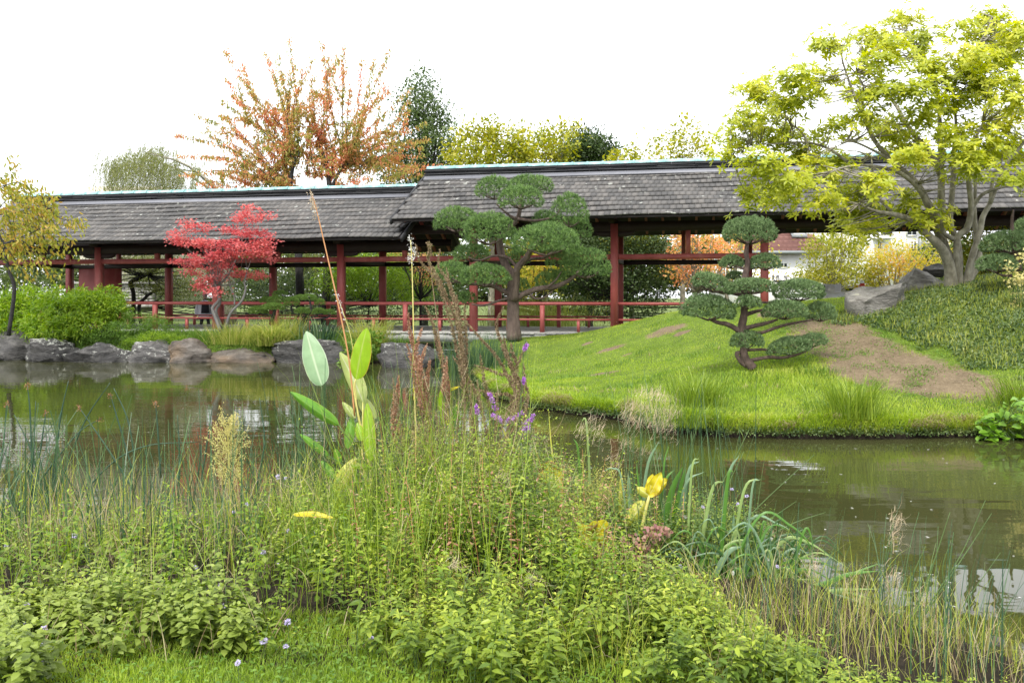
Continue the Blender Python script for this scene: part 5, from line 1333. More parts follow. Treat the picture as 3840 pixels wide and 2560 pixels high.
bush('low_shrub', 'feathery light green shrub left of the red maple', 'shrub', 560, 24.6, [(520, 1215, 60, 40), (590, 1225, 60, 35), (640, 1245, 45, 22)], 'lf_shrub', .09, .012, 34, 28, .13, updir=.7)
bush('low_shrub', 'flat yellow green cushion shrub on top of the black slate', 'shrub', 540, 23.9, [(520, 1275, 50, 16), (570, 1265, 55, 20), (640, 1268, 50, 16), (480, 1290, 30, 12)], 'lf_bamboo', .05, .012, 60, 26, .1, updir=.7)
bush('leafy_plant', 'low bright leafy plant at the water right of the big lichen boulder', 'plant', 1370, 22.9, [(1340, 1330, 50, 50), (1380, 1290, 60, 40), (1310, 1370, 35, 25)], 'lf_shrub', .11, .07, 22, 12, .15, kind='oval')
def tuft(name, label, cat, px, py, n, H, lean, curve, W, mat, zf=mound_z, spread=.12, Y=None, group=None, z=None, seg=5, prof='grass'):
    if Y is None: b = hit(px, py, zf)
    else:
        b = P(px, HZ, Y); b[2] = float(zf(A([[b[0], b[1]]]))[0]) if z is None else z
    m = n; bs = b + np.stack([rng.normal(size=m) * spread, rng.normal(size=m) * spread * .7, np.zeros(m) - .02], -1)
    az = np.arctan2(bs[:, 1] - b[1], bs[:, 0] - b[0]) + rng.normal(size=m) * .7
    g = G(); blades(g, bs, az, rng.uniform(H[0], H[1], m), np.abs(rng.normal(size=m)) * lean, rng.uniform(curve[0], curve[1], m), W * rng.uniform(.7, 1.2, m), seg=seg, prof=prof, tint=rng.random(m))
    o = g.obj(name, M[mat]); o.location = (0, 0, 0)
    return tag(o, label, cat, group)
tuft('sedge_tuft', 'large fountain of yellow green sedge drooping over the rocks to the water', 'sedge', 1010, 0, 750, (.5, .95), .35, (1.0, 2.6), .02, 'lf_sedge', lb_z, .16, 23.5, z=.45)
tuft('sedge_tuft', 'soft upright green grass clump between the pointed boulder and the sedge fountain', 'sedge', 880, 0, 700, (.35, .8), .35, (.3, 1.5), .014, 'lf_sedge', lb_z, .3, 23.9)
tuft('sedge_tuft', 'green grass clump below the red maple stems', 'sedge', 760, 0, 400, (.3, .6), .35, (.3, 1.5), .013, 'lf_shrub', lb_z, .25, 24.1)
tuft('sedge_tuft', 'yellowish upright grass clump just behind the sedge fountain', 'sedge', 1080, 0, 350, (.5, .95), .3, (.3, 1.2), .015, 'lf_sedge', lb_z, .22, 24.3)
tuft('iris_clump', 'blue green iris fan standing behind the large lichen boulder', 'iris', 1200, 0, 90, (.5, .9), .35, (.2, 1.3), .04, 'lf_reed', lb_z, .3, 24.0, prof='sword')
tuft('sedge_tuft', 'arching yellow green sedge clump left of the deck edge', 'sedge', 1390, 0, 600, (.5, 1.0), .35, (.4, 1.6), .015, 'lf_sedge', lb_z, .25, 23.6)
tuft('sedge_tuft', 'short green grass clump on the concrete edge left of the pine', 'sedge', 1500, 0, 150, (.2, .4), .35, (.4, 1.6), .015, 'lf_shrub', lb_z, .15, 23.2, z=.45)
tuft('reed_bed', 'patch of blue green reeds in the water left of the big pine trunk', 'reeds', 1790, 0, 900, (.5, 1.15), .1, (.05, .4), .014, 'lf_reed', mound_z, .33, 18.5, z=0.0)
tuft('reed_bed', 'thin reeds at the corner of the mound below the pine trunk', 'reeds', 1890, 0, 350, (.3, .7), .15, (.05, .5), .012, 'lf_reed', mound_z, .2, 19.5, z=.15)
g = G(); n = 26000
xy = np.stack([rng.uniform(-17, -3.1, n), rng.uniform(23.2, 25.6, n)], -1); d = sdist(lb_poly, xy); xy = xy[d > .25]; n = len(xy)
p = np.concatenate([xy, (lb_z(xy) - .01 + rng.random(n) * .07)[:, None]], 1)
leaves(g, p, nrm(rvec(n) + A([0, 0, .5])), nrm(rvec(n) * .6 + A([0, -.3, 1])), rng.uniform(.03, .1, n), .035, kind='kite')
m = 9000; xy = xy[rng.integers(n, size=m)]
blades(g, np.concatenate([xy, lb_z(xy)[:, None]], 1), rng.uniform(0, 6.28, m), rng.uniform(.08, .3, m), .2, rng.uniform(0, 1.5, m), .01, seg=3)
tag(g.obj('bank_undergrowth', M['lf_shrub']), 'low green undergrowth covering the far bank between rocks and gallery', 'undergrowth', kind='stuff')

# ================================================================== MOUND PLANTING
ivy_px = [(3115, 1215), (3160, 1160), (3240, 1180), (3330, 1130), (3420, 1080), (3600, 1060), (3860, 1020), (4150, 1010), (4150, 1420), (3880, 1400), (3790, 1415), (3620, 1365), (3450, 1315), (3300, 1240), (3200, 1215)]
ivy_poly = [hit(a, b)[:2] for a, b in ivy_px]
ivy_poly[5] = ivy_poly[5] + A([0, .6]); ivy_poly[6] = ivy_poly[6] + A([0, .8])
n = 330000
xy = np.stack([rng.uniform(-1.4, 9.2, n), rng.uniform(10.4, 24, n)], -1)
# more blades where the ground is near
xy = xy[rng.random(n) < np.clip((13.5 / xy[:, 1]) ** 2.2, 0, 1)]
d = sdist(mound_poly, xy); xy = xy[d > .01]
dv = dirt_f(xy) + .35 * nz(xy[:, 0], xy[:, 1], 4); ins = sdist(ivy_poly, xy)
keep = (dv < .45 + .2 * rng.random(len(xy))) & (ins < .1 + .3 * rng.random(len(xy)))
xy = xy[keep]; n = len(xy); dd = sdist(mound_poly, xy)
z = mound_z(xy)
near_niw = np.exp(-((xy[:, 0] - bn[0] - .3) ** 2 / 1.4 + (xy[:, 1] - bn[1] + .55) ** 2 / .5))
H = rng.uniform(.02, .05, n) * (1 + 1.2 * np.clip(1 - dd / .9, 0, 1) + 1.6 * near_niw + .35 * nz(xy[:, 0], xy[:, 1], 2.2))
g = G(); blades(g, np.column_stack([xy, z - .008]), rng.uniform(0, 6.28, n), np.maximum(H, .02), .25, rng.uniform(.1, 1.6, n), .0085, seg=2)
tag(g.obj('lawn_grass', M['lf_lawn']), 'short bright green lawn grass over the rounded mound', 'grass', kind='stuff')
# grass spilling over the water's edge
per = []; mp = [A(q) for q in mound_poly[:11]] + [A([-.45, 16]), A([-1.0, 20])]
edge = mp[::1]; edge = [A([-1.0, 20]), A([-.45, 16])] + [A(q) for q in mound_poly[:11]]
for a, b_ in zip(edge[:-1], edge[1:]):
    L_ = np.linalg.norm(b_ - a); k = int(L_ * 1100); u_ = rng.random(k)[:, None]; nn_ = A([b_[1] - a[1], -(b_[0] - a[0])]) / L_
    q = a + (b_ - a) * u_ - nn_ * rng.uniform(-.0, .16, (k, 1)); per.append(np.column_stack([q, np.full(k, math.atan2(nn_[1], nn_[0]))]))
per = np.concatenate(per); n = len(per); clump = .5 + .5 * nz(per[:, 0], per[:, 1], 3.1, 4)
zz = np.clip(mound_z(per[:, :2]), .04, .3); zz = np.maximum(zz, .12)
for nm_, mt, sel, hh, cv in (('bank_fringe', 'lf_lawn', rng.random(n) < .75, (.06, .2), (1.2, 2.6)), ('dry_fringe', 'lf_dry', (clump > .7) & (rng.random(n) < .5), (.1, .24), (1.8, 2.9))):
    g = G(); q = per[sel]; m = len(q)
    blades(g, np.column_stack([q[:, :2], zz[sel] + rng.uniform(-.05, .03, m)]), q[:, 2] + rng.normal(size=m) * .6, rng.uniform(*hh, m) * (.6 + .6 * clump[sel]), .4, rng.uniform(*cv, m), .009, seg=4)
    tag(g.obj(nm_, M[mt]), 'green grass hanging over the mound edge to the water' if mt == 'lf_lawn' else 'tufts of dry straw coloured grass hanging at the mound edge', 'grass', kind='stuff')
g = G(); q = per[rng.random(n) < .8]; m = len(q)
p = np.column_stack([q[:, :2], np.clip(mound_z(q[:, :2]), 0.03, .3) * rng.uniform(.4, 1, m)])
p[:, :2] += np.column_stack([np.cos(q[:, 2]), np.sin(q[:, 2])]) * .05
leaves(g, p, nrm(rvec(m) + np.column_stack([np.cos(q[:, 2]), np.sin(q[:, 2]), np.zeros(m)])), nrm(rvec(m) + A([0, -.6, .6])), rng.uniform(.015, .035, m), .022)
tag(g.obj('edge_weeds', M['lf_ivy']), 'small leaved weeds clinging to the mound edge above the water', 'weeds', kind='stuff')
for nm_, mt, n, thr, hh, lab in (('rough_grass', 'lf_shrub', 40000, .15, (.05, .12), 'longer darker grass patches on the lower mound slope'), ('pale_grass', 'lf_dry', 15000, .45, (.04, .1), 'bleached dry grass patches on the lower mound slope')):
    q = np.stack([rng.uniform(-.8, 9, n), rng.uniform(10.6, 19, n)], -1); dq = sdist(mound_poly, q)
    k = (dq > .03) & (nz(q[:, 0], q[:, 1], 2.4, 8 if mt == 'lf_dry' else 2) > thr + dq * .09) & (sdist(ivy_poly, q) < 0) & (dirt_f(q) < .6); q = q[k]; m = len(q)
    g = G(); blades(g, np.column_stack([q, mound_z(q)]), rng.uniform(0, 6.28, m), rng.uniform(*hh, m), .4, rng.uniform(.3, 1.9, m), .009, seg=3)
    tag(g.obj(nm_, M[mt]), lab, 'grass', kind='stuff')
# ivy slope
n = 90000; bb = A(ivy_poly); xy = np.stack([rng.uniform(bb[:, 0].min(), bb[:, 0].max(), n), rng.uniform(bb[:, 1].min(), bb[:, 1].max(), n)], -1)
xy = xy[(sdist(ivy_poly, xy) + .3 * nz(xy[:, 0], xy[:, 1], 3)) > 0]; n = len(xy)
hgt = .03 + .09 * np.clip(nz(xy[:, 0], xy[:, 1], 1.6, 3) + .2, 0, 1)
p = np.column_stack([xy, mound_z(xy) + rng.random(n) ** .6 * hgt])
g = G(); leaves(g, p, nrm(rvec(n) + A([0, -.3, .35])), nrm(rvec(n) * .5 + A([0, -.5, .9])), rng.uniform(.03, .075, n), .03)
tag(g.obj('ivy_cover', M['lf_ivy']), 'dark leafy ivy and periwinkle covering the slope below the magnolia', 'ground cover', kind='stuff')
n = 14000; xy2 = xy[rng.integers(n, size=n) % len(xy)]
g = G(); blades(g, np.column_stack([xy2, mound_z(xy2)]), rng.uniform(0, 6.28, n), rng.uniform(.05, .2, n), .2, rng.uniform(0, 1.6, n), .008, seg=3)
tag(g.obj('ivy_grass', M['lf_grass']), 'thin yellowish grass growing through the ivy slope', 'grass', kind='stuff')
# weeds and straw on the dirt path
n = 4200; bb = A(dirt_poly); xy = np.stack([rng.uniform(bb[:, 0].min() - .4, bb[:, 0].max() + .3, n), rng.uniform(bb[:, 1].min() - .4, bb[:, 1].max() + .3, n)], -1)
xy = xy[sdist(dirt_poly, xy) > -.35]; n = len(xy)
g = G(); blades(g, np.column_stack([xy, mound_z(xy) + .006]), rng.uniform(0, 6.28, n), rng.uniform(.04, .17, n), 1.45, rng.uniform(-.1, .1, n), .006, seg=2, face=np.zeros(n))
tag(g.obj('straw_litter', M['litter']), 'pale straw and twigs scattered on the bare dirt path', 'litter', kind='stuff')
n = 6000; c_ = xy[rng.integers(len(xy), size=90)]; q = c_[rng.integers(90, size=n)] + rng.normal(size=(n, 2)) * .09
g = G(); leaves(g, np.column_stack([q, mound_z(q) + rng.random(n) * .03]), nrm(rvec(n) + A([0, 0, .6])), nrm(rvec(n) * .5 + A([0, 0, 1])), rng.uniform(.015, .04, n), .015)
tag(g.obj('path_weeds', M['lf_shrub']), 'little green weeds sprouting on the bare dirt path', 'weeds', kind='stuff')
tuft('iris_tuft', 'tall bright green grass tuft on the bank left of centre below the niwaki pine', 'grass tuft', 2610, 1530, 420, (.3, .62), .28, (.2, 1.3), .014, 'lf_iris', spread=.16)
tuft('iris_tuft', 'tall bright green grass tuft on the bank right of the niwaki pine', 'grass tuft', 3190, 1560, 460, (.3, .62), .3, (.2, 1.3), .014, 'lf_iris', spread=.17)
tuft('iris_tuft', 'low dark grass tuft by the dip in the slope right of the niwaki foot', 'grass tuft', 3060, 1400, 260, (.08, .2), .4, (.3, 1.5), .01, 'lf_shrub', spread=.2)
tuft('iris_tuft', 'long pale green blades hanging into the water at the mound edge', 'grass tuft', 2600, 1600, 500, (.2, .42), .5, (.8, 2.4), .012, 'lf_iris', spread=.22)
tuft('iris_tuft', 'loose green tuft beside the large leaved plant at the right edge', 'grass tuft', 3840, 1520, 420, (.25, .5), .35, (.3, 1.3), .012, 'lf_iris', spread=.16)
bush('pale_maple', 'cream and pink leaved small maple at the right picture edge', 'shrub', 3850, 14.3, [(3800, 1040, 35, 25), (3830, 1080, 40, 45), (3790, 1010, 25, 15), (3850, 980, 30, 40), (3835, 1150, 30, 40)], 'plume', .05, .05, 40, 12, .12, zf=mound_z, kind='star')
# dock-like plant with big glossy leaves, each its own part
b = A([wl(3780, 1650)[0], wl(3780, 1650)[1] + .15, .05])
dk = thing('water_dock', 'plant with large glossy light green leaves overhanging the water at the right edge', 'plant', b)
gl = G(); leaves(gl, A([[0, 0, 0]]), A([[1.0, 0, 0]]), A([[0, 0, 1.0]]), .14, .085, kind='oval', droop=.2, fold=.1); dm = gl.mesh('leaf', M['lf_dock'])
gs = G()
from mathutils import Matrix
for k in range(170):
    c = P(rng.uniform(3665, 3880), 0, b[1]); top = 1470 + (3850 - (1920 + c[0] / b[1] * F)) * .55
    py = rng.uniform(top, 1690); c = P(1920 + c[0] / b[1] * F, py, b[1] + rng.normal() * .12 - .1)
    if c[2] < .02: c[2] = .02 + rng.random() * .05
    x = nrm(A([rng.normal() - .2, -abs(rng.normal()) * .8, rng.normal() * .35 + .1])); z = A([0, -.35, 1.0]) + rng.normal(size=3) * .35; z = nrm(z - x * x.dot(z)); y = np.cross(z, x); sc = rng.uniform(.6, 1.1)
    o = D.objects.new('leaf', dm); COL.objects.link(o); o.parent = dk
    o.matrix_local = Matrix(((x[0] * sc, y[0] * sc, z[0] * sc, c[0] - b[0]), (x[1] * sc, y[1] * sc, z[1] * sc, c[1] - b[1]), (x[2] * sc, y[2] * sc, z[2] * sc, c[2] - b[2]), (0, 0, 0, 1)))
    if k % 2: tube(gs, [b + A([rng.normal() * .12 + .1, rng.normal() * .08, -.05]), (b + c) / 2 + A([0, 0, .08]), c], [.006, .004], n=4, k=2)
gs.obj('stems', M['stem_green'], dk, kind='stuff')

# ================================================================== FOREGROUND
def nb(xy): return near_z(A(xy))
CANX = [-900, 0, 450, 900, 1100, 1250, 1400, 1600, 1800, 2000, 2150, 2300, 2500, 2640, 2700, 2950, 3150, 3500, 4200]
CANY = [1930, 1960, 1930, 1880, 1800, 1690, 1500, 1430, 1450, 1580, 1750, 1980, 2120, 2160, 2260, 2400, 2480, 2540, 2600]
CANY2 = [1930, 1960, 1930, 1900, 1840, 1740, 1560, 1480, 1500, 1620, 1740, 1850, 1900, 1880, 1880, 2050, 2300, 2480, 2600]
def cap(xy):
    """how high the leafy canopy of the bank stands at a spot"""
    px, _ = pxrow(xy[:, 0], xy[:, 1])
    lim = np.interp(px, CANX, CANY); lim = np.where(xy[:, 1] > 5.02, np.interp(px, CANX, CANY2), lim)
    return EYE - (lim - HZ) / F * xy[:, 1] - nb(xy)
def pxrow(x, y, z=.14): return 1920 + x / y * F, HZ + (EYE - z) / y * F
def mint(n, samp, hr, mat, name, label, Lr=(.026, .044), flowers=False, stemmat='stem_green', asp=.56, sp=.042, hf=None, droop=.2, seed=1.0, thr=-.08, capk=(.6, 1.25)):
    xy = samp(n); ck = nz(xy[:, 0], xy[:, 1], 4.3, seed) + .55 * nz(xy[:, 0], xy[:, 1], 11, seed + 2); xy = xy[ck + rng.normal(size=len(xy)) * .25 > thr]; n = len(xy)
    H = (rng.uniform(hr[0], hr[1], n) if hf is None else hf(xy)) * (1 + .3 * nz(xy[:, 0], xy[:, 1], 3.3, seed + 5))
    H = np.minimum(H, cap(xy) * rng.uniform(*capk, n) * (1 + .25 * nz(xy[:, 0], xy[:, 1], 3.3, seed + 5))); kk = H > .05; xy = xy[kk]; H = H[kk]; n = len(xy)
    base = np.column_stack([xy, nb(xy)])
    lean = rng.normal(size=(n, 2)) * .26
    K = 13
    f = (np.arange(K) + 1) / K; f = .22 + .78 * f
    tt = np.broadcast_to(f, (n, K))
    px_ = base[:, None, :] + np.stack([lean[:, :1] * H[:, None] * tt ** 1.5, lean[:, 1:] * H[:, None] * tt ** 1.5, H[:, None] * tt], -1)
    px_ += rng.normal(size=px_.shape) * .004
    az = rng.uniform(0, 6.28, (n, 1)) + np.arange(K)[None] * math.pi / 2 + rng.normal(size=(n, K)) * .3
    pos, dr, nm, L, T = [], [], [], [], []
    for sgn in (0, math.pi):
        a = az + sgn
        el = .25 + .75 * np.clip((tt - .8) / .2, 0, 1) + rng.normal(size=(n, K)) * .2 - .25
        d = np.stack([np.cos(a) * np.cos(el), np.sin(a) * np.cos(el), np.sin(el)], -1)
        pos.append(px_ + d * .006); dr.append(d)
        nn = np.stack([-np.cos(a) * np.sin(el), -np.sin(a) * np.sin(el), np.cos(el)], -1) + rng.normal(size=d.shape) * .25
        nm.append(nn)
        l = rng.uniform(Lr[0], Lr[1], (n, K)) * rng.uniform(.7, 1.25, (n, 1)) * (1 - .5 * np.clip((tt - .75) / .25, 0, 1)) * (.8 + .5 * (1 - tt))
        L.append(l); T.append(np.clip(tt ** 3 + rng.normal(size=(n, K)) * .08, 0, 1))
    pos = np.concatenate([p.reshape(-1, 3) for p in pos]); dr = np.concatenate([p.reshape(-1, 3) for p in dr]); nm = np.concatenate([p.reshape(-1, 3) for p in nm])
    L = np.concatenate([p.ravel() for p in L]); T = np.concatenate([p.ravel() for p in T])
    keep = rng.random(len(L)) < .93
    g = G(); leaves(g, pos[keep], dr[keep], nm[keep], L[keep], L[keep] * asp, tint=T[keep], kind='oval', droop=droop, fold=.14)
    o = tag(g.obj(name, M[mat]), label, 'ground cover', kind='stuff')
    az2 = np.arctan2(lean[:, 1], lean[:, 0]); le = np.hypot(lean[:, 0], lean[:, 1])
    gs = G(); blades(gs, base, az2, H * 1.0, le * .3, le * 1.3, .0045, seg=4, prof='stem')
    tag(gs.obj(name.replace('leaves', 'stems'), M[stemmat]), label.replace('leaves', 'stems'), 'ground cover', kind='stuff')
    return px_[:, -1]
def box_samp(x0, x1, y0, y1, cond=None):
    def f(n):
        xy = np.stack([rng.uniform(x0, x1, n), rng.uniform(y0, y1, n)], -1)
        k = xy[:, 1] < np.interp(xy[:, 0], shx, shy) + .12
        if cond is not None: k &= cond(xy)
        return xy[k]
    return f
def pxrow(x, y, z=.14): return 1920 + x / y * F, HZ + (EYE - z) / y * F
def clear_strip(xy):        # the open lawn strip at the bottom left of the picture
    px, py = pxrow(xy[:, 0], xy[:, 1])
    lim = np.interp(px, [-400, 250, 420, 700, 1100, 1350, 1700, 2000], [2900, 2660, 2480, 2440, 2500, 2470, 2660, 2900])
    return py < lim + 25 * nz(px / 60, py / 60, 1)
tops1 = mint(1500, box_samp(-4.2, 1.0, 3.3, 6.6, clear_strip), (.3, .55), 'lf_mint', 'mint_leaves', 'yellow green water mint leaves massed along the near bank',
             hf=lambda xy: (.22 + .42 * np.clip((xy[:, 1] - 4.0) / 1.8, 0, 1)) * rng.uniform(.7, 1.2, len(xy)))
tops2 = mint(520, box_samp(-2.6, -1.2, 3.3, 4.5, clear_strip), (.14, .3), 'lf_mint_pale', 'broad_mint_leaves', 'pale rounded mint leaves at the lower left corner', Lr=(.036, .06), asp=.72)
tops3 = mint(520, box_samp(-.7, 1.4, 3.4, 4.7, clear_strip), (.2, .38), 'lf_mint', 'nettle_leaves', 'light green toothed leaves at the bottom centre of the picture', Lr=(.035, .062), asp=.42)
tops4 = mint(520, box_samp(.2, 2.2, 3.9, 6.2, None), (.25, .5), 'lf_mint', 'shade_mint_leaves', 'darker small mint leaves under the iris at lower right', Lr=(.018, .034), asp=.6, seed=7.0, thr=-.1)
mint(300, box_samp(-.6, .3, 4.7, 5.8, None), (.5, .8), 'lf_mint', 'tall_mint_leaves', 'tall pale yellow mint leaves in the middle of the bank', Lr=(.03, .05), asp=.5)
mint(800, box_samp(-.95, .75, 5.7, 7.5, None), (.6, 1.1), 'lf_loose', 'loosestrife_leaves', 'narrow dull green loosestrife leaves below the red seed spikes', Lr=(.026, .045), asp=.24, thr=-.1, seed=4.0, capk=(.5, 1.05), hf=lambda xy: rng.uniform(.6, 1.05, len(xy)) * np.clip(1.1 - np.abs(xy[:, 0] + .1) * .35, .5, 1.1))
mint(260, box_samp(.6, 1.5, 4.8, 6.4, None), (.45, .8), 'lf_mint_pale', 'willowherb_leaves', 'grey green willowherb leaves around the yellow leaves', Lr=(.03, .045), asp=.35)

mint(230, box_samp(-3.6, 1.6, 4.2, 6.2, None), (.3, .7), 'lf_bamboo', 'upright_mint_leaves', 'scattered tall bright leaf shoots standing above the mint leaves', Lr=(.03, .05), asp=.45, capk=(1.1, 1.55), seed=9.0, thr=-.8)
mint(200, box_samp(-.9, 1.3, 4.4, 6.6, None), (.3, .8), 'seed_red', 'reddened_leaves', 'reddish brown withering leaves on stems inside the bank planting', Lr=(.02, .035), asp=.4, capk=(.9, 1.3), seed=12.0, thr=-.4, stemmat='stem_orange')
g = G()
for (x, y, Y, rx, rz) in [(1640, 2180, 4.5, .12, .16), (1720, 2260, 4.3, .1, .12), (1900, 2230, 4.4, .14, .09), (1600, 2290, 4.3, .1, .12), (2560, 2360, 4.2, .2, .08), (2750, 2420, 4.1, .22, .08), (1830, 1760, 5.8, .15, .2), (1560, 1700, 6.0, .2, .2), (2280, 1850, 5.5, .2, .16), (2100, 1950, 5.3, .18, .14)]:
    crown_leaves(g, [(P(x, y, Y), A([rx, rx, rz]))], 60 / (rx * rz * 12), .011, .008, cl_r=.09, cl_n=26, shell=.2, hang=.3)
tag(g.obj('bedstraw', M['plume2']), 'hazy yellow sprays of tiny leaved bedstraw among the near plants', 'ground cover', kind='stuff')
n = 1500; q = np.stack([rng.uniform(-3.4, 2.0, n), rng.uniform(4.0, 6.4, n)], -1); hq = cap(q); k = hq > .08; q = q[k]; hq = hq[k]; n = len(q)
g = G(); blades(g, np.column_stack([q, nb(q) + hq * rng.uniform(.4, 1.05, n)]), rng.uniform(0, 6.28, n), rng.uniform(.08, .3, n), rng.uniform(.2, 2.0, n), rng.uniform(-2, 2, n), .0028, seg=5)
tag(g.obj('dead_tangle', M['lf_dry']), 'dead pale stems tangled through the near bank plants', 'dry grass', kind='stuff')
n = 2600; q = np.stack([rng.uniform(-3.6, 1.9, n), rng.uniform(4.1, 6.6, n)], -1); q = q[nz(q[:, 0], q[:, 1], 2.2, 9) > -.15]; hq = cap(q); k = hq > .1; q = q[k]; hq = hq[k]; n = len(q)
g = G(); blades(g, np.column_stack([q, nb(q)]), rng.uniform(0, 6.28, n), hq * rng.uniform(.8, 1.5, n), np.abs(rng.normal(size=n)) * .25, rng.uniform(0, 1.6, n), .0045, seg=5)
tag(g.obj('mixed_grass', M['lf_iris']), 'long grass blades rising through the mint all along the near bank', 'grass', kind='stuff')

mint(520, box_samp(.55, 1.75, 5.05, 6.6, None), (.4, .9), 'lf_shade', 'tangled_leaves', 'dense dark green leaf tangle behind the flopped iris blades', Lr=(.02, .04), asp=.5, seed=3.0, thr=-.6, capk=(.75, 1.15))
mint(420, box_samp(.9, 2.5, 3.3, 4.6, None), (.08, .3), 'lf_mint', 'low_weed_leaves', 'low green weed leaves between the rushes at lower right', Lr=(.018, .035), asp=.5, seed=6.0, thr=-.4, capk=(.7, 1.3))
# near lawn
n = 60000; xy = np.stack([rng.uniform(-2.6, 1.2, n), rng.uniform(3.0, 4.4, n)], -1)
g = G(); blades(g, np.column_stack([xy, nb(xy) - .005]), rng.uniform(0, 6.28, n), rng.uniform(.02, .06, n), .3, rng.uniform(.3, 1.7, n), .004, seg=3)
tag(g.obj('near_lawn', M['lf_lawn']), 'fine bright green lawn strip at the bottom of the picture', 'grass', kind='stuff')
n = 2600; xy = np.stack([rng.uniform(-2.6, 1.0, n), rng.uniform(3.3, 4.3, n)], -1)
g = G(); leaves(g, np.column_stack([xy, nb(xy) + .012 + rng.random(n) * .03]), nrm(rvec(n) * A([1, 1, .3])), nrm(rvec(n) * .3 + A([0, 0, 1])), rng.uniform(.014, .03, n), .016, kind='oval')
tag(g.obj('lawn_clover', M['lf_shrub']), 'small round clover leaves in the near lawn', 'clover', kind='stuff')

# grasses and reeds in masses
def mass(name, label, cat, mat, n, x0, x1, y0, y1, H, lean, curve, W, cond=None, seg=5, azm=None, prof='grass', beyond=.35):
    xy = np.stack([rng.uniform(x0, x1, n), rng.uniform(y0, y1, n)], -1)
    k = xy[:, 1] < np.interp(xy[:, 0], shx, shy) + beyond
    xy = xy[k]; cl = nz(xy[:, 0], xy[:, 1], 2.7, 6); k = rng.random(len(xy)) < .55 + .45 * cl; xy = xy[k]; n = len(xy)
    az = rng.uniform(0, 6.28, n) if azm is None else azm + rng.normal(size=n) * .8
    g = G(); blades(g, np.column_stack([xy, np.maximum(nb(xy), -.05)]), az, rng.uniform(*H, n), np.abs(rng.normal(size=n)) * lean, rng.uniform(*curve, n), W * rng.uniform(.6, 1.2, n), seg=seg, prof=prof)
    return tag(g.obj(name, M[mat]), label, cat, kind='stuff')
mass('reeds', 'blue green round reeds along the left shore', 'reeds', 'lf_reed', 1300, -4.6, -1.3, 5.0, 7.2, (.4, .95), .22, (0, .7), .0095, prof='stem')
mass('shore_grass', 'fine yellow green grass among the reeds at the left shore', 'grass', 'lf_grass', 1300, -4.4, -1.0, 5.0, 6.8, (.25, .75), .2, (.2, 1.5), .006)
mass('shore_grass', 'arching fine grass fountain in the centre of the near bank', 'grass', 'lf_iris', 2000, -1.35, -.3, 4.8, 6.0, (.3, .6), .3, (.5, 1.9), .0055)
mass('reeds', 'thin blue green reeds behind the pointed leaves', 'reeds', 'lf_reed', 420, -1.7, -.6, 6.0, 7.6, (.7, 1.15), .12, (0, .4), .007, prof='stem')
mass('dry_grass', 'brown dry stalks and seed heads between the reeds at the left', 'dry grass', 'lf_dry', 600, -3.0, -1.3, 5.2, 6.4, (.3, .6), .15, (0, .5), .006)
mass('dry_grass', 'dry tan and olive rush stems at the lower right water edge', 'dry grass', 'lf_dry', 700, .8, 2.3, 3.4, 4.4, (.12, .34), .3, (0, 1.2), .004)
mass('reeds', 'thin green rush stems rising from the water at lower right', 'reeds', 'lf_reed', 420, .9, 2.5, 3.4, 4.6, (.25, .6), .16, (0, .4), .0055, azm=0.3, prof='stem')
mass('shore_grass', 'fine grass blades mixed through the mint at the right side of the bank', 'grass', 'lf_grass', 1300, .1, 2.2, 3.6, 5.2, (.15, .42), .3, (.2, 1.5), .0045)
mass('shore_grass', 'fine green and olive grass at the lower right water edge', 'grass', 'lf_grass', 900, .8, 2.4, 3.4, 4.5, (.1, .32), .35, (.2, 1.8), .0035)
mass('reeds', 'dark thin reeds between the yellow leaves and the iris', 'reeds', 'lf_reed', 160, .7, 1.5, 5.0, 6.2, (.7, 1.15), .12, (0, .3), .006, prof='stem')
mass('bank_thatch', 'tangle of dry straw and stems low down inside the near bank plants', 'dry grass', 'lf_dry', 5000, -4, 2.3, 3.8, 7.2, (.08, .35), .8, (0, 1.0), .005, cond=None)

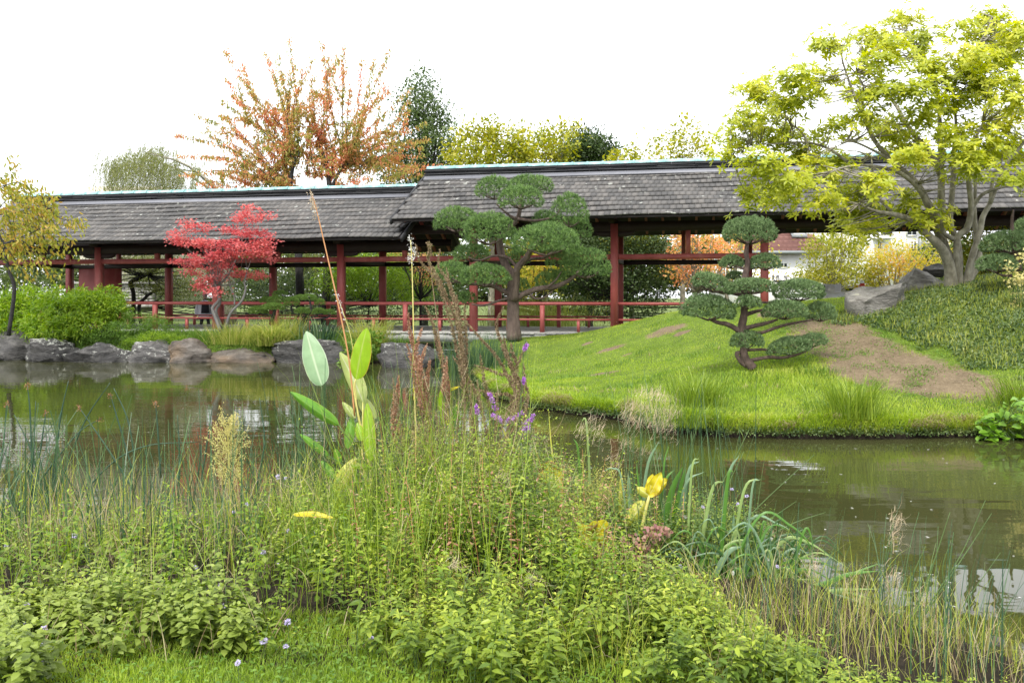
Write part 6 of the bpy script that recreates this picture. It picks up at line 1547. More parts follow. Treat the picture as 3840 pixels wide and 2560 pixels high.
# individually visible round stems with brown heads
def stemthing(name, label, cat, pts, Y, r, mat, s=1, ox=0, oy=0, head=None, group=None, dys=None):
    ln = path(pts, Y, s, ox, oy, dys)
    g = G(); tube(g, ln[::-1], [r, r * .9, r * .35], n=5, k=6)
    if head is None: return tag(g.obj(name, M[mat]), label, cat, group)
    b = ln[-1].copy(); t = thing(name, label, cat, b, group)
    g.obj('stem', M[mat], t)
    h = G(); k = 34; c = ln[0]; d = nrm(ln[0] - ln[1])
    pos = c - d * rng.uniform(0, .035, (k, 1)) + rng.normal(size=(k, 3)) * .009
    leaves(h, pos, nrm(rvec(k) + d), rvec(k), .012, .007); h.obj('seed_head', M[head], t)
    return t
bulr = [([(230, 320), (255, 600), (275, 1300)], 1), ([(300, 455), (280, 900), (240, 1500)], 0), ([(575, 285), (500, 650), (445, 1300)], 0), ([(545, 400), (450, 1000), (440, 1560)], 0), ([(925, 300), (700, 650), (450, 1300)], 0), ([(955, 345), (1080, 640), (1150, 1100)], 0),
        ([(925, 395), (1000, 650), (1120, 1060)], 1), ([(1305, 460), (1325, 700), (1350, 1100)], 1), ([(1785, 490), (1740, 800), (1680, 1200)], 0), ([(1690, 795), (1200, 840), (850, 1060), (480, 1560)], 1), ([(850, 600), (640, 740), (300, 1180), (100, 1500)], 1), ([(55, 470), (30, 800), (-30, 1200)], 1),
        ([(385, 545), (350, 800), (280, 1300)], 1), ([(120, 570), (270, 900), (420, 1500)], 0), ([(1490, 570), (1505, 900), (1490, 1400)], 0), ([(655, 495), (900, 850), (1120, 1200)], 1), ([(1660, 710), (1680, 950), (1600, 1400)], 0), ([(345, 910), (240, 1000), (265, 1300), (200, 1560)], 0), ([(540, 1155), (450, 1250), (420, 1500)], 0), ([(1150, 1000), (900, 1230), (640, 1560)], 0), ([(2065, 580), (1980, 850), (1880, 1200)], 0), ([(2180, 430), (2220, 800), (2150, 1200)], 0)]
ORD = ['first', 'second', 'third', 'fourth', 'fifth', 'sixth', 'seventh', 'eighth', 'ninth', 'tenth', 'eleventh', 'twelfth', 'thirteenth', 'fourteenth', 'fifteenth']
for i, (pts, hd) in enumerate(bulr):
    rk = sorted(q[0][0][0] for q in bulr if q[1] == hd).index(pts[0][0])
    lab = ('brown headed bulrush over the left water, %s from the left by its tip' if hd else 'bare bulrush stem over the left water, %s from the left by its tip') % ORD[rk]
    stemthing('bulrush', lab, 'bulrush', pts, 6.0 + .06 * (i % 7), .0062, 'stem_reed' if 'stem_reed' in M else 'stem_green', .4464, 0, 1300, 'seed_orange' if hd else None, 'bulrushes with seed heads' if hd else 'bare bulrush stems')
br2 = [[(1230, 170), (820, 560), (470, 1000)], [(830, 20), (560, 560), (440, 820)], [(1120, 455), (850, 640), (560, 860)], [(1300, 522), (1080, 600), (800, 760)], [(1205, 640), (1000, 800), (700, 1050)], [(635, 20), (600, 400), (560, 800)], [(480, 30), (480, 350), (465, 780)], [(800, 150), (640, 500), (520, 900)]]
for i, pts in enumerate(br2):
    rk = sorted(q[0][0] for q in br2).index(pts[0][0])
    stemthing('rush_stem', 'straight grey green rush beside the iris, %s from the left by its tip' % ORD[rk], 'rush', pts, 5.2, .004, 'stem_green', 1000 / 1633, 2300, 1600, None, 'rushes leaning over the right water')
br3 = [[(990, 715), (870, 980), (700, 1250), (560, 1560)], [(1020, 775), (860, 1020), (640, 1350)], [(825, 770), (750, 1000), (640, 1300)], [(710, 930), (640, 1100), (560, 1400)], [(1060, 960), (860, 1250), (700, 1560)], [(740, 1010), (700, 1250), (610, 1500)], [(830, 900), (790, 1060), (850, 1330), (880, 1560)], [(1110, 1170), (1020, 1420), (960, 1560)], [(620, 1080), (560, 1300), (500, 1500)], [(980, 1330), (950, 1450), (930, 1560)]]
for i, pts in enumerate(br3):
    rk = sorted(q[0][0] for q in br3).index(pts[0][0])
    stemthing('rush_stem', 'thin green rush over the bright reflection, %s from the left by its tip' % ORD[rk], 'rush', pts, 4.1, .0032, 'stem_green', .8034, 2900, 1300, None, 'rushes over the bright reflection')

# broad single leaves
def big_leaf(parent, base, tip, width, mat, name='leaf', face=A([0, -1.0, .2]), bend=.1, prof='lens', curl=.15, side=0.0, label=None, nu=9, nv=22, wav=0.018):
    base, tip = A(base), A(tip); ax = tip - base; L = np.linalg.norm(ax); ax = ax / L
    f = nrm(A(face) - ax * ax.dot(A(face))); sd_ = np.cross(ax, f)
    u = np.linspace(-1, 1, nu); v = np.linspace(0, 1, nv)
    V = []; T = []
    for vv in v:
        if prof == 'lens': w = (1 - vv * .995) ** .72 * (vv + .002) ** .5 / .44
        elif prof == 'fan': w = (vv ** .7) * (1 - max(0, vv - .8) * 1.2)
        elif prof == 'sword': w = min(1, vv * 12 + .5) * (1 - vv ** 4)
        for uu in u:
            p = base + ax * L * vv + sd_ * (uu * w * width / 2 + side * math.sin(vv * math.pi) * L) + f * (bend * L * math.sin(vv * math.pi) - curl * width * uu * uu * w + wav * width * math.sin(vv * 17 + uu * 2) * abs(uu))
            if prof == 'fan': p = p + ax * (-.18 * L * uu * uu * vv + .05 * L * math.sin(uu * 7) * vv)
            V.append(p); T.append(1 - abs(uu))
    g = G(); i = (np.arange(nv - 1)[:, None] * nu + np.arange(nu - 1)[None]).ravel()
    g.add(V, np.stack([i, i + 1, i + 1 + nu, i + nu], -1), tint=A(T))
    return g.obj(name, M[mat], parent, smooth=True, label=label)
Yt = 6.3; ts, tx, ty = 800 / 1568, 900, 1150
def TP(x, y, d=0): return P(tx + x * ts, ty + y * ts, Yt + d)
th = thing('pointed_leaf_plant', 'tall water plant with big pointed paddle leaves standing in the centre of the foreground', 'plant', P(1400, 1900, Yt))
for (bx, by, tx_, ty_, w, m, db, dt, bend, curl, lb) in [
    (600, 578, 487, 180, 190, 'th_grey', 0, .12, .03, .12, 'greyish upright pointed leaf'), (852, 532, 932, 155, 165, 'th_green', -.1, -.15, .03, .1, 'bright yellow green upright pointed leaf'), (905, 700, 733, 335, 135, 'th_pale', .05, .1, -.05, .3, 'pale folded leaf behind the green one'),
    (725, 868, 370, 625, 95, 'th_mid', 0, -.1, .08, .5, 'long dark green leaf pointing left'), (960, 1135, 935, 705, 100, 'th_green', -.1, -.05, .03, .15, None), (790, 1040, 825, 795, 80, 'th_mid', .05, .1, .02, .2, None),
    (700, 1355, 850, 1110, 115, 'yl_pale', -.15, -.1, .1, .2, 'yellowing leaf low on the plant'), (970, 1185, 818, 1165, 48, 'th_green', -.2, -.25, .05, .3, None), (650, 1095, 440, 935, 60, 'th_mid', 0, -.05, .1, .3, None), (705, 1265, 590, 1130, 70, 'th_mid', 0, 0, .05, .3, None),
    (850, 820, 752, 700, 60, 'th_pale', .05, .05, .08, .3, None), (895, 985, 862, 850, 70, 'th_green', -.05, 0, .05, .2, None), (730, 1150, 700, 1040, 60, 'th_mid', .1, .1, .03, .2, None), (1000, 820, 935, 680, 50, 'th_pale', .1, .1, .05, .2, None), (930, 780, 880, 640, 90, 'th_pale', .1, .1, .0, .2, None)]:
    big_leaf(th, TP(bx, by, db), TP(tx_, ty_, dt), w * ts * Yt / F * .95, m, bend=bend, curl=curl, label=lb, face=A([rng.normal() * .15, -1, .25]))
for pts, r, m in (([(965, 1500), (960, 1250), (930, 1050), (880, 850), (840, 620), (850, 530)], [.011, .009, .005], 'stem_yellow'), ([(960, 1480), (860, 1300), (640, 800), (598, 575)], [.008, .005, .003], 'stem_green'), ([(950, 1450), (900, 1100), (905, 700)], [.009, .005], 'stem_yellow'), ([(940, 1500), (960, 1300), (965, 1130)], [.008, .006], 'stem_tan'),
                  ([(930, 1500), (870, 1100), (725, 868)], [.007, .004], 'stem_green'), ([(900, 1480), (780, 1250), (700, 1350)], [.006, .003], 'stem_green'), ([(900, 1450), (800, 1200), (650, 1095)], [.006, .003], 'stem_green'), ([(940, 1400), (830, 1150), (790, 1040)], [.006, .004], 'stem_green')):
    g = G(); tube(g, path(pts, Yt, ts, tx, ty), r, n=6, k=4); g.obj('stem', M[m], th)
def flower_stalk(label, pts, r, mat, headpts, hm, Y, n=60, spread=.012):
    ln = path(pts, Y); t = thing('flower_stalk', label, 'stalk', ln[0], None)
    g = G(); tube(g, ln, [r, r * .8, r * .45], n=6, k=5); g.obj('stem', M[mat], t)
    h = G()
    for hp in headpts:
        hl = smooth_path(path(hp, Y), 6); tube(h, hl, .0018, n=4, raw=True)
        i = rng.integers(len(hl), size=n); pos = hl[i] + rng.normal(size=(n, 3)) * spread
        leaves(h, pos, nrm(rvec(n) + A([0, 0, -.3])), rvec(n), rng.uniform(.01, .022, n), .008, kind='kite')
    h.obj('seed_head', M[hm], t, kind='stuff')
flower_stalk('very tall orange flower stalk leaning left, its pale seed head over the left roof', [(1330, 1560), (1308, 1345), (1270, 1150), (1225, 950), (1190, 800), (1172, 735)], .0065, 'stem_orange', [[(1185, 820), (1172, 760), (1160, 690)], [(1178, 780), (1168, 740)]], 'fluff', Yt)
flower_stalk('thin pale forked stalk just right of the orange stalk', [(1340, 1560), (1322, 1300), (1290, 1180), (1268, 1120)], .003, 'stem_yellow', [[(1290, 1190), (1272, 1130), (1262, 1100)]], 'petal_white', Yt, 30, .007)
flower_stalk('tall straight pale yellow stalk with hanging brown and white seed husks', [(1562, 1720), (1553, 1400), (1550, 1200), (1545, 1000), (1540, 900)], .0065, 'stem_yellow', [[(1545, 980), (1540, 920), (1534, 880)], [(1543, 930), (1555, 950)], [(1545, 960), (1532, 975)]], 'petal_white', 6.5, 34, .014)
th2 = thing('pointed_leaf_plant', 'small plant with one cupped green and one withered yellow leaf, mid bank', 'plant', TP(1330, 1560))
big_leaf(th2, TP(1262, 1350), TP(1300, 1188), 105 * ts * Yt / F, 'th_green', bend=.15, curl=.3); big_leaf(th2, TP(1262, 1500, -.1), TP(1335, 1350, -.1), 60 * ts * Yt / F, 'yl_pale', bend=.1, curl=.3)
g = G(); tube(g, [TP(1370, 1560), TP(1355, 1440), TP(1320, 1200)], [.006, .004], n=5); g.obj('stem', M['stem_yellow'], th2)
s5, x5, y5 = 750 / 2352, 1250, 1150
th3 = thing('pointed_leaf_plant', 'narrow yellow green upright leaves among the red seed spikes', 'plant', P(1690, 1720, 6.8))
for bx, by, tx_, ty_, w, m in [(1262, 1230, 1272, 965, 62, 'th_green'), (1290, 1420, 1290, 1080, 60, 'th_green'), (1340, 1400, 1325, 1150, 60, 'yl_pale'), (1430, 1450, 1440, 1150, 90, 'th_mid'), (1440, 1560, 1450, 1330, 90, 'th_grey'), (1330, 990, 1490, 935, 30, 'yl_leaf'), (945, 1100, 955, 600, 16, 'yl_leaf')]:
    big_leaf(th3, P(x5 + bx * s5, y5 + by * s5, 6.8), P(x5 + tx_ * s5, y5 + ty_ * s5, 6.75), w * s5 * 6.8 / F * 1.1, m, bend=.02, prof='lens')

# loosestrife: stems with seed spikes, a few still in flower
def loosestrife(label, Y, tips, mat, base, n_sp=460, rr=.015):
    t = thing('loosestrife', label, 'wildflower', P(base[0], base[1], Y), 'purple loosestrife plants')
    for pts, frac in tips:
        d = rng.normal() * .12
        ln = smooth_path(path(list(pts) + [(base[0] + rng.normal() * 25, base[1])], Y + d), 7)
        st = G(); tube(st, ln[::-1], [.0038, .003, .0014], n=4, raw=True); st.obj('stem', M['seed_brown'], t)
        seg = np.linalg.norm(np.diff(ln, axis=0), axis=1); cum = np.concatenate([[0], np.cumsum(seg)]); tot = cum[-1]
        k = int(n_sp * frac * tot / .6); wh = np.round(rng.uniform(0, frac * tot, k) / .011) * .011
        pos = np.stack([np.interp(wh, cum, ln[:, j]) for j in range(3)], -1)
        dd = rvec(k); taper = .45 + .55 * np.clip(wh / (.25 * frac * tot + 1e-6), 0, 1)
        sp = G(); leaves(sp, pos + dd * (rr * .35 * taper)[:, None], nrm(dd + A([0, 0, .7])), rvec(k), rr * taper * 1.2, rr * .7, tint=rng.random(k)); sp.obj('seed_spike', M[mat], t, kind=None)
        k = 46; q = rng.uniform(frac * tot * .8, tot * .9, k); pos = np.stack([np.interp(q, cum, ln[:, j]) for j in range(3)], -1)
        lf = G(); leaves(lf, pos, nrm(rvec(k) * A([1, 1, .3]) + A([0, 0, .35])), nrm(rvec(k) * .3 + A([0, 0, 1])), rng.uniform(.03, .06, k), .011, kind='oval', droop=.3); lf.obj('foliage', M['lf_loose'], t, kind='stuff')
    return t
B = (1720, 1900)
loosestrife('cluster of the tallest brown loosestrife spikes curving left in front of the big pine', 6.6,
    [([(1559, 917), (1575, 980), (1640, 1060), (1700, 1250), (1740, 1500)], .62), ([(1617, 918), (1605, 975), (1650, 1060), (1720, 1250), (1745, 1500)], .6), ([(1650, 937), (1645, 1000), (1690, 1080), (1725, 1250), (1750, 1500)], .6), ([(1674, 1005), (1690, 1090), (1720, 1200), (1740, 1500)], .5), ([(1618, 960), (1612, 985)], .05), ([(1712, 1110), (1722, 1180), (1735, 1330)], .35), ([(1742, 1145), (1745, 1230), (1748, 1400)], .35), ([(1595, 1150), (1622, 1210), (1660, 1350), (1690, 1500)], .5), ([(1620, 1200), (1640, 1300), (1665, 1420)], .4)], 'seed_brown', B)
loosestrife('brown loosestrife spikes arching right over the lawn of the mound', 6.7,
    [([(1888, 1152), (1862, 1215), (1880, 1290), (1920, 1390), (1950, 1530)], .65), ([(1752, 1212), (1810, 1280), (1870, 1350), (1910, 1430), (1948, 1540)], .65), ([(1888, 1260), (1900, 1320), (1930, 1400), (1960, 1500)], .5), ([(1972, 1300), (1940, 1370), (1925, 1400), (1950, 1500)], .4), ([(1963, 1360), (1968, 1440), (1975, 1520)], .5), ([(1780, 1370), (1860, 1400), (1930, 1460)], .5), ([(1915, 1285), (1922, 1330), (1935, 1420)], .3), ([(1700, 1340), (1760, 1430), (1800, 1520), (1830, 1650)], .6), ([(1800, 1330), (1820, 1450), (1850, 1600)], .5), ([(1775, 1460), (1850, 1480), (1920, 1515)], .4)], 'seed_brown', (1860, 1850))
loosestrife('reddish loosestrife spikes standing left of the tall brown ones', 6.4,
    [([(1530, 1170), (1535, 1230), (1560, 1350), (1580, 1500)], .5), ([(1525, 1290), (1545, 1360), (1560, 1450)], .45), ([(1495, 1410), (1490, 1500), (1500, 1600)], .45), ([(1478, 1475), (1480, 1540), (1492, 1620)], .35), ([(1468, 1530), (1475, 1600), (1490, 1680)], .35), ([(1582, 1230), (1560, 1330), (1575, 1450)], .45), ([(1570, 1330), (1590, 1450), (1600, 1560)], .45), ([(1613, 1345), (1600, 1450), (1610, 1560)], .4), ([(1675, 1340), (1670, 1400), (1660, 1520)], .25), ([(1590, 1480), (1600, 1560), (1620, 1650)], .35), ([(1600, 1290), (1570, 1400), (1580, 1500)], .4), ([(1640, 1270), (1660, 1370), (1680, 1500)], .4)], 'seed_red', (1600, 1880), rr=.016)
loosestrife('dense olive brown loosestrife thicket in the middle of the bank', 6.2,
    [([(1480 + 26 * i + rng.normal() * 12, 1430 + 150 * abs(math.sin(i * 1.7)) + rng.normal() * 20), (1500 + 24 * i, 1600), (1530 + 20 * i, 1750)], .45) for i in range(20)], 'seed_brown', (1730, 2000), rr=.011)
def flowers(label, Y, spots):
    t = thing('loosestrife', label, 'wildflower', P(spots[0][0], spots[0][1] + 260, Y), 'purple loosestrife plants')
    for (x, y, x2, y2) in spots:
        ln = path([(x, y), (x2, y2)], Y + rng.normal() * .08); k = 110
        u = rng.random((k, 1)); pos = ln[0] * (1 - u) + ln[1] * u; d = rvec(k)
        g = G(); leaves(g, pos + d * .004, d, rvec(k), rng.uniform(.012, .02, k), .011, kind='oval'); g.obj('flower_spike', M['petal_purple'], t, kind=None)
        s = G(); tube(s, [ln[0], ln[1], P(x2 + (1850 - x2) * .3, 1800, Y)], [.002, .003], n=4); s.obj('stem', M['stem_green'], t)
flowers('purple flowered loosestrife right of the brown spikes, over the water gap', 6.3, [(1835, 1475, 1850, 1510), (1785, 1520, 1790, 1550), (1865, 1535, 1850, 1525), (1862, 1568, 1880, 1578), (1925, 1570, 1960, 1545), (1958, 1588, 2000, 1568), (1950, 1612, 1985, 1600), (2000, 1555, 1990, 1580), (1975, 1290, 1965, 1312), (1845, 1555, 1870, 1565), (1978, 1790, 1975, 1830), (1905, 1580, 1915, 1566), (1965, 1420, 1962, 1435), (2068, 1908, 2076, 1916)])

# yellow dying leaves
yl = thing('yellow_leaf_plant', 'yellow fan shaped leaf on a thick pale stalk above the pink flowers', 'plant', P(2395, 2040, 5.3))
s3 = 1100 / 1916
def QP(x, y, Y=5.3): return P(1500 + x * s3, 1250 + y * s3, Y)
big_leaf(yl, QP(1625, 1065), QP(1650, 915), .06, 'yl_leaf', curl=.3, bend=.05, wav=.12); big_leaf(yl, QP(1625, 1065), QP(1705, 905), .08, 'yl_leaf', curl=-.2, bend=.03, wav=.12); big_leaf(yl, QP(1630, 1060), QP(1745, 945), .075, 'yl_leaf', curl=.3, bend=-.03, wav=.12); big_leaf(yl, QP(1630, 1060), QP(1548, 1005), .055, 'yl_pale', curl=.4, bend=.1); big_leaf(yl, QP(1640, 1040), QP(1742, 970), .06, 'yl_leaf', curl=.4, bend=.1)
big_leaf(yl, QP(1600, 1095, 5.32), QP(1470, 1262, 5.3), .085, 'yl_pale', prof='lens', curl=.4, bend=.05, wav=.05)
g = G(); tube(g, [QP(1560, 1400), QP(1595, 1200), QP(1628, 1060)], [.013, .011, .008], n=8); g.obj('stem', M['stem_yellow'], yl)
yl = thing('yellow_leaf_plant', 'yellow lobed leaf with a withered brown centre at the lower middle of the bank', 'plant', QP(1290, 1500, 5.0))
for tx_, ty_, w in ((1148, 1378, .07), (1165, 1250, .05), (1265, 1222, .06), (1345, 1220, .07), (1330, 1320, .09)):
    big_leaf(yl, QP(1275, 1325, 5.0), QP(tx_, ty_, 4.95), w * 1.25, 'yl_leaf', prof='lens', curl=.3, bend=.08)
big_leaf(yl, QP(1215, 1300, 4.96), QP(1290, 1240, 4.96), .055, 'br_leaf', prof='lens', curl=.5, name='withered_centre'); big_leaf(yl, QP(1330, 1300, 4.97), QP(1375, 1260, 4.97), .05, 'br_leaf', prof='lens', curl=.5, name='withered_edge')
g = G(); tube(g, [QP(1300, 1560, 5.0), QP(1295, 1400, 5.0), QP(1280, 1320, 5.0)], [.009, .007], n=6); g.obj('stem', M['stem_yellow'], yl)
yl = thing('yellow_leaf_plant', 'ragged yellow leaf with a burnt brown edge beside the purple flowers', 'plant', QP(985, 1150, 6.0))
big_leaf(yl, QP(985, 950, 6.0), QP(965, 835, 5.95), .13, 'yl_leaf', curl=.3, bend=.05, wav=.08); big_leaf(yl, QP(990, 950, 6.0), QP(1055, 905, 5.95), .09, 'yl_leaf', curl=.3, bend=.05, wav=.08); big_leaf(yl, QP(985, 945, 6.0), QP(903, 925, 5.95), .08, 'yl_leaf', curl=.3); big_leaf(yl, QP(905, 905, 6.0), QP(965, 835, 5.95), .03, 'br_leaf', name='burnt_edge'); big_leaf(yl, QP(965, 835, 5.95), QP(1050, 890, 5.95), .03, 'br_leaf', name='burnt_edge'); big_leaf(yl, QP(960, 950, 5.95), QP(1060, 1010, 5.95), .11, 'yl_pale', prof='lens')
g = G(); tube(g, [QP(990, 1200, 6.0), QP(985, 1000, 6.0)], [.007, .005], n=6); g.obj('stem', M['stem_yellow'], yl)
fl = thing('fallen_leaf', 'bright yellow strap leaf held flat over the mint left of centre', 'leaf', P(1170, 1935, 5.0))
big_leaf(fl, P(1100, 1925, 5.0), P(1252, 1940, 4.95), .05, 'yl_leaf', prof='lens', curl=.3, face=A([0, -.5, 1]))
g = G(); tube(g, [P(1060, 2110, 5.02), P(1070, 1990, 5.02), P(1102, 1926, 5.0)], [.004, .003], n=5); g.obj('stem', M['stem_yellow'], fl)
fl = thing('fallen_leaf', 'brown rotting leaf in the dark hollow at the bottom right of centre', 'leaf', P(2230, 2410, 4.0))
big_leaf(fl, P(2190, 2420, 4.0), P(2275, 2400, 4.0), .10, 'br_leaf', prof='lens', curl=.6, face=A([0, -1, .6]))

# iris clumps
def swords(name, label, Y, items, mat, name_x=None):
    b = P(items[0][0][0][0], items[0][0][0][1], Y); t = thing(name, label, 'iris', b)
    for it in items:
        pts, w = it[:2]; m = it[2] if len(it) > 2 else mat
        w3 = path(pts, Y + rng.normal() * .05); b0 = w3[0]; gz = max(float(nb(A([b0[:2]]))[0]), 0) - .03; it = (it[0], it[1] * .85) + tuple(it[2:]); w = it[1]
        if b0[2] > gz + .04:
            rt = A([b0[0] - (w3[1][0] - b0[0]) * .15, b0[1] + .02, gz])
            if name_x is not None: rt[0] = .9 * rt[0] + .1 * P(name_x, 0, Y)[0]
            w3 = np.vstack([rt, w3[1:]]) if len(w3) > 2 else np.vstack([rt, w3])
        ln = smooth_path(w3, 6); n = len(ln)
        T = nrm(np.gradient(ln, axis=0)); f = nrm(A([rng.normal() * .3, -1, .3 + rng.random() * .5])); sd_ = nrm(np.cross(T, f)); nn = np.cross(sd_, T)
        v = np.linspace(0, 1, n); ww = (w * .85 * (1 - v ** 2.6) * (.75 + .25 * np.minimum(1, v * 4)))[:, None] / 2
        V = np.stack([ln - sd_ * ww, ln + nn * ww * .35, ln + sd_ * ww], 1).reshape(-1, 3)
        i = np.arange(n - 1) * 3; Q = np.concatenate([np.stack([i, i + 1, i + 4, i + 3], -1), np.stack([i + 1, i + 2, i + 5, i + 4], -1)])
        g = G(); g.add(V, Q, tint=np.tile([0.3, .7, .3], n)); g.obj('leaf', M[m], t)
    return t
M['iris_blade'] = bigleafmat('iris_blade', (.1, .24, .035), (.16, .32, .06), (.12, .25, .04), .3)
M['iris_dark'] = bigleafmat('iris_dark', (.035, .1, .02), (.06, .14, .03), (.05, .1, .02), .25)
M['iris_pale'] = bigleafmat('iris_pale', (.3, .42, .14), (.4, .5, .25), (.4, .42, .2), .35)
M['iris_grey'] = bigleafmat('iris_grey', (.2, .32, .19), (.36, .46, .34), (.3, .38, .25), .3)
q = lambda *p: [(1500 + x * s3, 1250 + y * s3) for x, y in p]
swords('iris_clump', 'upright iris clump with broad dark green blades right of the yellow fan leaf', 5.4, [
    (q((1690, 1240), (1770, 1050), (1850, 865)), .075, 'iris_blade'), (q((1740, 1230), (1830, 1020), (1865, 880)), .06, 'iris_blade'), (q((1640, 1200), (1720, 1000), (1800, 880)), .03, 'iris_blade'), (q((1570, 1100), (1610, 900), (1695, 695)), .032, 'iris_grey'), (q((1530, 1250), (1500, 1050), (1490, 905)), .045, 'iris_grey'),
    (q((1440, 1260), (1440, 1050), (1450, 880)), .03, 'yl_pale'), (q((1820, 1100), (1880, 920), (1960, 830)), .03, 'iris_grey'), (q((1600, 1200), (1560, 1000), (1540, 820)), .02, 'iris_blade'), (q((1700, 1150), (1720, 900), (1760, 720)), .02, 'iris_blade'), (q((1780, 1150), (1860, 1000), (1990, 900)), .025, 'iris_grey'), (q((1500, 1200), (1450, 960), (1390, 880), (1330, 900)), .018, 'iris_grey')], 'iris_blade')
swords('iris_clump', 'thin yellowing iris blades standing in the water gap beside the purple flowers', 6.3, [
    (q((1010, 1000), (1000, 860), (985, 700), (970, 490)), .02, 'yl_pale'), (q((1190, 950), (1165, 780), (1130, 680)), .026, 'iris_blade'), (q((820, 960), (780, 860), (700, 680), (648, 580)), .034, 'yl_pale'), (q((900, 940), (850, 850), (830, 780)), .03, 'iris_blade'), (q((1250, 760), (1220, 610), (1185, 570)), .03, 'iris_pale'), (q((800, 980), (770, 880)), .04, 'th_pale')], 'iris_blade')
rz = lambda *p: [(2300 + x * .6124, 1600 + y * .6124) for x, y in p]
items = [(rz((700, 720), (850, 560), (1000, 590), (1100, 640)), .022, 'iris_grey'), (rz((700, 700), (900, 540), (1080, 600), (1190, 700), (1215, 790)), .02, 'iris_blade'), (rz((900, 760), (1050, 690), (1200, 710), (1340, 800)), .03, 'iris_pale'), (rz((950, 820), (1060, 770), (1200, 770)), .025, 'iris_grey'), (rz((700, 880), (900, 890), (1060, 930), (1310, 930)), .028, 'iris_pale'), (rz((980, 920), (1080, 880), (1140, 885), (1140, 910)), .025, 'yl_pale'),
         (rz((1150, 1020), (1300, 960), (1450, 900), (1633, 880)), .045, 'iris_blade'), (rz((1200, 980), (1400, 920), (1640, 830)), .03, 'iris_blade'), (rz((1180, 1050), (1350, 1000), (1640, 990)), .03, 'iris_pale'), (rz((1180, 1030), (1400, 1010), (1640, 1070)), .025, 'iris_pale'), (rz((1200, 1080), (1400, 1110), (1640, 1210)), .028, 'iris_pale'), (rz((740, 1000), (850, 1070), (970, 1150)), .045, 'iris_grey'), (rz((600, 800), (700, 770), (790, 730)), .05, 'iris_grey'), (rz((700, 640), (780, 720), (840, 800)), .045, 'iris_pale'),
         (rz((640, 920), (800, 920), (1000, 980)), .03, 'iris_blade'), (rz((700, 980), (860, 960), (1040, 1000)), .03, 'iris_blade'), (rz((650, 1040), (800, 1010), (1000, 1060)), .028, 'iris_blade'), (rz((800, 880), (950, 950), (1150, 1020)), .035, 'iris_pale'), (rz((860, 1250), (760, 1180), (700, 1100)), .03, 'br_leaf'), (rz((880, 1150), (850, 1060), (820, 970)), .025, 'br_leaf'), (rz((790, 1180), (900, 1250), (1080, 1300)), .035, 'iris_pale'), (rz((720, 1290), (780, 1340), (820, 1400)), .02, 'yl_leaf'),
         (rz((500, 480), (600, 400), (680, 330)), .03, 'iris_pale'), (rz((640, 500), (700, 330), (775, 165)), .03, 'iris_grey'), (rz((720, 440), (800, 390), (905, 320)), .025, 'iris_pale'), (rz((650, 460), (700, 330), (735, 270)), .03, 'iris_blade'), (rz((820, 420), (850, 380), (900, 322)), .02, 'iris_grey'), (rz((430, 380), (480, 270), (525, 190)), .02, 'iris_pale')]
for k in range(150):
    x0 = rng.uniform(2560, 3000); y0 = 2150 + rng.uniform(-70, 160); L = rng.uniform(120, 330); a = rng.normal() * .75 + .35
    if rng.random() < .3: a -= 1.4
    x1, y1 = x0 + math.sin(a) * L * .5, y0 - abs(math.cos(a)) * L * .45 - 30; x2, y2 = x0 + math.sin(a) * L * 1.05, y0 - abs(math.cos(a)) * L * rng.uniform(.1, .75) + 30 * abs(math.sin(a))
    items.append(([(x0, y0), (x1, y1), (x2, y2)], rng.uniform(.011, .024), ['iris_blade', 'iris_blade', 'iris_dark', 'iris_pale', 'iris_grey', 'iris_dark', 'iris_dark'][rng.integers(7)]))
swords('iris_clump', 'sprawling iris clump with flopped pale and green blades reaching over the water at right', 5.0, items, 'iris_blade', 2760)
swords('iris_clump', 'young upright iris blades low at the bottom right of centre', 4.1, [(rz((330, 1600), (290, 1300), (255, 1010)), .022, 'iris_pale'), (rz((320, 1600), (240, 1400), (190, 1200)), .02, 'iris_blade'), (rz((340, 1600), (340, 1350), (330, 1150)), .02, 'iris_blade'), (rz((300, 1620), (370, 1480), (420, 1380)), .02, 'iris_blade'), (rz((310, 1600), (230, 1330), (130, 1230)), .012, 'iris_pale'), (rz((330, 1600), (300, 1450), (310, 1280)), .016, 'iris_blade')], 'iris_blade')

# pale plume of goldenrod
gr = thing('goldenrod', 'feathery pale yellow goldenrod gone to seed at the left of the bank', 'wildflower', P(870, 2050, 5.6), None)
g = G(); h = G(); ln = path([(875, 2060), (862, 1850), (858, 1700), (852, 1610)], 5.6); tube(g, ln, [.006, .005, .002], n=6)
for k in range(34):
    u = rng.uniform(0, 1); y0 = 1860 - 230 * u; x0 = 862 - 8 * u; side = rng.choice([-1, 1]); w = (30 + 60 * math.sin(math.pi * min(1, u * .9 + .12)))
    bl = smooth_path(path([(x0, y0), (x0 + side * w * .5 * rng.uniform(.4, 1), y0 - 50), (x0 + side * w * rng.uniform(.5, 1), y0 - 70 - 40 * rng.random())], 5.6 + rng.normal() * .05), 6); tube(g, bl, .0014, n=3, raw=True)
    m = 70; i = rng.integers(2, len(bl), m); pos = bl[i] + rng.normal(size=(m, 3)) * .012; leaves(h, pos, nrm(rvec(m) + A([0, 0, .5])), rvec(m), .012, .006)
k = 60; yy = rng.uniform(1860, 2040, k); pos = A([P(868, y, 5.6) for y in yy]); leaves(h, pos, nrm(rvec(k) + A([0, 0, .6])), rvec(k), .05, .007, kind='kite')
g.obj('stem', M['stem_yellow'], gr); h.obj('plume', M['plume'], gr, kind='stuff')

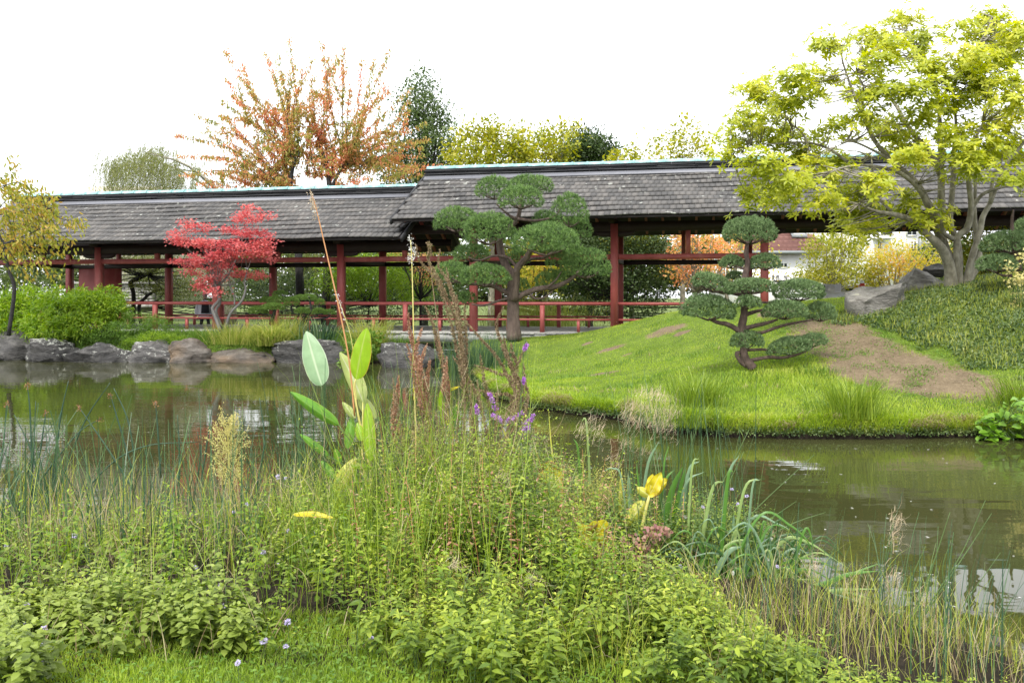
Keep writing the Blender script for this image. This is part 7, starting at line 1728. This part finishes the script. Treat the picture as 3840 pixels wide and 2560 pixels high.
# fluffy willowherb heads
def fluff(label, Y, spots, n=70):
    t = thing('willowherb', label, 'wildflower', P(spots[0][0], 1900, Y), 'willowherb gone to fluff')
    st = G()
    for (x, y, rx, ry) in spots:
        c = P(x, y, Y); m = n; pos = c + rng.normal(size=(m, 3)) * A([rx, rx * .6, ry]) * Y / F * .6
        g = G(); blades(g, pos, rng.uniform(-1.2, 1.2, m), rng.uniform(.03, .09, m), rng.uniform(.3, 1.8, m), rng.uniform(-2.5, 2.5, m), .0028, seg=5); g.obj('seed_fluff', M['fluff'], t, kind='stuff')
        st = G(); tube(st, [P(x - 30 - rng.random() * 40, max(1950, y + 150), Y), P(x - 20, (y + max(1900, y + 150)) / 2, Y), c], [.0035, .0016], n=4, k=4)
        st.obj('stem', M['stem_green'], t)
fluff('large cream fluffy seed plumes leaning right in front of the grass bank', 5.8, [(2470, 1500, 60, 20), (2430, 1540, 60, 25), (2390, 1530, 40, 20), (2500, 1550, 50, 22), (2460, 1590, 50, 25), (2350, 1560, 30, 35), (2480, 1620, 40, 30), (2420, 1480, 60, 14), (2380, 1590, 40, 25)], 110)
fluff('pale stringy fluff heads around the tilted green stem in the water gap', 5.9, [(2220, 1590, 30, 40), (2180, 1620, 25, 30), (2250, 1640, 30, 40), (2300, 1730, 30, 30), (2400, 1700, 30, 25), (2340, 1660, 30, 30)], 60)
fluff('tan curled fluff tangled low in the middle of the bank', 5.4, [(1880, 1800, 40, 25), (1850, 1950, 45, 30), (1800, 1990, 30, 20), (1900, 1930, 40, 25)], 70)
fluff('tan fluffy heads on thin stems at the lower right shore', 4.4, [(3045, 2130, 18, 25), (3350, 1960, 18, 30), (3345, 2020, 20, 40), (3340, 2180, 20, 30), (2860, 2330, 30, 18), (2970, 2300, 30, 20), (3450, 2260, 18, 30)], 55)
fluff('small pale fluff tufts at the bottom right of centre', 4.1, [(2560, 2420, 30, 20), (2200, 2330, 30, 16), (1980, 2180, 40, 14), (1700, 2120, 30, 12)], 40)

# pink and flowered things in the mint
pk = thing('pink_sedum', 'dusty pink leaved stems beside the yellow stalk at right of centre', 'plant', P(2400, 2150, 5.0))
gs = G()
for x, y in [(2470, 1980), (2440, 2000), (2420, 2010), (2490, 2000), (2510, 2000), (2400, 2050), (2370, 2070), (2395, 2095), (2340, 2030), (2460, 2020), (2440, 1975), (2385, 2020), (2430, 2050)]:
    c = P(x, y, 4.95 + rng.normal() * .03); k = 9; g = G(); leaves(g, c + rng.normal(size=(k, 3)) * .012, nrm(rvec(k) + A([0, 0, .3])), nrm(rvec(k) * .5 + A([0, -1, .3])), .026, .02, kind='oval'); g.obj('leaf_cluster', M['pinkleaf'], pk, kind=None)
    tube(gs, [P(2400, 2180, 5.0), (P(2400, 2180, 5.0) + c) / 2 + A([.01, 0, .02]), c], [.003, .002], n=4)
gs.obj('stems', M['seed_brown'], pk)
mf = []
def ball(r, mat):
    g = G(); k = 46; d = rvec(k); leaves(g, d * r * .35, d, rvec(k), r * .85, r * .5, kind='oval'); return g.mesh('flower_head', M[mat])
fb = [ball(.016, 'petal_lilac'), ball(.012, 'petal_lilac'), ball(.011, 'petal_white')]
stm = G(); tube(stm, [[0, 0, -.1], [.004, 0, -.05], [0, 0, 0]], [.0018, .0014], n=4); stm = stm.mesh('stem', M['stem_green'])
fpx = [(285, 2010), (300, 2040), (80, 2285), (0, 2300), (175, 2345), (95, 2335), (145, 2440), (830, 2185), (838, 2270), (725, 2325), (1075, 2333), (1078, 2415), (565, 2300), (735, 2130), (985, 2070), (1045, 2110), (990, 2400), (390, 2260), (160, 2490), (895, 2485), (1180, 2010), (1530, 1940), (1085, 1985), (1210, 2090), (1460, 2170), (1390, 2385), (1850, 2295), (1075, 1790), (1050, 1795), (880, 1925), (930, 1890), (25, 2030),
       (2740, 1835), (2680, 1852), (2790, 1850), (2650, 1935), (2890, 2035), (2910, 2050), (2870, 2018), (2870, 2090), (2925, 2130), (2400, 2155), (2420, 2158), (2475, 2160), (2440, 2120), (2420, 2245), (2545, 2290), (2670, 2315), (2730, 2155), (2650, 2035), (2630, 1905), (2560, 1930), (2760, 1880), (2810, 1955), (2345, 2090), (2550, 2110), (2480, 2200), (2375, 2100), (2340, 2160)]
for i, (x, y) in enumerate(fpx):
    right = x > 2200
    Y = np.interp(y, [1780, 2100, 2300, 2500], [6.0, 5.2, 4.4, 3.8]) - .28
    c = P(x, y, Y)
    c = c + rng.normal(size=3) * .01
    t = thing('mint_flower', 'small white and lilac mint flower head among the leaves right of the yellow leaves' if right else 'small round lilac mint flower head among the yellow green mint at left', 'flower', c, 'mint flowers at right' if right else 'mint flowers at left')
    o = D.objects.new('flower_head', fb[(2 if i % 3 == 0 else 1) if right else i % 2]); COL.objects.link(o); o.parent = t; o.scale = (rng.uniform(.7, 1.15), rng.uniform(.7, 1.15), rng.uniform(.6, 1.1)); o.rotation_euler = rng.uniform(0, 6, 3)
    o = D.objects.new('stem', stm); COL.objects.link(o); o.parent = t
# small things afloat
n = 90; g = G(); xx = []
while len(xx) < n:
    x, y = rng.uniform(0, 3840), rng.uniform(1400, 2350); w = wl(x, y)
    if sdist(mound_poly, A([w]))[0] < -.3 and w[1] > np.interp(w[0], shx, shy) + .3 and w[1] < 22: xx.append([w[0], w[1], .004])
leaves(g, A(xx), nrm(rvec(n) * A([1, 1, 0])), np.tile(A([0, 0, 1.0]), (n, 1)), rng.uniform(.015, .05, n), .014, droop=0, fold=0)
tag(g.obj('floating_bits', M['petal_white']), 'tiny pale petals and leaf bits floating on the pond', 'leaves', kind='stuff')
